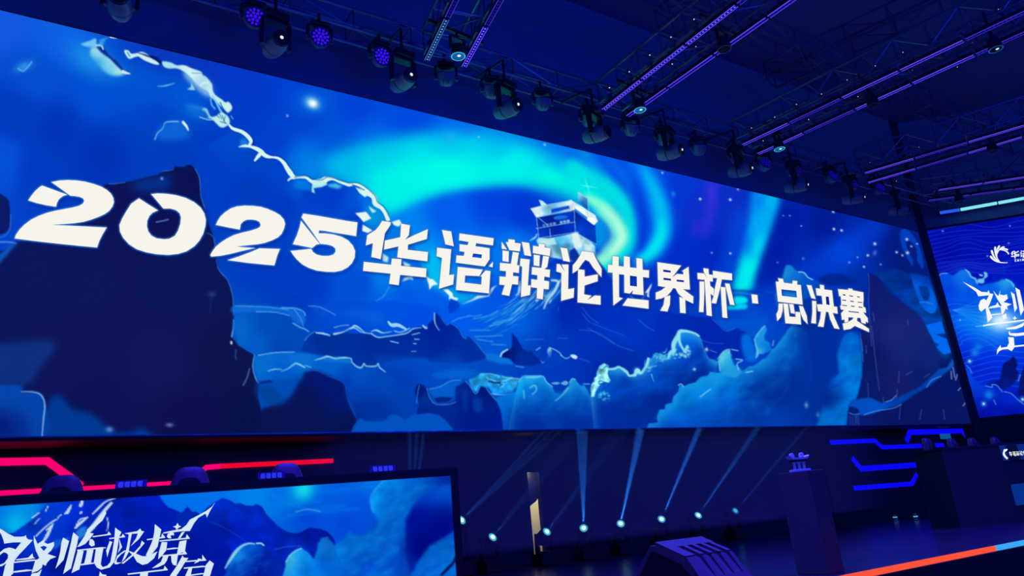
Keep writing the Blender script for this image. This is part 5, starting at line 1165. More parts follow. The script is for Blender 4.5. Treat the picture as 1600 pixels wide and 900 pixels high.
# ------------------------------------------------------------------ the picture on the right-hand LED wall
def paint_right():
    c = Canvas(1430, 290, 1790, 690, 1.8)
    c.base([(1450, 365, (0, 14, 165)), (1550, 350, (0, 10, 165)), (1600, 345, (0, 14, 172)), (1480, 390, (0, 10, 158)), (1540, 400, (0, 14, 172)), (1470, 420, (0, 10, 160)), (1600, 420, (0, 20, 190)), (1530, 425, (0, 14, 178)), (1480, 450, (0, 60, 220)), (1520, 470, (0, 40, 215)), (1490, 480, (0, 50, 228)), (1510, 495, (0, 105, 240)), (1530, 510, (0, 90, 238)), (1500, 530, (0, 45, 225)), (1560, 530, (0, 80, 235)), (1600, 520, (0, 60, 225)), (1510, 560, (0, 30, 205)), (1550, 560, (0, 40, 220)), (1590, 570, (0, 45, 215)), (1540, 590, (0, 36, 210)), (1530, 610, (0, 40, 205)), (1550, 630, (0, 20, 180)), (1590, 640, (0, 14, 165)), (1700, 450, (0, 30, 200)), (1700, 600, (0, 24, 190)), (1545, 650, (0, 18, 170))], soft=4)
    L = (40, 70, 225)
    for k in range(13):      # contour lines
        y = 352 + k * 6.5
        c.stroke([(1440, y + 14), (1475, y + 6), (1510, y - 2 + 4 * math.sin(k)), (1550, y + 3 * math.cos(k * 1.3)), (1600, y - 8 + 5 * math.sin(k * .7)), (1700, y - 18)], 1.0, L, .55, .4)
    for k in range(34):
        x = 1460 + k * 3.4
        c.stroke([(x + 9, 407 + (k % 3)), (x + 4, 415), (x - 3, 423), (x - 4, 427)], .9, L, .5, .3)
    L2 = (50, 130, 245)
    for k in range(12):
        y = 440 + k * 9
        c.stroke([(1455 + k * 3, y + 6), (1480 + k * 2, y - 1), (1505, y + 4 - k), (1530, y + 12 - k * 2), (1560, y + 6)], 1.1, L2, .6, .4)
    for k in range(7):
        c.stroke([(1490, 485), (1505, 486 + (k - 3) * 2), (1522, 488 + (k - 3) * 5), (1545, 490 + (k - 3) * 8)], 1.0, (70, 180, 250), .6, .4)
    for k in range(8):
        y = 545 + k * 9
        c.stroke([(1498, y + 8), (1530, y - 2), (1560, y - 8), (1600, y - 4), (1660, y - 12)], 1.0, L2, .5, .4)
    # clouds
    c.fill(jag([(1464, 445), (1467, 432), (1474, 426), (1484, 428), (1492, 429), (1500, 422), (1508, 421), (1515, 427), (1520, 434), (1526, 440), (1530, 446), (1560, 440), (1566, 436), (1575, 438), (1584, 444), (1590, 452), (1584, 466), (1560, 468), (1520, 474), (1480, 470)], .5, 4, 3), [(1475, 432, (0, 78, 228)), (1505, 428, (20, 120, 232)), (1515, 438, (10, 105, 235)), (1480, 455, (0, 60, 222)), (1520, 460, (0, 66, 225)), (1572, 442, (40, 160, 235)), (1580, 456, (10, 110, 230)), (1550, 455, (0, 90, 230))], .95, soft=1.2)
    c.stroke([(1508, 421), (1514, 426), (1517, 432), (1524, 436), (1527, 442)], [1.5, 3, 2, 3, 3], (110, 205, 242), .9, .5)
    c.stroke([(1466, 434), (1470, 428), (1480, 427)], 1.4, (120, 190, 245), .8, .4)
    c.fill(smooth([(1528, 436), (1536, 435), (1538, 430), (1537, 425), (1542, 426), (1543, 432), (1538, 436), (1538, 441), (1534, 443), (1528, 441)], 3, True), (120, 205, 238), .95, soft=.7)
    c.fill([(1529, 428), (1535, 429), (1536, 432), (1531, 431)], (150, 215, 240), .9, soft=.5)
    c.stroke([(1572, 437), (1580, 441), (1584, 447)], 3, (90, 200, 238), .9, .8)
    # flare
    c.spot(1540, 500, 44, 26, (0, 130, 245), .6)
    c.spot(1566, 503, 22, 15, (90, 190, 250), .75)
    c.spot(1564, 502, 12, 9, (235, 250, 255), .95)
    c.stroke([(1525, 510), (1600, 503)], 1.4, (140, 210, 250), .8, .6)
    # castle rock, lower clouds
    c.fill(jag([(1560, 605), (1563, 590), (1566, 572), (1570, 566), (1577, 563), (1580, 560), (1583, 556), (1588, 563), (1590, 570), (1587, 576), (1592, 582), (1590, 592), (1582, 602), (1570, 608)], .6, 4, 5), [(1575, 580, (4, 14, 95)), (1585, 570, (6, 14, 90)), (1570, 600, (6, 22, 120))], .92, soft=.7)
    c.fill([(1590, 618), (1594, 590), (1600, 572), (1620, 560), (1640, 620)], (8, 18, 95), .9, soft=.8)
    c.fill([(1540, 601), (1550, 596), (1562, 594), (1568, 606), (1550, 606)], (0, 16, 110), .7, soft=2)
    c.fill(jag([(1508, 578), (1513, 574), (1518, 582), (1519, 592), (1530, 597), (1540, 602), (1550, 604), (1551, 600), (1556, 602), (1562, 606), (1568, 612), (1578, 614), (1588, 620), (1600, 632), (1640, 650), (1640, 690), (1530, 690)], .5, 5, 8), [(1515, 585, (0, 72, 225)), (1535, 602, (0, 56, 215)), (1550, 610, (0, 40, 198)), (1580, 625, (0, 40, 200)), (1545, 635, (0, 20, 175)), (1580, 645, (0, 14, 160)), (1540, 655, (4, 14, 150))], .9, soft=1.4)
    for q in ([(1510, 571), (1516, 577), (1518, 583)], [(1540, 603), (1550, 605), (1550, 601), (1557, 602), (1562, 607), (1566, 612)], [(1569, 612), (1580, 615), (1590, 624), (1600, 632)], [(1591, 595), (1594, 586)], [(1553, 625), (1556, 632)]):
        c.stroke(q, 1.4, (90, 165, 245), .8, .4)
    for x, y, s, a in ((1523, 551, 4.5, .8), (1529, 542, 4, .6), (1545, 617, 5, .8)):
        c.spot(x, y, s, s, (20, 140, 245), a)
    for x, y in ((1515, 564.5), (1537, 631), (1598, 624)):
        c.spot(x, y, 3, 3, (60, 180, 230), .7)
        c.spot(x, y, 1.2, 1.2, (220, 255, 250), 1)
    for x, y in ((1576, 380), (1578, 353), (1473, 361), (1543, 400), (1500, 500)):
        c.spot(x, y, 1, 1, (190, 200, 255), .7)
    return c


SW = lambda p: Z(1480, 340, 7.5, p)
RC_ = lambda p: Z(1440, 440, 7.5, p)


def crescent(a, b, c_, w0, w1):
    """one feather of the swirl emblem: quadratic curve a-b-c, width w0 -> w1"""
    t = np.linspace(0, 1, 14)[:, None]
    a, b, c_ = (np.array(v, float) for v in (a, b, c_))
    p = (1 - t) ** 2 * a + 2 * t * (1 - t) * b + t * t * c_
    d = np.gradient(p, axis=0)
    d /= np.hypot(d[:, 0], d[:, 1])[:, None]
    n = np.stack([-d[:, 1], d[:, 0]], 1)
    w = (w0 + (w1 - w0) * t) / 2
    w[0] *= .5
    return [tuple(q) for q in np.concatenate([p + n * w, (p - n * w)[::-1]])]


EMBLEM = [SW(crescent(a, b, c_, w0, w1)) for a, b, c_, w0, w1 in (
    ((505, 448), (560, 540), (708, 528), 26, 6), ((520, 380), (545, 500), (640, 530), 26, 8), ((562, 340), (560, 460), (612, 512), 26, 8),
    ((615, 328), (570, 380), (584, 470), 24, 8), ((672, 345), (610, 350), (588, 420), 22, 8), ((712, 380), (660, 350), (600, 385), 22, 8), ((722, 430), (700, 380), (625, 378), 18, 8))]
HUA = [SW(q) for q in ([(748, 415), (765, 395), (790, 388), (770, 412), (768, 440), (755, 440)], [(785, 398), (800, 392), (798, 410), (835, 388), (840, 398), (802, 420), (800, 430), (845, 425), (845, 438), (788, 440), (786, 425), (778, 428), (776, 418), (786, 412)],
                       [(750, 450), (790, 446), (790, 438), (803, 437), (802, 446), (845, 441), (845, 452), (802, 456), (800, 478), (788, 479), (788, 458), (750, 462)],
                       [(862, 388), (874, 386), (876, 400), (866, 402)], [(855, 410), (874, 407), (870, 445), (880, 440), (880, 452), (862, 465), (862, 420), (855, 420)],
                       [(884, 390), (935, 380), (935, 392), (915, 396), (913, 404), (935, 400), (935, 424), (882, 432), (882, 420), (896, 418), (898, 398), (884, 402)], [(886, 438), (935, 430), (935, 462), (886, 470)])]
LATIN = [SW(q) for q in ([(808, 490), (800, 486), (792, 492), (792, 512), (800, 518), (810, 514), (808, 508), (800, 510), (799, 496), (808, 496)],
                         [(820, 490), (826, 489), (827, 498), (836, 497), (836, 487), (842, 486), (843, 512), (837, 513), (836, 503), (827, 504), (827, 515), (821, 516)],
                         [(856, 484), (863, 483), (864, 510), (858, 511)], [(878, 481), (884, 480), (894, 495), (894, 479), (900, 478), (900, 506), (894, 507), (884, 492), (884, 508), (878, 509)])]
RCALLI = [RC_(q) for q in (
    [(480, 0), (540, 30), (620, 70), (700, 120), (770, 125), (785, 100), (800, 140), (840, 145), (815, 220), (780, 300), (830, 420), (775, 480), (750, 310), (700, 352), (675, 330), (668, 280), (690, 220), (730, 200), (760, 220), (790, 160), (665, 172), (640, 120), (560, 60)],
    [(800, 295), (870, 275), (890, 240), (905, 275), (920, 285), (800, 306)], [(785, 305), (940, 285), (940, 296), (790, 315)], [(820, 382), (930, 372), (930, 382), (820, 396)],
    [(840, 105), (875, 150), (900, 170), (925, 100), (915, 150), (960, 160), (1000, 150), (1010, 200), (960, 240), (1055, 265), (1000, 290), (1010, 330), (985, 320), (960, 372), (940, 392), (925, 300), (940, 282), (890, 210), (860, 150)],
    [(1045, 120), (1090, 150), (1120, 310), (1090, 360), (1065, 200)], [(1098, 68), (1150, 100), (1200, 330), (1160, 400), (1120, 180)],
    [(718, 512), (800, 492), (1240, 440), (1240, 456), (1010, 486), (800, 512), (720, 524)], [(940, 400), (990, 372), (1000, 430), (960, 440)], [(1090, 400), (1100, 420), (1120, 428), (1098, 436), (1090, 452), (1080, 434), (1068, 428), (1084, 420)],
    [(985, 545), (1100, 525), (1200, 480), (1240, 470), (1180, 530), (1100, 556), (1000, 560)], [(1025, 580), (1045, 605), (1120, 605), (1240, 590), (1240, 625), (1100, 640), (1030, 628), (1018, 600)],
    [(1015, 650), (1080, 655), (1088, 750), (1240, 735), (1240, 752), (1090, 768), (1055, 815), (1010, 790), (950, 795), (910, 815), (880, 855), (885, 800), (925, 742), (930, 775), (1000, 765), (1025, 720)])]


# ------------------------------------------------------------------ materials
M_FLOOR = mat('stage_gloss_black', (34, 30, 52), 0.24, 0, .6, 1.0, .25, .6, (.8, 9, 1))
M_HALL = mat('hall_carpet', (34, 34, 44), 0.9, 0, .3, 20)
M_WALL = mat('black_drape', (48, 58, 66), 0.95, 0, .25, 3, .2)
M_CEIL = mat('ceiling_paint', (128, 120, 140), 0.95, 0, .25, .6)
M_FASCIA = mat('fascia_drape', (138, 146, 152), 0.95, 0, .15, 2, .2)
M_PANEL = mat('dark_set_panel', (46, 42, 46), 0.55, 0, .2, 2)
M_FRAME = mat('black_metal', (30, 30, 38), 0.45, .2, .2, 10)
M_LIP = mat('worn_steel_lip', (130, 140, 155), 0.28, 1.0, .5, 6, .6)
M_FOIL = mat('crinkled_foil', (120, 130, 150), 0.12, 1.0, .6, 2.2, 1.0)
M_SPOT = mat('matte_black_lamp', (12, 12, 16), 0.6, 0, .2, 12)
M_BLACK = mat('black_plastic', (34, 35, 42), 0.38, 0, .2, 12)
M_BODY = mat('lamp_housing', (110, 118, 128), 0.42, .1, .25, 14)
M_TRUSS = mat('truss_aluminium', (120, 122, 140), 0.38, .8, .2, 9)
M_TRUSSD = mat('dull_truss', (90, 92, 110), 0.5, .6, .2, 9)
M_CHAIR = mat('dark_leather', (60, 56, 80), 0.42, 0, .2, 18, .05)
M_PLINTH = mat('grey_plinth_paint', (74, 78, 84), 0.7, 0, .1, 4)
M_CRYSTAL = mat('frosted_crystal', (225, 228, 240), 0.18, 0, .08, 10)
M_MON = mat('monitor_paint', (70, 68, 76), 0.6, 0, .15, 30, .15)
M_GRILLE = mat('grille_mesh', (20, 20, 24), 0.7, .3, .5, 120)
M_CREAM = mat('cream_plaster', (226, 214, 172), 0.85, 0, .08, 5)
M_NET = mat('black_net', (92, 92, 96), 0.9, 0, .98, 34, .5)
M_PLATE = mat('name_plate_acrylic', (70, 72, 120), 0.3, 0, .1, 6)
G_TITLE = glow('title_white', (247, 244, 236))
G_CALLI = glow('calligraphy_white', (214, 232, 246))
G_RIGHT = glow('poster_white', (244, 247, 255))
G_PINK = glow('pink_neon', (255, 0, 112))
G_RED = glow('red_neon', (240, 6, 50))
G_BLUE = glow('blue_neon', (8, 6, 250))
G_FLOORRED = glow('orange_red_edge_light', (255, 84, 58))
G_FLOORCY = glow('sky_blue_edge_light', (60, 168, 250))
G_LED_HI = glow('violet_led_tube', (100, 78, 250))
G_LED_MID = glow('violet_led_tube_dim', (62, 48, 205))
G_LED_FILL = glow_dots('led_glow_face', (18, 4, 165), (168, 150, 255))
G_LED_FILLN = glow_dots('led_glow_face_violet', (12, 4, 120), (40, 20, 190))
G_LED_FILLD = glow_dots('led_glow_face_dim', (6, 4, 80), (40, 24, 165))
G_LED_FILLC = glow_dots('led_glow_face_teal', (6, 44, 112), (130, 190, 225))
G_LED_EDGC = glow('led_edge_teal', (70, 96, 170))
G_WASH = glow('violet_wash_lens', (54, 16, 245))
G_WASHD = glow('dim_wash_lens', (14, 8, 150))
G_DOT = glow('cold_white_lamp_and_glint', (225, 245, 250))
G_LENS = glow('cyan_lens', (60, 190, 225))
G_LENSD = glow('dim_cyan_lens', (20, 90, 170))
G_HOT = glow('cyan_white_hot', (205, 255, 246), 1.3)
G_BARC = glow('cyan_light_bar', (130, 232, 246))
G_BARB = glow('blue_light_bar', (40, 92, 240))
G_PLATEB = glow('blue_lit_plate', (16, 6, 150))
G_PLATE = glow('blue_lit_plate_writing', (40, 52, 236))
SCREEN = screen_mat('led_wall_light')


def struct(o):
    o['kind'] = 'structure'
    return o


# ------------------------------------------------------------------ the hall
YW = 10.2       # back wall
YS = 9.333      # face of the big LED wall
struct(MB().box(-9, 27, 4.06, 11.2, -0.25, 0.0).build('floor', M_FLOOR))
struct(MB().box(-14, 30, -9, 4.06, -1.0, -0.85).build('floor_hall', M_HALL))
struct(MB().box(-9, 27, 4.06, 4.14, -0.85, -0.25).build('trim_1', M_FRAME))     # stage front
struct(MB().box(-14, 30, -9, 11.2, 10.6, 10.8).build('ceiling', M_CEIL))
SL0, SL1 = 6.76, 6.99
struct(MB().box(-9, SL0, YW, YW + .1, 0, 10.6).box(SL1, 27, YW, YW + .1, 0, 10.6).box(SL0, SL1, YW, YW + .1, 1.41, 10.6).build('wall_back', M_WALL))
struct(MB().box(SL0 - .25, SL1 + 1.4, YW + .75, YW + .85, 0, 2.4).build('wall_backstage', M_CREAM))
struct(MB().box(-9.1, -9, 4.06, 11.2, -0.85, 10.6).build('wall_left', M_WALL))
lo = bpy.data.lights.new('backstage_lamp', 'SPOT')
lo.energy = 80
lo.color = (1.0, .93, .68)
lo.spot_size = 2.7
lo.spot_blend = .9
lo.shadow_soft_size = .05
l_ob = bpy.data.objects.new('backstage_lamp', lo)
COL.objects.link(l_ob)
l_ob.location = (7.15, YW + .13, 1.75)
l_ob.rotation_euler = (Vector((7.4, YW + .75, .95)) - Vector(l_ob.location)).to_track_quat('-Z', 'Y').to_euler()
l2 = bpy.data.lights.new('slot_fill', 'POINT')  # added unseen fill that brightens the net in the slot
l2.energy = 0.6
l2.color = (1.0, .95, .85)
l2.shadow_soft_size = .02
l2o = bpy.data.objects.new('slot_fill', l2)
COL.objects.link(l2o)
l2o.location = (6.80, YW + .02, 1.39)
# black net hanging in the top of the slot
nq = [(on_y(x, y, YW + .105)) for x, y in ((820, 742), (829, 733), (846, 728), (849, 768), (843, 774), (837, 784), (829, 790), (820, 792))]
net = MB().raw([tuple(q) for q in nq] + [(q[0], q[1] + .01, q[2]) for q in nq],
               [(0, 1, 2, 3, 4, 5, 6, 7), (15, 14, 13, 12, 11, 10, 9, 8)] + [(i, (i + 1) % 8, 8 + (i + 1) % 8, 8 + i) for i in range(8)]).build('curtain_net', M_NET)
setp(net, 'speckled black net hanging over the top of the lit slot in the back wall', 'net')

# ------------------------------------------------------------------ the big LED wall
XL, XR, ZB, ZT = -3.78, 19.56, 1.985, 7.155
led = empty('led_wall', (0, YS, 0), 0, 'huge blue LED wall with the white 2025 title above the stage', 'screen')


def cpart(name, mb, m, parent, **k):
    """part built in world space under a parent Empty"""
    o = mb.build(name, m, None, **k)
    o.parent = parent
    o.matrix_parent_inverse = Matrix.Translation(-parent.location) if parent.rotation_euler.z == 0 else parent.matrix_basis.inverted()
    return o


def adopt(o, parent):
    o.parent = parent
    mw = Matrix.Translation(parent.location) @ Matrix.Rotation(parent.rotation_euler.z, 4, 'Z')
    o.matrix_parent_inverse = mw.inverted()
    return o


main_art = paint_main()
pxs = np.concatenate([np.arange(-150, 1512, 1.2)])
zm = 4.5
xs = []
for x_ in pxs:     # columns closer together where the wall is near the seats
    lo_, hi_ = -6.0, 25.0
    for _ in range(26):
        m_ = (lo_ + hi_) / 2
        if project(np.array([m_, YS, zm]))[0] < x_:
            lo_ = m_
        else:
            hi_ = m_
    xs.append(lo_)
xs = np.array([x for x in xs if XL < x < XR])
xs = np.concatenate([np.linspace(XL, xs[0], 50)[:-1], xs, [XR]])
zs = np.linspace(ZT, ZB, 470)
Pm = np.zeros((len(zs), len(xs), 3))
Pm[..., 0] = xs[None, :]
Pm[..., 1] = YS
Pm[..., 2] = zs[:, None]
adopt(led_grid('display', Pm, main_art, SCREEN, None), led)
del main_art, Pm
cpart('cabinet', MB().box(XL - .06, XR + .06, YS + .012, YS + .25, ZB - .05, ZT + .012), M_FRAME, led)
f_ = MB()
f_.box(XL - .06, XR + .06, YS - .006, YS + .012, ZT, ZT + .012).box(XL - .06, XL, YS - .015, YS + .012, ZB - .05, ZT + .012).box(XR, XR + .06, YS - .015, YS + .012, ZB - .05, ZT + .012)
cpart('frame', f_, M_FRAME, led)
cpart('lip', MB().box(XL - .06, XR + .06, YS - .05, YS + .012, ZB - .05, ZB - .018), M_SPOT, led)
cpart('foil_strip', MB().box(XL - .06, XR + .06, YS - .052, YS + .0, ZB - .018, ZB - .002), M_FOIL, led)
for ch, shapes in TITLE:
    sh = [[[tuple(on_y(x, y, YS - .006)) for x, y in ring] for ring in rings] for rings in shapes]
    adopt(flat_shapes('title_character', sh, G_TITLE, None), led)
# the structure that carries it: black fascia above and the deck behind
struct(MB().box(-9, 27, YS + .25, YW, ZB - .05, ZB + .02).build('trim_2', M_SPOT))
struct(MB().box(-9, 27, YS + .02, YS + .25, ZT + .014, 10.6).build('wall_fascia', M_FASCIA))

# ------------------------------------------------------------------ the right LED wall, turned to the seats
RO = np.array([20.0, 9.32, 0.0])
RA = math.radians(-45)
RD = np.array([math.cos(RA), math.sin(RA), 0.0])
RN = np.array([RD[1], -RD[0], 0.0])           # toward the seats
led2 = empty('led_wall', tuple(RO), RA, 'blue LED wall at the far right with swirl emblem and contour lines', 'screen')
right_art = paint_right()
ts = np.linspace(0, 6.2, 420)
zr = np.linspace(7.25, 2.12, 400)
Pr = RO + RD * ts[None, :, None] + np.zeros((len(zr), 1, 1))
Pr[..., 2] = zr[:, None]
adopt(led_grid('display', Pr, right_art, SCREEN, None), led2)


def on_right(x, y, off=.006):
    return tuple(on_plane(x, y, RO + RN * off, RN))


for nm, shapes in (('emblem', EMBLEM), ('sponsor_lettering', HUA + LATIN), ('poster_lettering', RCALLI)):
    adopt(flat_shapes(nm, [[[on_right(*p) for p in q]] for q in shapes], G_RIGHT, None), led2)
fr = MB().box(-.06, 6.3, .012, .25, 2.06, 7.31)
o = fr.build('cabinet', M_FRAME, led2)
# dark pillar that closes the corner between the two walls, wall under the right screen
struct(MB().prism([(19.64, 9.34), (19.97, 9.30), (20.1, 9.6), (19.64, 9.6)], 'Z', 0, 10.6).build('wall_corner', M_WALL))
b_ = RO + RD * 6.3
struct(MB().prism([(20.05, 9.36), (b_[0] + .02, b_[1] + .02), (b_[0] + .2, b_[1] + .2), (20.3, 9.6)], 'Z', 0, 2.05).build('wall_right', M_WALL))
struct(MB().prism([(20.05, 9.36), (b_[0] + .02, b_[1] + .02), (b_[0] + .2, b_[1] + .2), (20.3, 9.6)], 'Z', 7.33, 10.6).build('wall_right_top', M_FASCIA))
# light bar along its top
for k, (a, b, m) in enumerate((((1469, 332.5), (1499, 328), G_BARB), ((1501.5, 327.5), (1557, 317.5), G_BARC), ((1560.5, 317), (1612, 307.5), G_BARC))):
    pa, pb = [on_plane(x, y, RO + RN * .25, RN) for x, y in (a, b)]
    t = empty('light_bar', tuple((pa + pb) / 2), 0, ('short blue light bar over the right LED wall, nearest the corner', 'cyan light bar over the right LED wall, beside the short blue bar', 'pale cyan light bar over the right LED wall at the photo edge')[k], 'light bar', 'bars over the right LED wall')
    u = (pb - pa) / np.linalg.norm(pb - pa)
    cpart('tube', MB().tube(pa, pb, .042, 10), m, t)
    cpart('housing', MB().tube(pa + RN * -.07 - u * .03 + (0, 0, .02), pb + RN * -.07 + u * .03 + (0, 0, .02), .05, 8), M_FRAME, t)
    for q in (pa * .85 + pb * .15, pa * .15 + pb * .85):
        cpart('bracket', MB().box(q[0] - .02, q[0] + .02, q[1] + .02, q[1] + .16, q[2] - .03, q[2] + .03), M_FRAME, t)

# ------------------------------------------------------------------ set panels with neon strips under the LED wall
YP = 10.0


def neon(pts, w, m, name, parent, Y, d=.02):
    """a flat light strip along a polyline of photo-traced points on the panel face; mitred corners"""
    P = [on_y(x, y, Y) for x, y in pts]
    P = [np.array([p[0], p[2]]) for p in P]
    n = len(P)
    L, R = [], []
    for i in range(n):
        d0 = P[i] - P[i - 1] if i else P[1] - P[0]
        d1 = P[i + 1] - P[i] if i < n - 1 else P[-1] - P[-2]
        d0, d1 = d0 / np.linalg.norm(d0), d1 / np.linalg.norm(d1)
        n0, n1 = np.array([-d0[1], d0[0]]), np.array([-d1[1], d1[0]])
        mt_ = (n0 + n1) / np.linalg.norm(n0 + n1)
        k = w / 2 / max(.5, mt_ @ n0)
        L.append(P[i] + mt_ * k)
        R.append(P[i] - mt_ * k)
    v, f = [], []
    for q in range(n):
        for s in (L[q], R[q]):
            v += [(s[0], Y - d, s[1]), (s[0], Y, s[1])]
    for q in range(n - 1):
        a, b = q * 4, q * 4 + 4
        f += [(a, a + 2, b + 2, b), (a, b, b + 1, a + 1), (a + 2, a + 3, b + 3, b + 2), (a + 1, b + 1, b + 3, a + 3)]
    f += [(0, 1, 3, 2), (4 * n - 4, 4 * n - 2, 4 * n - 1, 4 * n - 3)]
    return cpart(name, MB().raw(v, f), m, parent)


xl_seam = on_y(536, 700, YP)[0]
pl = empty('set_panel', (0, YP, 0), 0, 'dark set wall with pink and red neon strips behind the left desk', 'set panel')
cpart('panel', MB().box(-6.5, xl_seam, YP, YP + .12, 0, ZB - .12), M_PANEL, pl)
neon([(-330, 729), (-60, 723), (74, 720.5), (112, 748), (127, 760)], .082, G_PINK, 'neon_strip', pl, YP)
neon([(-330, 787), (0, 771.5), (100, 766), (180, 761.5), (270, 756), (297, 752), (322, 730.5), (345, 728.5)], .062, G_PINK, 'neon_strip', pl, YP)
neon([(345, 728.5), (450, 723.5), (520, 720)], .058, G_RED, 'neon_strip', pl, YP)
pr_ = empty('set_panel', (16, YP - .1, 0), 0, 'dark set wall with stepped blue neon strips beside the right desk', 'set panel')
xr_seam = on_y(1283, 700, YP - .1)[0]
YB = YP - .1
cpart('panel', MB().box(xr_seam, 20.0, YB, YB + .12, 0, ZB - .1), M_WALL, pr_)
for pts, w in (([(1297, 691.5), (1366, 688.5), (1378, 699), (1444, 696.5), (1474, 695.5)], .095),
               ([(1416, 690), (1421, 675.5), (1502, 673), (1513, 688), (1517, 700)], .13),
               ([(1331, 716), (1345, 732.5), (1446, 725.5)], .12),
               ([(1334, 763), (1424, 756), (1432, 741)], .10)):
    neon(pts, w, G_BLUE, 'neon_strip', pr_, YB)
cpart('light_patch', MB().box(on_y(1468, 679, YB)[0], on_y(1484, 679, YB)[0], YB - .015, YB, on_y(1476, 686, YB)[2], on_y(1476, 677, YB)[2]), glow('pale_blue_panel', (10, 84, 150)), pr_)

# orange-red and blue edge light on the front of the stage
e0, e1, e2 = on_z(1180, 938, 0)[0], on_z(1555, 857, 0)[0], 24.0
for a, b, m, lab in ((e0 - 9, e1 - .01, G_FLOORRED, 'long orange-red light strip on the stage front edge'), (e1 + .01, e2, G_FLOORCY, 'sky blue light strip on the stage front edge at the far right')):
    t = empty('edge_light', ((a + b) / 2, 4.05, 0), 0, lab, 'light strip', 'light strips on the stage edge')
    cpart('tube', MB().box(a, b, 4.02, 4.055, -.022, .026), m, t, bevel=.006)
    cpart('channel', MB().box(a, b, 4.0, 4.06, -.04, -.022), M_FRAME, t)

# ------------------------------------------------------------------ left desk with LED front
dA, dB = on_z(0, 791, 1.05), on_z(703.5, 743.5, 1.05)
dU = (dB - dA)
dU[2] = 0
dU /= np.linalg.norm(dU)
dN = np.array([dU[1], -dU[0], 0.0])
d0 = dA - dU * 1.5
DANG = math.atan2(dU[1], dU[0])
dlen = np.linalg.norm((dB - d0)[:2])
desk = empty('debate_desk', (d0[0], d0[1], 0), DANG, 'long debate desk with a bright LED front of mountains and brush lettering at left', 'desk')
art = paint_desk()
ts = np.linspace(0, dlen, 620)
zd = np.linspace(1.05, .10, 220)
Pd = d0 + dU * ts[None, :, None] + np.zeros((len(zd), 1, 1))
Pd[..., 2] = zd[:, None]
adopt(led_grid('display', Pd, art, SCREEN, None), desk)
sh = []
for rings in CALLI:
    rr = [[tuple(on_plane(x, y, d0 + dN * .006, dN)) for x, y in ring] for ring in rings]
    if min(p[2] for p in rr[0]) > .1:
        sh.append(rr)
adopt(flat_shapes('brush_lettering', sh, G_CALLI, None), desk)
MB().box(-.05, dlen + .055, .004, .10, .02, 1.10).build('cabinet', M_FRAME, desk)
MB().box(-.05, dlen + .055, -.016, .004, 1.05, 1.10).box(dlen, dlen + .055, -.016, .004, .02, 1.05).box(-.05, dlen, -.016, .004, .02, .10).build('frame', M_FRAME, desk)
MB().box(-.05, dlen + .055, .0, .62, 1.085, 1.112).build('desk_top', M_BLACK, desk)
MB().box(dlen + .0, dlen + .05, .10, .60, 0, 1.085).build('end_panel', M_FRAME, desk)

# chairs behind it: a tapered high back with a rounded top
def make_chair(name, loc, rz, label, group, top=1.29, w=.34, sw=.25):
    t = empty(name, loc, rz, label, 'chair', group)
    h0 = top - .62
    k_ = w / .34
    half = [(.045, -.001), (.08, -.010), (.104, -.028), (.122, -.058), (.144, -.115), (.166, -.18), (.198, -.32), (.205, -.5), (.19, -.62)]
    out = [(x * k_, top + z) for x, z in reversed(half)] + [(0, top)] + [(-x * k_, top + z) for x, z in half]
    m = MB()
    n = len(out)
    rings = []
    cx, cz = 0, (h0 + top) / 2
    for y, s in ((.06, .86), (.045, .97), (.01, 1.0), (-.03, .97), (-.05, .86)):
        rings.append([(cx + (x - cx) * s, y + .10 * (1 - ((z - h0) / .62)) ** 2 * -1 + .05, cz + (z - cz) * s) for x, z in out])
    v = [p for r_ in rings for p in r_]
    f = []
    for a in range(4):
        for i in range(n):
            j = (i + 1) % n
            f.append((a * n + i, a * n + j, (a + 1) * n + j, (a + 1) * n + i))
    f += [tuple(range(n)), tuple(range(5 * n - 1, 4 * n - 1, -1))]
    m.raw(v, f).build('backrest', M_CHAIR, t, smooth=True)
    # padded inset panel
    q = [(x * .70, h0 + .03 + (z - h0) * .80) for x, z in out]
    MB().prism([(x, z) for x, z in q], 'Y', -.012, .012).build('back_pad', M_BLACK, t).location = (0, -.035, 0)
    MB().prism([(-sw, -.24), (sw, -.24), (sw + .02, .18), (-sw - .02, .18)], 'Z', .47, .56).build('seat', M_CHAIR, t, bevel=.03)
    for s in (-1, 1):
        MB().tube((s * (sw + .02), .0, .5), (s * (sw + .04), -.02, .70), .018).tube((s * (sw + .04), .10, .70), (s * (sw + .04), -.22, .70), .024).build('armrest', M_BLACK, t)
    MB().tube((0, -.03, .10), (0, -.03, .47), .03, 12).build('pedestal', M_BLACK, t)
    b = MB()
    for k in range(5):
        a = 2 * math.pi * k / 5
        b.tube((0, -.03, .12), ((sw + .04) * math.cos(a), -.03 + (sw + .04) * math.sin(a), .07), .026, 8, .016)
        b.tube(((sw + .04) * math.cos(a) - .012, -.03 + (sw + .04) * math.sin(a), .03), ((sw + .04) * math.cos(a) + .012, -.03 + (sw + .04) * math.sin(a), .03), .03, 10)
    b.build('castor_base', M_BLACK, t)
    return t


for k, (px, py, top, w_, lab) in enumerate(((97, 741, None, .33, 'dark rounded chair back behind the left desk, leftmost of three, under the pink corner'),
                                            (297.5, 728, None, .33, 'dark rounded chair back behind the left desk where the pink strip steps up'),
                                            (448, 722, None, .31, 'dark rounded chair back behind the left desk in front of the red strip'))):
    p = on_plane(px, py, d0 - dN * 1.0, dN)
    make_chair('office_chair', (p[0], p[1], 0), DANG, lab, 'chairs behind the left desk', top=p[2], w=w_)

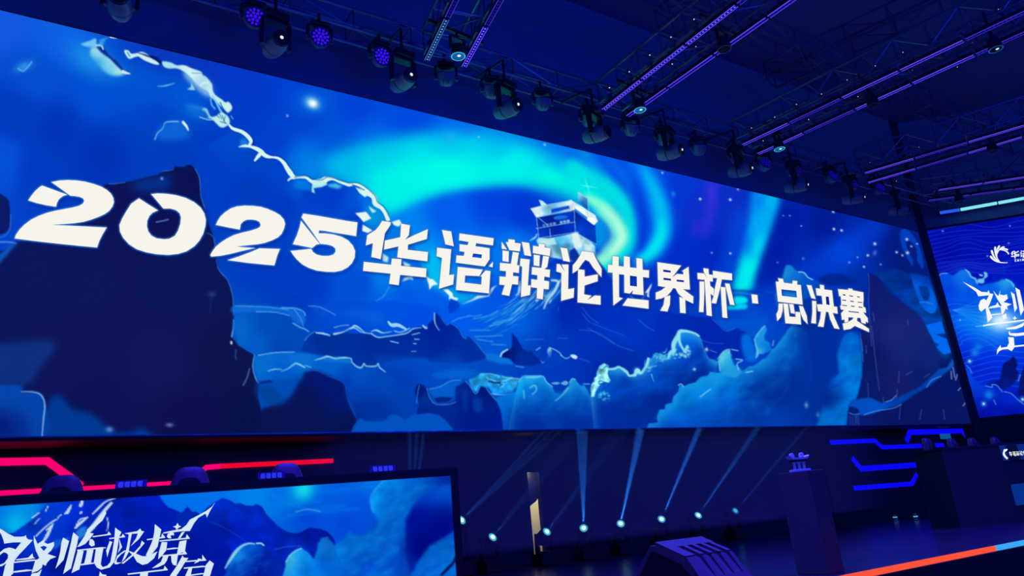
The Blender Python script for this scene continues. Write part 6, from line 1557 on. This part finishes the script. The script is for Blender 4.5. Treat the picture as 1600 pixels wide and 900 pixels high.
# name plates standing on the desk
for k, (xa, xb, yb, yt, lab) in enumerate(((179, 228, 767.5, 750, 'blue lit name plate on the left desk between the first two chairs'),
                                           (403, 445.5, 753, 737, 'blue lit name plate on the left desk before the third chair'),
                                           (579.5, 619, 741, 726.5, 'blue lit name plate near the right end of the left desk'))):
    n_ = dN * -.06
    pa = on_plane(xa, yb, d0 + n_, dN)
    pb = on_plane(xb, yb - 1.5, d0 + n_, dN)
    h = on_plane((xa + xb) / 2, yt, d0 + n_, dN)[2] - 1.112
    wd = np.linalg.norm((pb - pa)[:2])
    t = empty('name_plate', (pa[0], pa[1], 1.112), DANG, lab, 'name plate', 'name plates on the left desk')
    MB().prism([(0, 0), (.055, 0), (.035, h), (.02, h)], 'X', 0, wd).build('stand', G_PLATEB, t)
    m = MB()
    rr = random.Random(k)
    for c_ in range(4):    # four small unreadable characters
        x0 = wd * (.10 + .205 * c_)
        s = wd * .155
        z0, z1 = h * .28, h * .74
        for zz in (z0, (z0 + z1) / 2, z1):
            m.box(x0 + rr.random() * .2 * s, x0 + s, .0135 + .022 * (zz - z0) / h - .012, .014 + .022 * (zz - z0) / h - .010, zz - .006, zz + .006)
        for xx in (.12, .5, .88):
            if rr.random() < .8:
                m.box(x0 + s * xx - .004, x0 + s * xx + .004, .000, .004, z0, z1)
    m.build('writing', G_PLATE, t)

# ------------------------------------------------------------------ right desk, dark, with a small lit sign
rA, rB = on_z(1470, 703, 1.15), on_z(1600, 692.5, 1.15)
rU = rB - rA
rU[2] = 0
rU /= np.linalg.norm(rU)
rN = np.array([rU[1], -rU[0], 0.0])
RANG = math.atan2(rU[1], rU[0])
rd = empty('debate_desk', (rA[0], rA[1], 0), RANG, 'dark debate desk with a small lit emblem sign at the right', 'desk')
MB().box(0, 4.2, 0, .10, 0, 1.15).build('front_panel', M_PANEL, rd)
MB().box(-.02, 4.22, -.01, .62, 1.15, 1.178).build('desk_top', M_BLACK, rd)
MB().box(0, .05, .10, .60, 0, 1.15).build('end_panel', M_PANEL, rd)


def on_desk(x, y, off=.0):
    return tuple(on_plane(x, y, rA + rN * off, rN))


def tile(name, quad, m, parent, off):
    P = [on_desk(*q, off) for q in quad]
    B = [tuple(np.array(p) - rN * (off - .001)) for p in P]
    return adopt(MB().raw(P + B, [(0, 1, 2, 3), (7, 6, 5, 4), (0, 4, 5, 1), (1, 5, 6, 2), (2, 6, 7, 3), (3, 7, 4, 0)]).build(name, m), parent)


sg = tile('sign', [(1561.5, 696.5), (1660, 689), (1672, 712), (1569, 720)], glow('sign_blue', (6, 40, 130)), rd, .012)
tile('sign_band', [(1571, 696), (1588, 694.8), (1596, 718), (1577, 719.5)], glow('sign_navy', (4, 12, 60)), rd, .014)
em = [crescent(*q) for q in (((1574, 702), (1562, 708), (1574, 717.5), 3.0, 1.4), ((1570, 702), (1566, 710), (1575, 716), 2.6, 1.2), ((1573, 702.5), (1569, 703), (1568, 707), 2.4, 1.4))]
adopt(flat_shapes('sign_emblem', [[[on_desk(*p, .018) for p in q]] for q in em], G_RIGHT, None), rd)
# seven small characters and a thin line of latin letters under them
chs = []


def stroke_box(x0, y0, x1, y1, w=.8):
    d = np.array([x1 - x0, y1 - y0], float)
    d /= np.hypot(*d)
    n = np.array([-d[1], d[0]]) * w / 2
    return [(x0 + n[0], y0 + n[1]), (x1 + n[0], y1 + n[1]), (x1 - n[0], y1 - n[1]), (x0 - n[0], y0 - n[1])]


GL = {'华': [(0, .3, .35, .0), (.22, .15, .22, .55), (.55, 0, .55, .5), (.4, .3, .95, .1), (.55, .5, .95, .45), (0, .7, 1, .7), (.5, .55, .5, 1)],
      '语': [(.1, 0, .22, .15), (.0, .35, .22, .35), (.2, .35, .2, .9), (.4, .05, 1, .05), (.6, .05, .55, .5), (.42, .28, .9, .28), (.35, .52, 1, .52), (.45, .68, .95, .68), (.45, .68, .45, 1), (.95, .68, .95, 1), (.45, .97, .95, .97)],
      '辩': [(0, .2, .35, .2), (.18, .0, .18, .2), (0, .5, .38, .5), (0, .7, .38, .7), (.2, .5, .15, 1), (.5, .1, .55, .3), (.5, .45, .5, 1), (.65, .2, 1, .2), (.82, 0, .82, .2), (.62, .5, 1, .5), (.62, .72, 1, .72), (.82, .5, .82, 1)],
      '论': [(.1, 0, .22, .15), (.0, .4, .22, .4), (.2, .4, .2, .95), (.7, 0, .35, .45), (.7, 0, 1, .42), (.5, .5, .5, .95), (.5, .7, .9, .6), (.5, .95, 1, .95)],
      '世': [(0, .35, 1, .35), (.2, .05, .2, .95), (.5, 0, .5, .65), (.78, 0, .78, .65), (.5, .65, .78, .65), (.2, .95, 1, .95)],
      '界': [(.15, .05, .85, .05), (.15, .05, .15, .45), (.85, .05, .85, .45), (.5, .05, .5, .45), (.15, .25, .85, .25), (.15, .45, .85, .45), (.5, .45, 0, .8), (.5, .45, 1, .8), (.35, .65, .28, 1), (.68, .65, .68, 1)],
      '杯': [(0, .3, .4, .3), (.2, 0, .2, 1), (.2, .4, 0, .8), (.2, .4, .4, .6), (.45, .1, 1, .1), (.75, .1, .45, .6), (.72, .4, .72, 1), (.8, .45, 1, .7)]}
for k, ch in enumerate('华语辩论世界杯'):
    x0, y0, s = 1576.3 + k * 5.4, 706.0 - k * .42, 4.6
    chs += [stroke_box(x0 + a * s + b * 1.5, y0 + b * 6.6, x0 + c_ * s + d * 1.5, y0 + d * 6.6) for a, b, c_, d in GL[ch]]
adopt(flat_shapes('sign_lettering', [[[on_desk(*p, .018) for p in q]] for q in chs], G_RIGHT, None), rd)
small = tile('display', [(1580, 757), (1640, 751), (1652, 782), (1588.5, 790)], glow('small_display_blue', (4, 48, 140)), rd, .012)
for k, (px, py, bk, lab) in enumerate(((1451, 683.5, 1.15, 'dark chair with a faint rim beside the left end of the right desk'), (1490, 684, 1.1, 'dark chair behind the right desk, second from the left end'),
                                      (1522, 683, 1.1, 'dark chair behind the right desk, third from the left end'), (1558, 682, 1.1, 'dark chair behind the right desk near the lit sign'))):
    p = on_plane(px, py, rA - rN * bk, rN)
    make_chair('office_chair', (p[0], p[1], 0), RANG + .5, lab, 'chairs behind the right desk', top=p[2], w=.27, sw=.17)

# ------------------------------------------------------------------ plinth with the crystal trophy
Yp = 4.35
c1 = on_y(1262, 735, Yp)
x1_ = on_y(1286, 733.5, Yp)[0]
y2_ = Yp + .33
pt = c1[2]
pod = setp(MB().box(c1[0], x1_, Yp, y2_, 0, pt).build('plinth', M_PLINTH, bevel=.004), 'plain tall grey plinth carrying the crystal trophy on the dark stage', 'plinth')
tx, ty = (c1[0] + x1_) / 2 - .0, (Yp + y2_) / 2
tr = empty('trophy', (tx, ty, pt), math.radians(-18), 'small crystal gate trophy with upturned eaves standing on the plinth', 'trophy')
MB().box(-.085, .085, -.05, .05, 0, .022).build('base', M_CRYSTAL, tr, bevel=.004)
for x in (-.052, 0, .052):
    MB().tube((x, 0, .022), (x, 0, .085), .013, 10, .011).tube((x, 0, .078), (x, 0, .09), .02, 10).build('pillar', M_CRYSTAL, tr)
MB().box(-.075, .075, -.03, .03, .09, .112).build('beam', M_BLACK, tr)
MB().prism([(-.105, .148), (-.09, .122), (-.07, .112), (.07, .112), (.09, .122), (.105, .148), (.085, .136), (.05, .130), (-.05, .130), (-.085, .136)], 'Y', -.04, .04).build('roof', M_CRYSTAL, tr)
for x in (-.06, .045):
    MB().box(x - .018, x + .018, -.014, .014, .128, .165).prism([(x - .02, .165), (x - .008, .172), (x, .166), (x + .008, .174), (x + .02, .165)], 'Y', -.012, .012).build('finial', M_CRYSTAL, tr)

# ------------------------------------------------------------------ wedge monitor at the front of the stage
mx0, mx1 = 4.50, 5.06
mon = empty('stage_monitor', ((mx0 + mx1) / 2, 4.8, 0), 0, 'wedge stage monitor in violet light, ribbed back to the seats', 'monitor')
prof = [(4.93, .385), (4.99, .385), (5.34, .03), (5.34, 0), (4.42, 0), (4.46, .12), (4.60, .27)]
cpart('cabinet', MB().prism(prof, 'X', mx0, mx1), M_MON, mon, bevel=.006)
pk, kn, ft = np.array([4.93, .385]), np.array([4.60, .27]), np.array([4.44, .06])


def slope(p, q, s, t, x0, x1, lift, name, m, depth=.0):
    a = p + (q - p) * s
    b = p + (q - p) * t
    d = (q - p) / np.linalg.norm(q - p)
    n = np.array([d[1], -d[0]])
    if n[1] < 0:
        n = -n
    pts = [a, b, b + n * lift, a + n * lift]
    return MB().prism([tuple(v) for v in pts], 'X', x0, x1)


W = mx1 - mx0
rib = MB()
for k in range(5):       # ribs between four recesses
    x = mx0 + W * (.17 + .19 * k)
    for p, q, s, t in ((pk, kn, .42, 1.0), (kn, ft, 0.0, .75)):
        a = slope(p, q, s, t, x - .022, x + .022, .03, '', None)
        rib.raw(a.v, a.f)
cpart('rib_panel', rib, M_MON, mon)
rim_ = MB()
for p, q, s, t, x0, x1 in ((pk, kn, 0.0, .42, mx0, mx1), (kn, ft, .75, 1.0, mx0, mx1), (pk, kn, .42, 1, mx0, mx0 + .075), (kn, ft, 0, .75, mx0, mx0 + .075)):
    a = slope(p, q, s, t, x0, x1, .03, '', None)
    rim_.raw(a.v, a.f)
cpart('rim', rim_, M_MON, mon)
cpart('side_plate', MB().prism([(4.93, .335), (4.98, .335), (5.26, .04), (4.50, .04), (4.53, .12), (4.64, .235)], 'X', mx0 - .006, mx0), M_GRILLE, mon)
cpart('grille', MB().raw([(mx0 + .03, 5.01, .37), (mx1 - .03, 5.01, .37), (mx1 - .03, 5.325, .05), (mx0 + .03, 5.325, .05), (mx0 + .03, 5.02, .378), (mx1 - .03, 5.02, .378), (mx1 - .03, 5.335, .058), (mx0 + .03, 5.335, .058)],
                         [(0, 1, 2, 3), (7, 6, 5, 4), (0, 4, 5, 1), (1, 5, 6, 2), (2, 6, 7, 3), (3, 7, 4, 0)]), M_GRILLE, mon)

# ------------------------------------------------------------------ moving beam lights standing on the stage, with their beams in the haze
YF = 9.6
CYAN = (0.02, 0.19, 1.0)


def aim_matrix(loc, d):
    return Matrix.Translation(loc) @ Vector(d).to_track_quat('Z', 'Y').to_matrix().to_4x4()


def beam_light(px, py, end, power, label, lens_m, hot):
    p = on_y(px, py, YF)
    e = on_y(end[0], end[1], 7.6)
    d = (e - p) / np.linalg.norm(e - p)
    # lens centre at p; the head's pivot lies behind it
    piv = p - d * .12
    t = empty('beam_light', (piv[0], YF + .05, 0), 0, label, 'stage light', 'beam lights on the stage floor')
    piv[1] += 0
    cpart('base', MB().box(piv[0] - .15, piv[0] + .15, piv[1] - .13, piv[1] + .17, 0, .17), M_SPOT, t, bevel=.02)
    y = MB()
    y.box(piv[0] - .15, piv[0] + .15, piv[1] - .05, piv[1] + .05, .17, .205)
    for s in (-1, 1):
        y.prism([(piv[1] - .05, .20), (piv[1] + .05, .20), (piv[1] + .035, piv[2] + .04), (piv[1] - .035, piv[2] + .04)], 'X', piv[0] + s * .135 - .018, piv[0] + s * .135 + .018)
    cpart('yoke', y, M_SPOT, t)
    Mx = aim_matrix(piv, d)
    h = MB().lathe([(.03, -.14), (.085, -.13), (.10, -.06), (.095, .02), (.085, .09), (.088, .112), (.07, .112), (.068, .10)], 'Z', n=24)
    h.v = [tuple(Mx @ Vector(v)) for v in h.v]
    head = cpart('head', h, M_SPOT, t, smooth=True)
    r_ = MB()
    n = 24
    for rr, zz in ((.064, .108), (.046, .112)):
        for i in range(n):
            a = 2 * math.pi * i / n
            r_.v.append(tuple(Mx @ Vector((rr * math.cos(a), rr * math.sin(a), zz))))
    for i in range(n):
        j = (i + 1) % n
        r_.f.append((i, j, n + j, n + i))
    ring = adopt(r_.build('lens_ring', lens_m), t)
    l = MB().lathe([(.040, .112), (.034, .12), (.018, .125), (.004, .126)], 'Z', n=20)
    l.v = [tuple(Mx @ Vector(v)) for v in l.v]
    cpart('lens', l, hot, t, smooth=True)
    if power:
        side = np.cross(d, [0, 1, 0])
        side /= np.linalg.norm(side)
        for k in (-1, 0, 1):
            dd = d + side * .042 * k
            s = bpy.data.lights.new('beam', 'SPOT')
            s.energy = power
            s.color = CYAN
            s.spot_size = math.radians(1.3)
            s.spot_blend = .5
            s.shadow_soft_size = .012
            o = bpy.data.objects.new('beam', s)
            COL.objects.link(o)
            q = p + d * .02
            o.matrix_world = Matrix.Translation(q) @ Vector(dd).to_track_quat('-Z', 'Y').to_matrix().to_4x4()
    return t


BP = 30000
for a in ((640, 866, (652, 668), BP * .4, 'beam light hidden low behind the right part of the left desk', G_LENS, G_HOT),
          (722, 812, (868, 668), BP * .3, 'beam light at the right end of the left desk, beam leaning right', G_LENS, G_HOT),
          (770.5, 838.5, (905, 670), BP * .15, 'tilted beam light left of the lit slot in the back wall', G_LENS, G_HOT),
          (855, 830, (975, 668), BP * .18, 'tilted beam light in front of the lit slot in the back wall', G_LENS, G_HOT),
          (912, 824.5, (910, 668), BP * 1.0, 'beam light with a straight upright beam, first right of the lit slot', G_LENS, G_HOT),
          (970, 817.5, (1002, 668), BP * 1.25, 'beam light right of the upright beam, its beam leaning slightly right', G_LENS, G_HOT),
          (1034, 810.5, (1094, 667), BP * 1.0, 'beam light above the wedge monitor, beam leaning right', G_LENS, G_HOT),
          (1091.5, 804.5, (1185, 667), BP * .5, 'dimmer beam light to the right above the wedge monitor', G_LENS, G_HOT),
          (1149.5, 797.5, (1250, 680), BP * .12, 'rightmost beam light, a thin edge-on blue lens nearest the plinth', G_LENSD, G_LENS)):
    beam_light(*a)

hz = MB().box(2.6, 12.0, 7.2, 9.85, .35, 1.74).build('stage_haze', None or bpy.data.materials.new('haze'))
setp(hz, 'thin blue haze hanging below the big LED wall, lit by the beams', 'haze', None, 'stuff')
hm = hz.data.materials[0]
hm.use_nodes = True
hn = hm.node_tree
hn.nodes.clear()
ho = hn.nodes.new('ShaderNodeOutputMaterial')
hv = hn.nodes.new('ShaderNodeVolumeScatter')
hv.inputs['Color'].default_value = (.9, .95, 1, 1)
hv.inputs['Density'].default_value = .05
hv.inputs['Anisotropy'].default_value = .1
hn.links.new(hv.outputs[0], ho.inputs['Volume'])
hm.cycles.homogeneous_volume = True

# ------------------------------------------------------------------ lighting trusses
def make_truss(a, b, w, h, label, mchord, rungs=.5, group='lighting trusses under the ceiling', r=.026):
    """box truss from a to b (centre of its lower face); chords are parts, lattice is one part"""
    a, b = np.array(a, float), np.array(b, float)
    L = np.linalg.norm(b - a)
    ang = math.atan2(b[1] - a[1], b[0] - a[0])
    t = empty('lighting_truss', tuple(a), ang, label, 'truss', group)
    for y in (-w / 2, w / 2):
        for z in (0, h):
            MB().tube((0, y, z), (L, y, z), r, 8).build('chord', mchord, t)
    m = MB()
    n = max(2, int(L / rungs))
    for k in range(n + 1):
        x = L * k / n
        m.tube((x, -w / 2, 0), (x, w / 2, 0), r * .5, 6)
        m.tube((x, -w / 2, h), (x, w / 2, h), r * .5, 6)
        for y in (-w / 2, w / 2):
            m.tube((x, y, 0), (x, y, h), r * .5, 6)
            if k < n:
                x2 = L * (k + 1) / n
                z0, z1 = (0, h) if k % 2 else (h, 0)
                m.tube((x, y, z0), (x2, y, z1), r * .5, 6)
        if k < n and k % 2:
            m.tube((x, -w / 2, 0), (L * (k + 1) / n, w / 2, 0), r * .45, 6)
    m.build('lattice', mchord, t)
    return t, ang, L


YT = 8.78
make_truss((-3.2, YT, 7.80), (20.2, YT, 7.80), .34, .34, 'long lighting truss across the stage just above the big LED wall', M_TRUSS, .9)
make_truss((-3.0, 6.4, 8.35), (20.0, 6.6, 8.35), .42, .34, 'second cross truss higher and nearer the seats', M_TRUSSD, .9)
make_truss((12.4, 8.0, 9.0), (14.4, 1.0, 9.0), .5, .4, 'bare high truss between the second and third LED bar trusses', M_TRUSSD, .8)
make_truss((9.4, 8.0, 9.3), (10.2, 1.0, 9.3), .5, .4, 'bare high truss between the first pairs of LED bar trusses', M_TRUSSD, .8)

RAILS = [  # (start on the ceiling grid, direction point) of each pair of LED bar rails, z of the bars
    ('first', [(667, 95), (713, 0)], [(725, 105), (783, 0)], 4),
    ('second', [(943, 172), (1163, 0)], [(981, 182), (1240, 0)], 5),
    ('third', [(1161, 227), (1600, 20)], [(1185, 241), (1600, 52)], 6),
    ('fourth', [(1352, 271), (1600, 197)], [(1357, 286), (1600, 214)], 4),
    ('fifth', [(1467, 297.5), (1600, 277.5)], [(1451, 314), (1600, 294.5)], 3)]
ZR = 7.30


def make_bar():
    """one metre LED bar: housing, two bright edge tubes, a row of LED chips, clamps"""
    t = empty('led_bar', (0, 0, 0))
    MB().box(0, .96, -.038, .038, .012, .075).build('housing', M_BLACK, t)
    MB().box(.005, .955, -.028, .028, .004, .012).build('face', G_LED_FILLD, t)
    for y in (-.037, .030):
        MB().box(0, .96, y, y + .007, .0, .012).build('edge_tube', G_LED_MID, t)
    for x in (.22, .74):
        MB().box(x - .02, x + .02, -.03, .03, .075, .16).box(x - .03, x + .03, -.05, -.03, .10, .17).build('clamp', M_TRUSS, t)
    return t


proto = make_bar()
first = True
ORD = ['nearest the screen', 'second from the screen', 'third from the screen', 'fourth from the screen', 'fifth from the screen', 'sixth from the screen', 'seventh from the screen', 'eighth from the screen']
CLAMP_GLINTS = []
for ri, (nm, A, B, nbar) in enumerate(RAILS):
    ends = []
    for si, R_ in enumerate((A, B)):
        a, b = on_z(*R_[0], ZR), on_z(*R_[1], ZR)
        u = (b - a) / np.linalg.norm(b - a)
        ang = math.atan2(u[1], u[0])
        ends.append((a, u))
        for k in range(nbar + 2):
            pos = a + u * (1.0 * k)
            o = proto if first else dup(proto)
            first = False
            o.location = pos
            o.rotation_euler = (0, 0, ang)
            setp(o, 'violet LED bar, %s rail of the %s truss, %s' % (('left', 'right')[si], nm, ORD[k]), 'LED bar', 'LED bars on the trusses')
            bright = (ri == 0 and si == 1 and k == 0) or (ri == 1 and si == 0 and k < 3) or (ri == 2 and k in (0, 2, 3, 5)) or (ri == 3 and k in (0, 2)) or (ri == 1 and si == 1) or (ri == 4 and si == 0 and k < 2)
            teal = ri == 0 and si == 0 and k == 0
            for ch in o.children:
                nme = ch.name.split('.')[0]
                mm = None
                if nme == 'face':
                    mm = G_LED_FILLC if teal else (G_LED_FILL if bright and ri < 2 and si == 1 - ri else G_LED_FILLN if bright else G_LED_FILLD)
                elif nme == 'edge_tube':
                    mm = G_LED_EDGC if teal else (G_LED_HI if bright else G_LED_MID)
                if mm is not None:
                    ch.data = ch.data.copy()
                    ch.data.materials[0] = mm
    (a, ua), (b, ub) = ends
    mid = (a + b) / 2
    u = (ua + ub) / 2
    u /= np.linalg.norm(u)
    wd = abs(np.cross(u, b - a)[2])
    e = mid + u * (nbar + 2.2)
    s0 = mid - u * .1
    make_truss((s0[0], s0[1], ZR + .19), (e[0], e[1], ZR + .19), wd, .42, '%s LED bar truss from the left, running out over the seats' % nm, M_TRUSS, .5, 'trusses carrying LED bars')

ordn = ['first', 'second', 'third', 'fourth', 'fifth', 'sixth', 'seventh', 'eighth', 'ninth', 'tenth', 'eleventh', 'twelfth', 'thirteenth', 'fourteenth', 'fifteenth', 'sixteenth']
# painted glints of the bar clamps: small bodies with a glowing white dot
clamp_glints = [(952, 137), (983, 112), (1015, 86), (1048, 58), (1084, 30), (1050, 100), (1087, 73), (1174, 200), (1210, 183), (1244, 163), (1283, 147), (1323, 125), (1367, 103), (1410, 82), (1458, 65), (1500, 47), (1559, 15), (1192, 220), (1263, 187), (1340, 151), (1424, 110), (1518, 67), (1495, 105), (1435, 230), (1513, 207), (1598, 182), (1400, 283), (1359, 254), (1475, 284), (1538, 275), (1459, 300)]
glint0 = empty('clamp_glint', (0, 0, 0))
MB().tube((0, 0, .0), (0, 0, .07), .022, 12).build('body', M_BODY, glint0)
MB().tube((0, 0, -.004), (0, 0, .004), .0125, 10).build('lens', G_DOT, glint0)  # emissive dot paints the glint; the clamp itself gives no light
MB().box(-.16, .16, -.012, .012, -.075, -.05).box(-.03, -.022, -.012, .012, -.06, .06).build('clamp', M_TRUSSD, glint0)
tn = lambda x, y: ('second' if x < 1110 else 'third' if x < 1345 or y < 160 else 'fourth' if (y < 235 or x < 1380) else 'fifth')
cnt = {}
for k, (x, y) in enumerate(clamp_glints):
    o = glint0 if k == 0 else dup(glint0)
    o.location = on_z(x, y, ZR + .265)
    n_ = tn(x, y)
    cnt[n_] = cnt.get(n_, 0) + 1
    setp(o, 'tiny white painted clamp glint on the %s truss, %s along it' % (n_, ordn[cnt[n_] - 1]), 'pin lamp', 'painted clamp glints along the trusses')

# round downlights hanging from the right-hand rails
def make_down(lit):
    t = empty('hanging_spotlight', (0, 0, 0))
    MB().lathe([(.05, .20), (.085, .17), (.10, .05), (.105, .0), (.092, .0), (.088, .015), (.02, .02)], 'Z', n=28).build('body', M_BLACK, t, smooth=True)
    n = 28
    MB().raw([(r * math.cos(2 * math.pi * i / n), r * math.sin(2 * math.pi * i / n), z) for r, z in ((.105, -.003), (.088, -.003)) for i in range(n)],
             [(i, (i + 1) % n, n + (i + 1) % n, n + i) for i in range(n)]).build('lens_ring', {2: G_LENS, 1: G_LENSD, 0: M_BODY}[lit], t)
    MB().lathe([(.086, .006), (.06, .000), (.03, -.003), (.004, -.004)], 'Z', n=24).build('lens', G_LENSD if lit == 2 else M_GRILLE, t)
    if lit:
        MB().lathe([(.026, -.004), (.018, -.010), (.004, -.012)], 'Z', (-.0, -.02, 0), n=14).build('lamp', G_HOT if lit == 2 else G_DOT, t)
    y = MB()
    for s in (-1, 1):
        y.box(s * .12 - .01, s * .12 + .01, -.025, .025, .07, .30)
    y.box(-.13, .13, -.025, .025, .28, .31).tube((0, 0, .30), (0, 0, .40), .02)
    y.build('yoke', M_BLACK, t)
    MB().box(-.48, .48, -.018, .018, .385, .44).build('hanging_bar', M_BLACK, t)
    return t


for (x, y, lit, lab) in ((716, 88, 2, 'round spotlight with a glowing lens between the first two LED rails'), (1000, 172, 2, 'round spotlight with a glowing lens on the second truss by the big LED wall'),
                         (1132, 77, 0, 'round dark spotlight further up the second truss'), (1218, 233, 2, 'round spotlight with a small glowing lens on the third truss by the LED wall'), (1365, 165, 0, 'round dark spotlight halfway along the third truss'),
                         (1556, 77, 1, 'round spotlight with a bright blue ring on the third truss near the photo edge'), (1552, 237, 0, 'round dark spotlight with pale rim on the fourth truss'), (1500, 315, 0, 'round dark spotlight on the fifth truss over the right LED wall')):
    t = make_down(lit)
    t.location = on_z(x, y, 7.08)
    t.rotation_euler = (0, 0, .12 if x < 1200 else .25 if y > 100 and x < 1400 else .3)
    setp(t, lab, 'spotlight', 'round spotlights under the rails')

# ------------------------------------------------------------------ moving heads hanging from the long truss
def make_wash():
    """round wash head: base, yoke, bowl-shaped head, lens with LED cells. Lens faces -Y at zero tilt."""
    t = empty('wash_light', (0, 0, 0))
    MB().box(-.13, .13, -.09, .09, .19, .25).box(-.02, .02, .0, .27, .40, .445).box(-.02, .02, .0, .04, .25, .41).build('base', M_BLACK, t, bevel=.012)
    y = MB()
    y.box(-.165, .165, -.045, .045, .17, .195)
    for s in (-1, 1):
        y.prism([(-.045, .18), (.045, .18), (.03, -.04), (-.03, -.04)], 'X', s * .165 - .017, s * .165 + .017)
    y.build('yoke', M_BLACK, t, bevel=.006)
    h = MB().lathe([(.03, .13), (.075, .12), (.115, .075), (.135, .02), (.145, -.05), (.145, -.075), (.125, -.08)], 'Y', n=28).build('head', M_BODY, t, smooth=True)
    f = MB()
    for k in range(9):
        a = 2 * math.pi * k / 9
        f.tube((.10 * math.cos(a), .09, .10 * math.sin(a)), (.128 * math.cos(a), .035, .128 * math.sin(a)), .008, 6)
    f.build('fin', M_BLACK, h)
    for s in (-1, 1):
        MB().tube((s * .135, 0, 0), (s * .19, 0, 0), .035, 14).build('pivot', M_BODY, h)
    l = MB().lathe([(.128, -.078), (.12, -.083), (.004, -.088)], 'Y', n=28).build('lens', M_GRILLE, h, smooth=True)
    c = MB()
    for k in range(1):
        c.tube((0, -.085, 0), (0, -.094, 0), .024, 10)
    for k in range(6):
        a = 2 * math.pi * k / 6
        c.tube((.055 * math.cos(a), -.085, .055 * math.sin(a)), (.055 * math.cos(a), -.094, .055 * math.sin(a)), .022, 10)
    for k in range(12):
        a = 2 * math.pi * k / 12 + .2
        c.tube((.1 * math.cos(a), -.082, .1 * math.sin(a)), (.1 * math.cos(a), -.091, .1 * math.sin(a)), .019, 10)
    c.build('led_cells', G_WASH, l)
    return t


def make_profile():
    """long profile head with cooling bands and a small lamp eye"""
    t = empty('profile_light', (0, 0, 0))
    MB().box(-.15, .15, -.12, .12, .36, .46).box(-.11, .11, -.02, .02, .46, .50).tube((0, 0, .5), (0, 0, .90), .022, 10).box(-.02, .02, 0, .62, .88, .91).build('base', M_BLACK, t, bevel=.012)
    y = MB()
    y.box(-.18, .18, -.06, .06, .32, .36)
    for s in (-1, 1):
        y.prism([(-.055, .34), (.055, .34), (.035, -.05), (-.035, -.05)], 'X', s * .185 - .018, s * .185 + .018)
    y.build('yoke', M_BLACK, t, bevel=.006)
    h = MB().lathe([(.06, .24), (.10, .23), (.125, .16), (.135, .09), (.135, .05)], 'Y', n=20).build('head', M_BODY, t, smooth=True)
    MB().lathe([(.122, .05), (.122, .025)], 'Y', n=20).build('band', M_BLACK, h)
    MB().lathe([(.138, .03), (.14, -.06), (.125, -.14), (.115, -.20)], 'Y', n=20).build('front_shell', M_BODY, h, smooth=True)
    MB().lathe([(.105, -.19), (.105, -.235), (.09, -.235)], 'Y', n=20).build('lens_barrel', M_BLACK, h)
    MB().lathe([(.024, -.236), (.018, -.245), (.004, -.248)], 'Y', n=12).build('lens', G_DOT, h)
    for s in (-1, 1):
        MB().box(s * .165 - .03, s * .165 + .03, -.03, .03, -.03, .03).build('pivot', M_BODY, h)
    return t


wash0, prof0 = make_wash(), make_profile()
WASH = [(397, 30, 1), (499, 61, 1), (594, 91, 1), (697, 122, 0), (768, 142, 0), (848, 161, 0), (921, 187, 0), (986, 202, 0), (1038, 217, 0), (1092, 233, 0), (1151, 246, 0), (1194, 258, 2), (1241, 268, 2), (1298, 278, 2), (1330, 290, 2), (1372, 296, 2)]
PROF = [(187, 8, 0, -.15), (430, 70, 1, .1), (630, 126, 1, .1), (793, 170, 1, .25), (932, 210, 0, .35), (1047, 238, 1, .4), (1157, 266, 1, .4), (1244, 291, 1, .5), (1333, 310, 1, .5), (1405, 328, 0, .5)]
wl = {1: 'with violet glowing lens', 0: 'with dark lens', 2: 'with dim violet lens edge'}
for k, (x, y, lit) in enumerate(WASH):
    o = wash0 if k == 0 else dup(wash0)
    o.location = on_y(x, y, 8.55)
    o.rotation_euler = (0, 0, random.uniform(-.12, .12) - (.0 if lit == 1 else .25))
    setp(o, 'round wash light %s, %s from the left above the screen' % (wl[lit], ordn[k]), 'wash light', 'wash lights on the long truss')
    tilt = {1: math.radians(14), 0: math.radians(-62), 2: math.radians(-12)}[lit]
    for h in o.children:
        if h.name.startswith('head'):
            h.rotation_euler = (tilt, 0, 0)
            for l in h.children:
                if l.name.startswith('lens'):
                    for q in l.children:
                        q.data = q.data.copy()
                        q.data.materials[0] = (M_GRILLE, G_WASH, G_WASHD)[lit]
for k, (x, y, lit, yaw) in enumerate(PROF):
    o = prof0 if k == 0 else dup(prof0)
    o.location = on_y(x, y, 8.3)
    o.rotation_euler = (0, 0, yaw)
    setp(o, 'profile light %s hanging lower, %s from the left' % ('with a tiny white lamp eye' if lit else 'with dark front', ordn[k]), 'profile light', 'profile lights on the long truss')
    for h in o.children:
        if h.name.startswith('head'):
            h.rotation_euler = (math.radians(8), 0, 0)
            for l in h.children:
                if l.name.startswith('lens') and not l.name.startswith('lens_b'):
                    l.data = l.data.copy()
                    l.data.materials[0] = G_DOT if lit else M_GRILLE

# small posts at the foot of the back wall; glowing rings paint their glints
for k, (x, y, lab) in enumerate(((1400, 808, 'short metal floor post with pale blue glint, left of three by the right set wall'), (1432, 807, 'short metal floor post with two pale glints, middle of three by the right set wall'), (1457, 806, 'short metal floor post with pale blue glint, right of three by the right set wall'))):
    p = on_z(x, y + 6, 0)
    t = empty('floor_post', (p[0], p[1], 0), 0, lab, 'floor post', 'small posts at the foot of the right set wall')
    MB().lathe([(.06, 0), (.06, .015), (.03, .03), (.028, .11), (.034, .115), (.02, .13)], 'Z', n=16).build('post', M_LIP, t, smooth=True)
    MB().lathe([(.04, .062), (.041, .085)], 'Z', n=16).build('glint_ring', glow('pale_blue_glint', (80, 160, 225)), t)
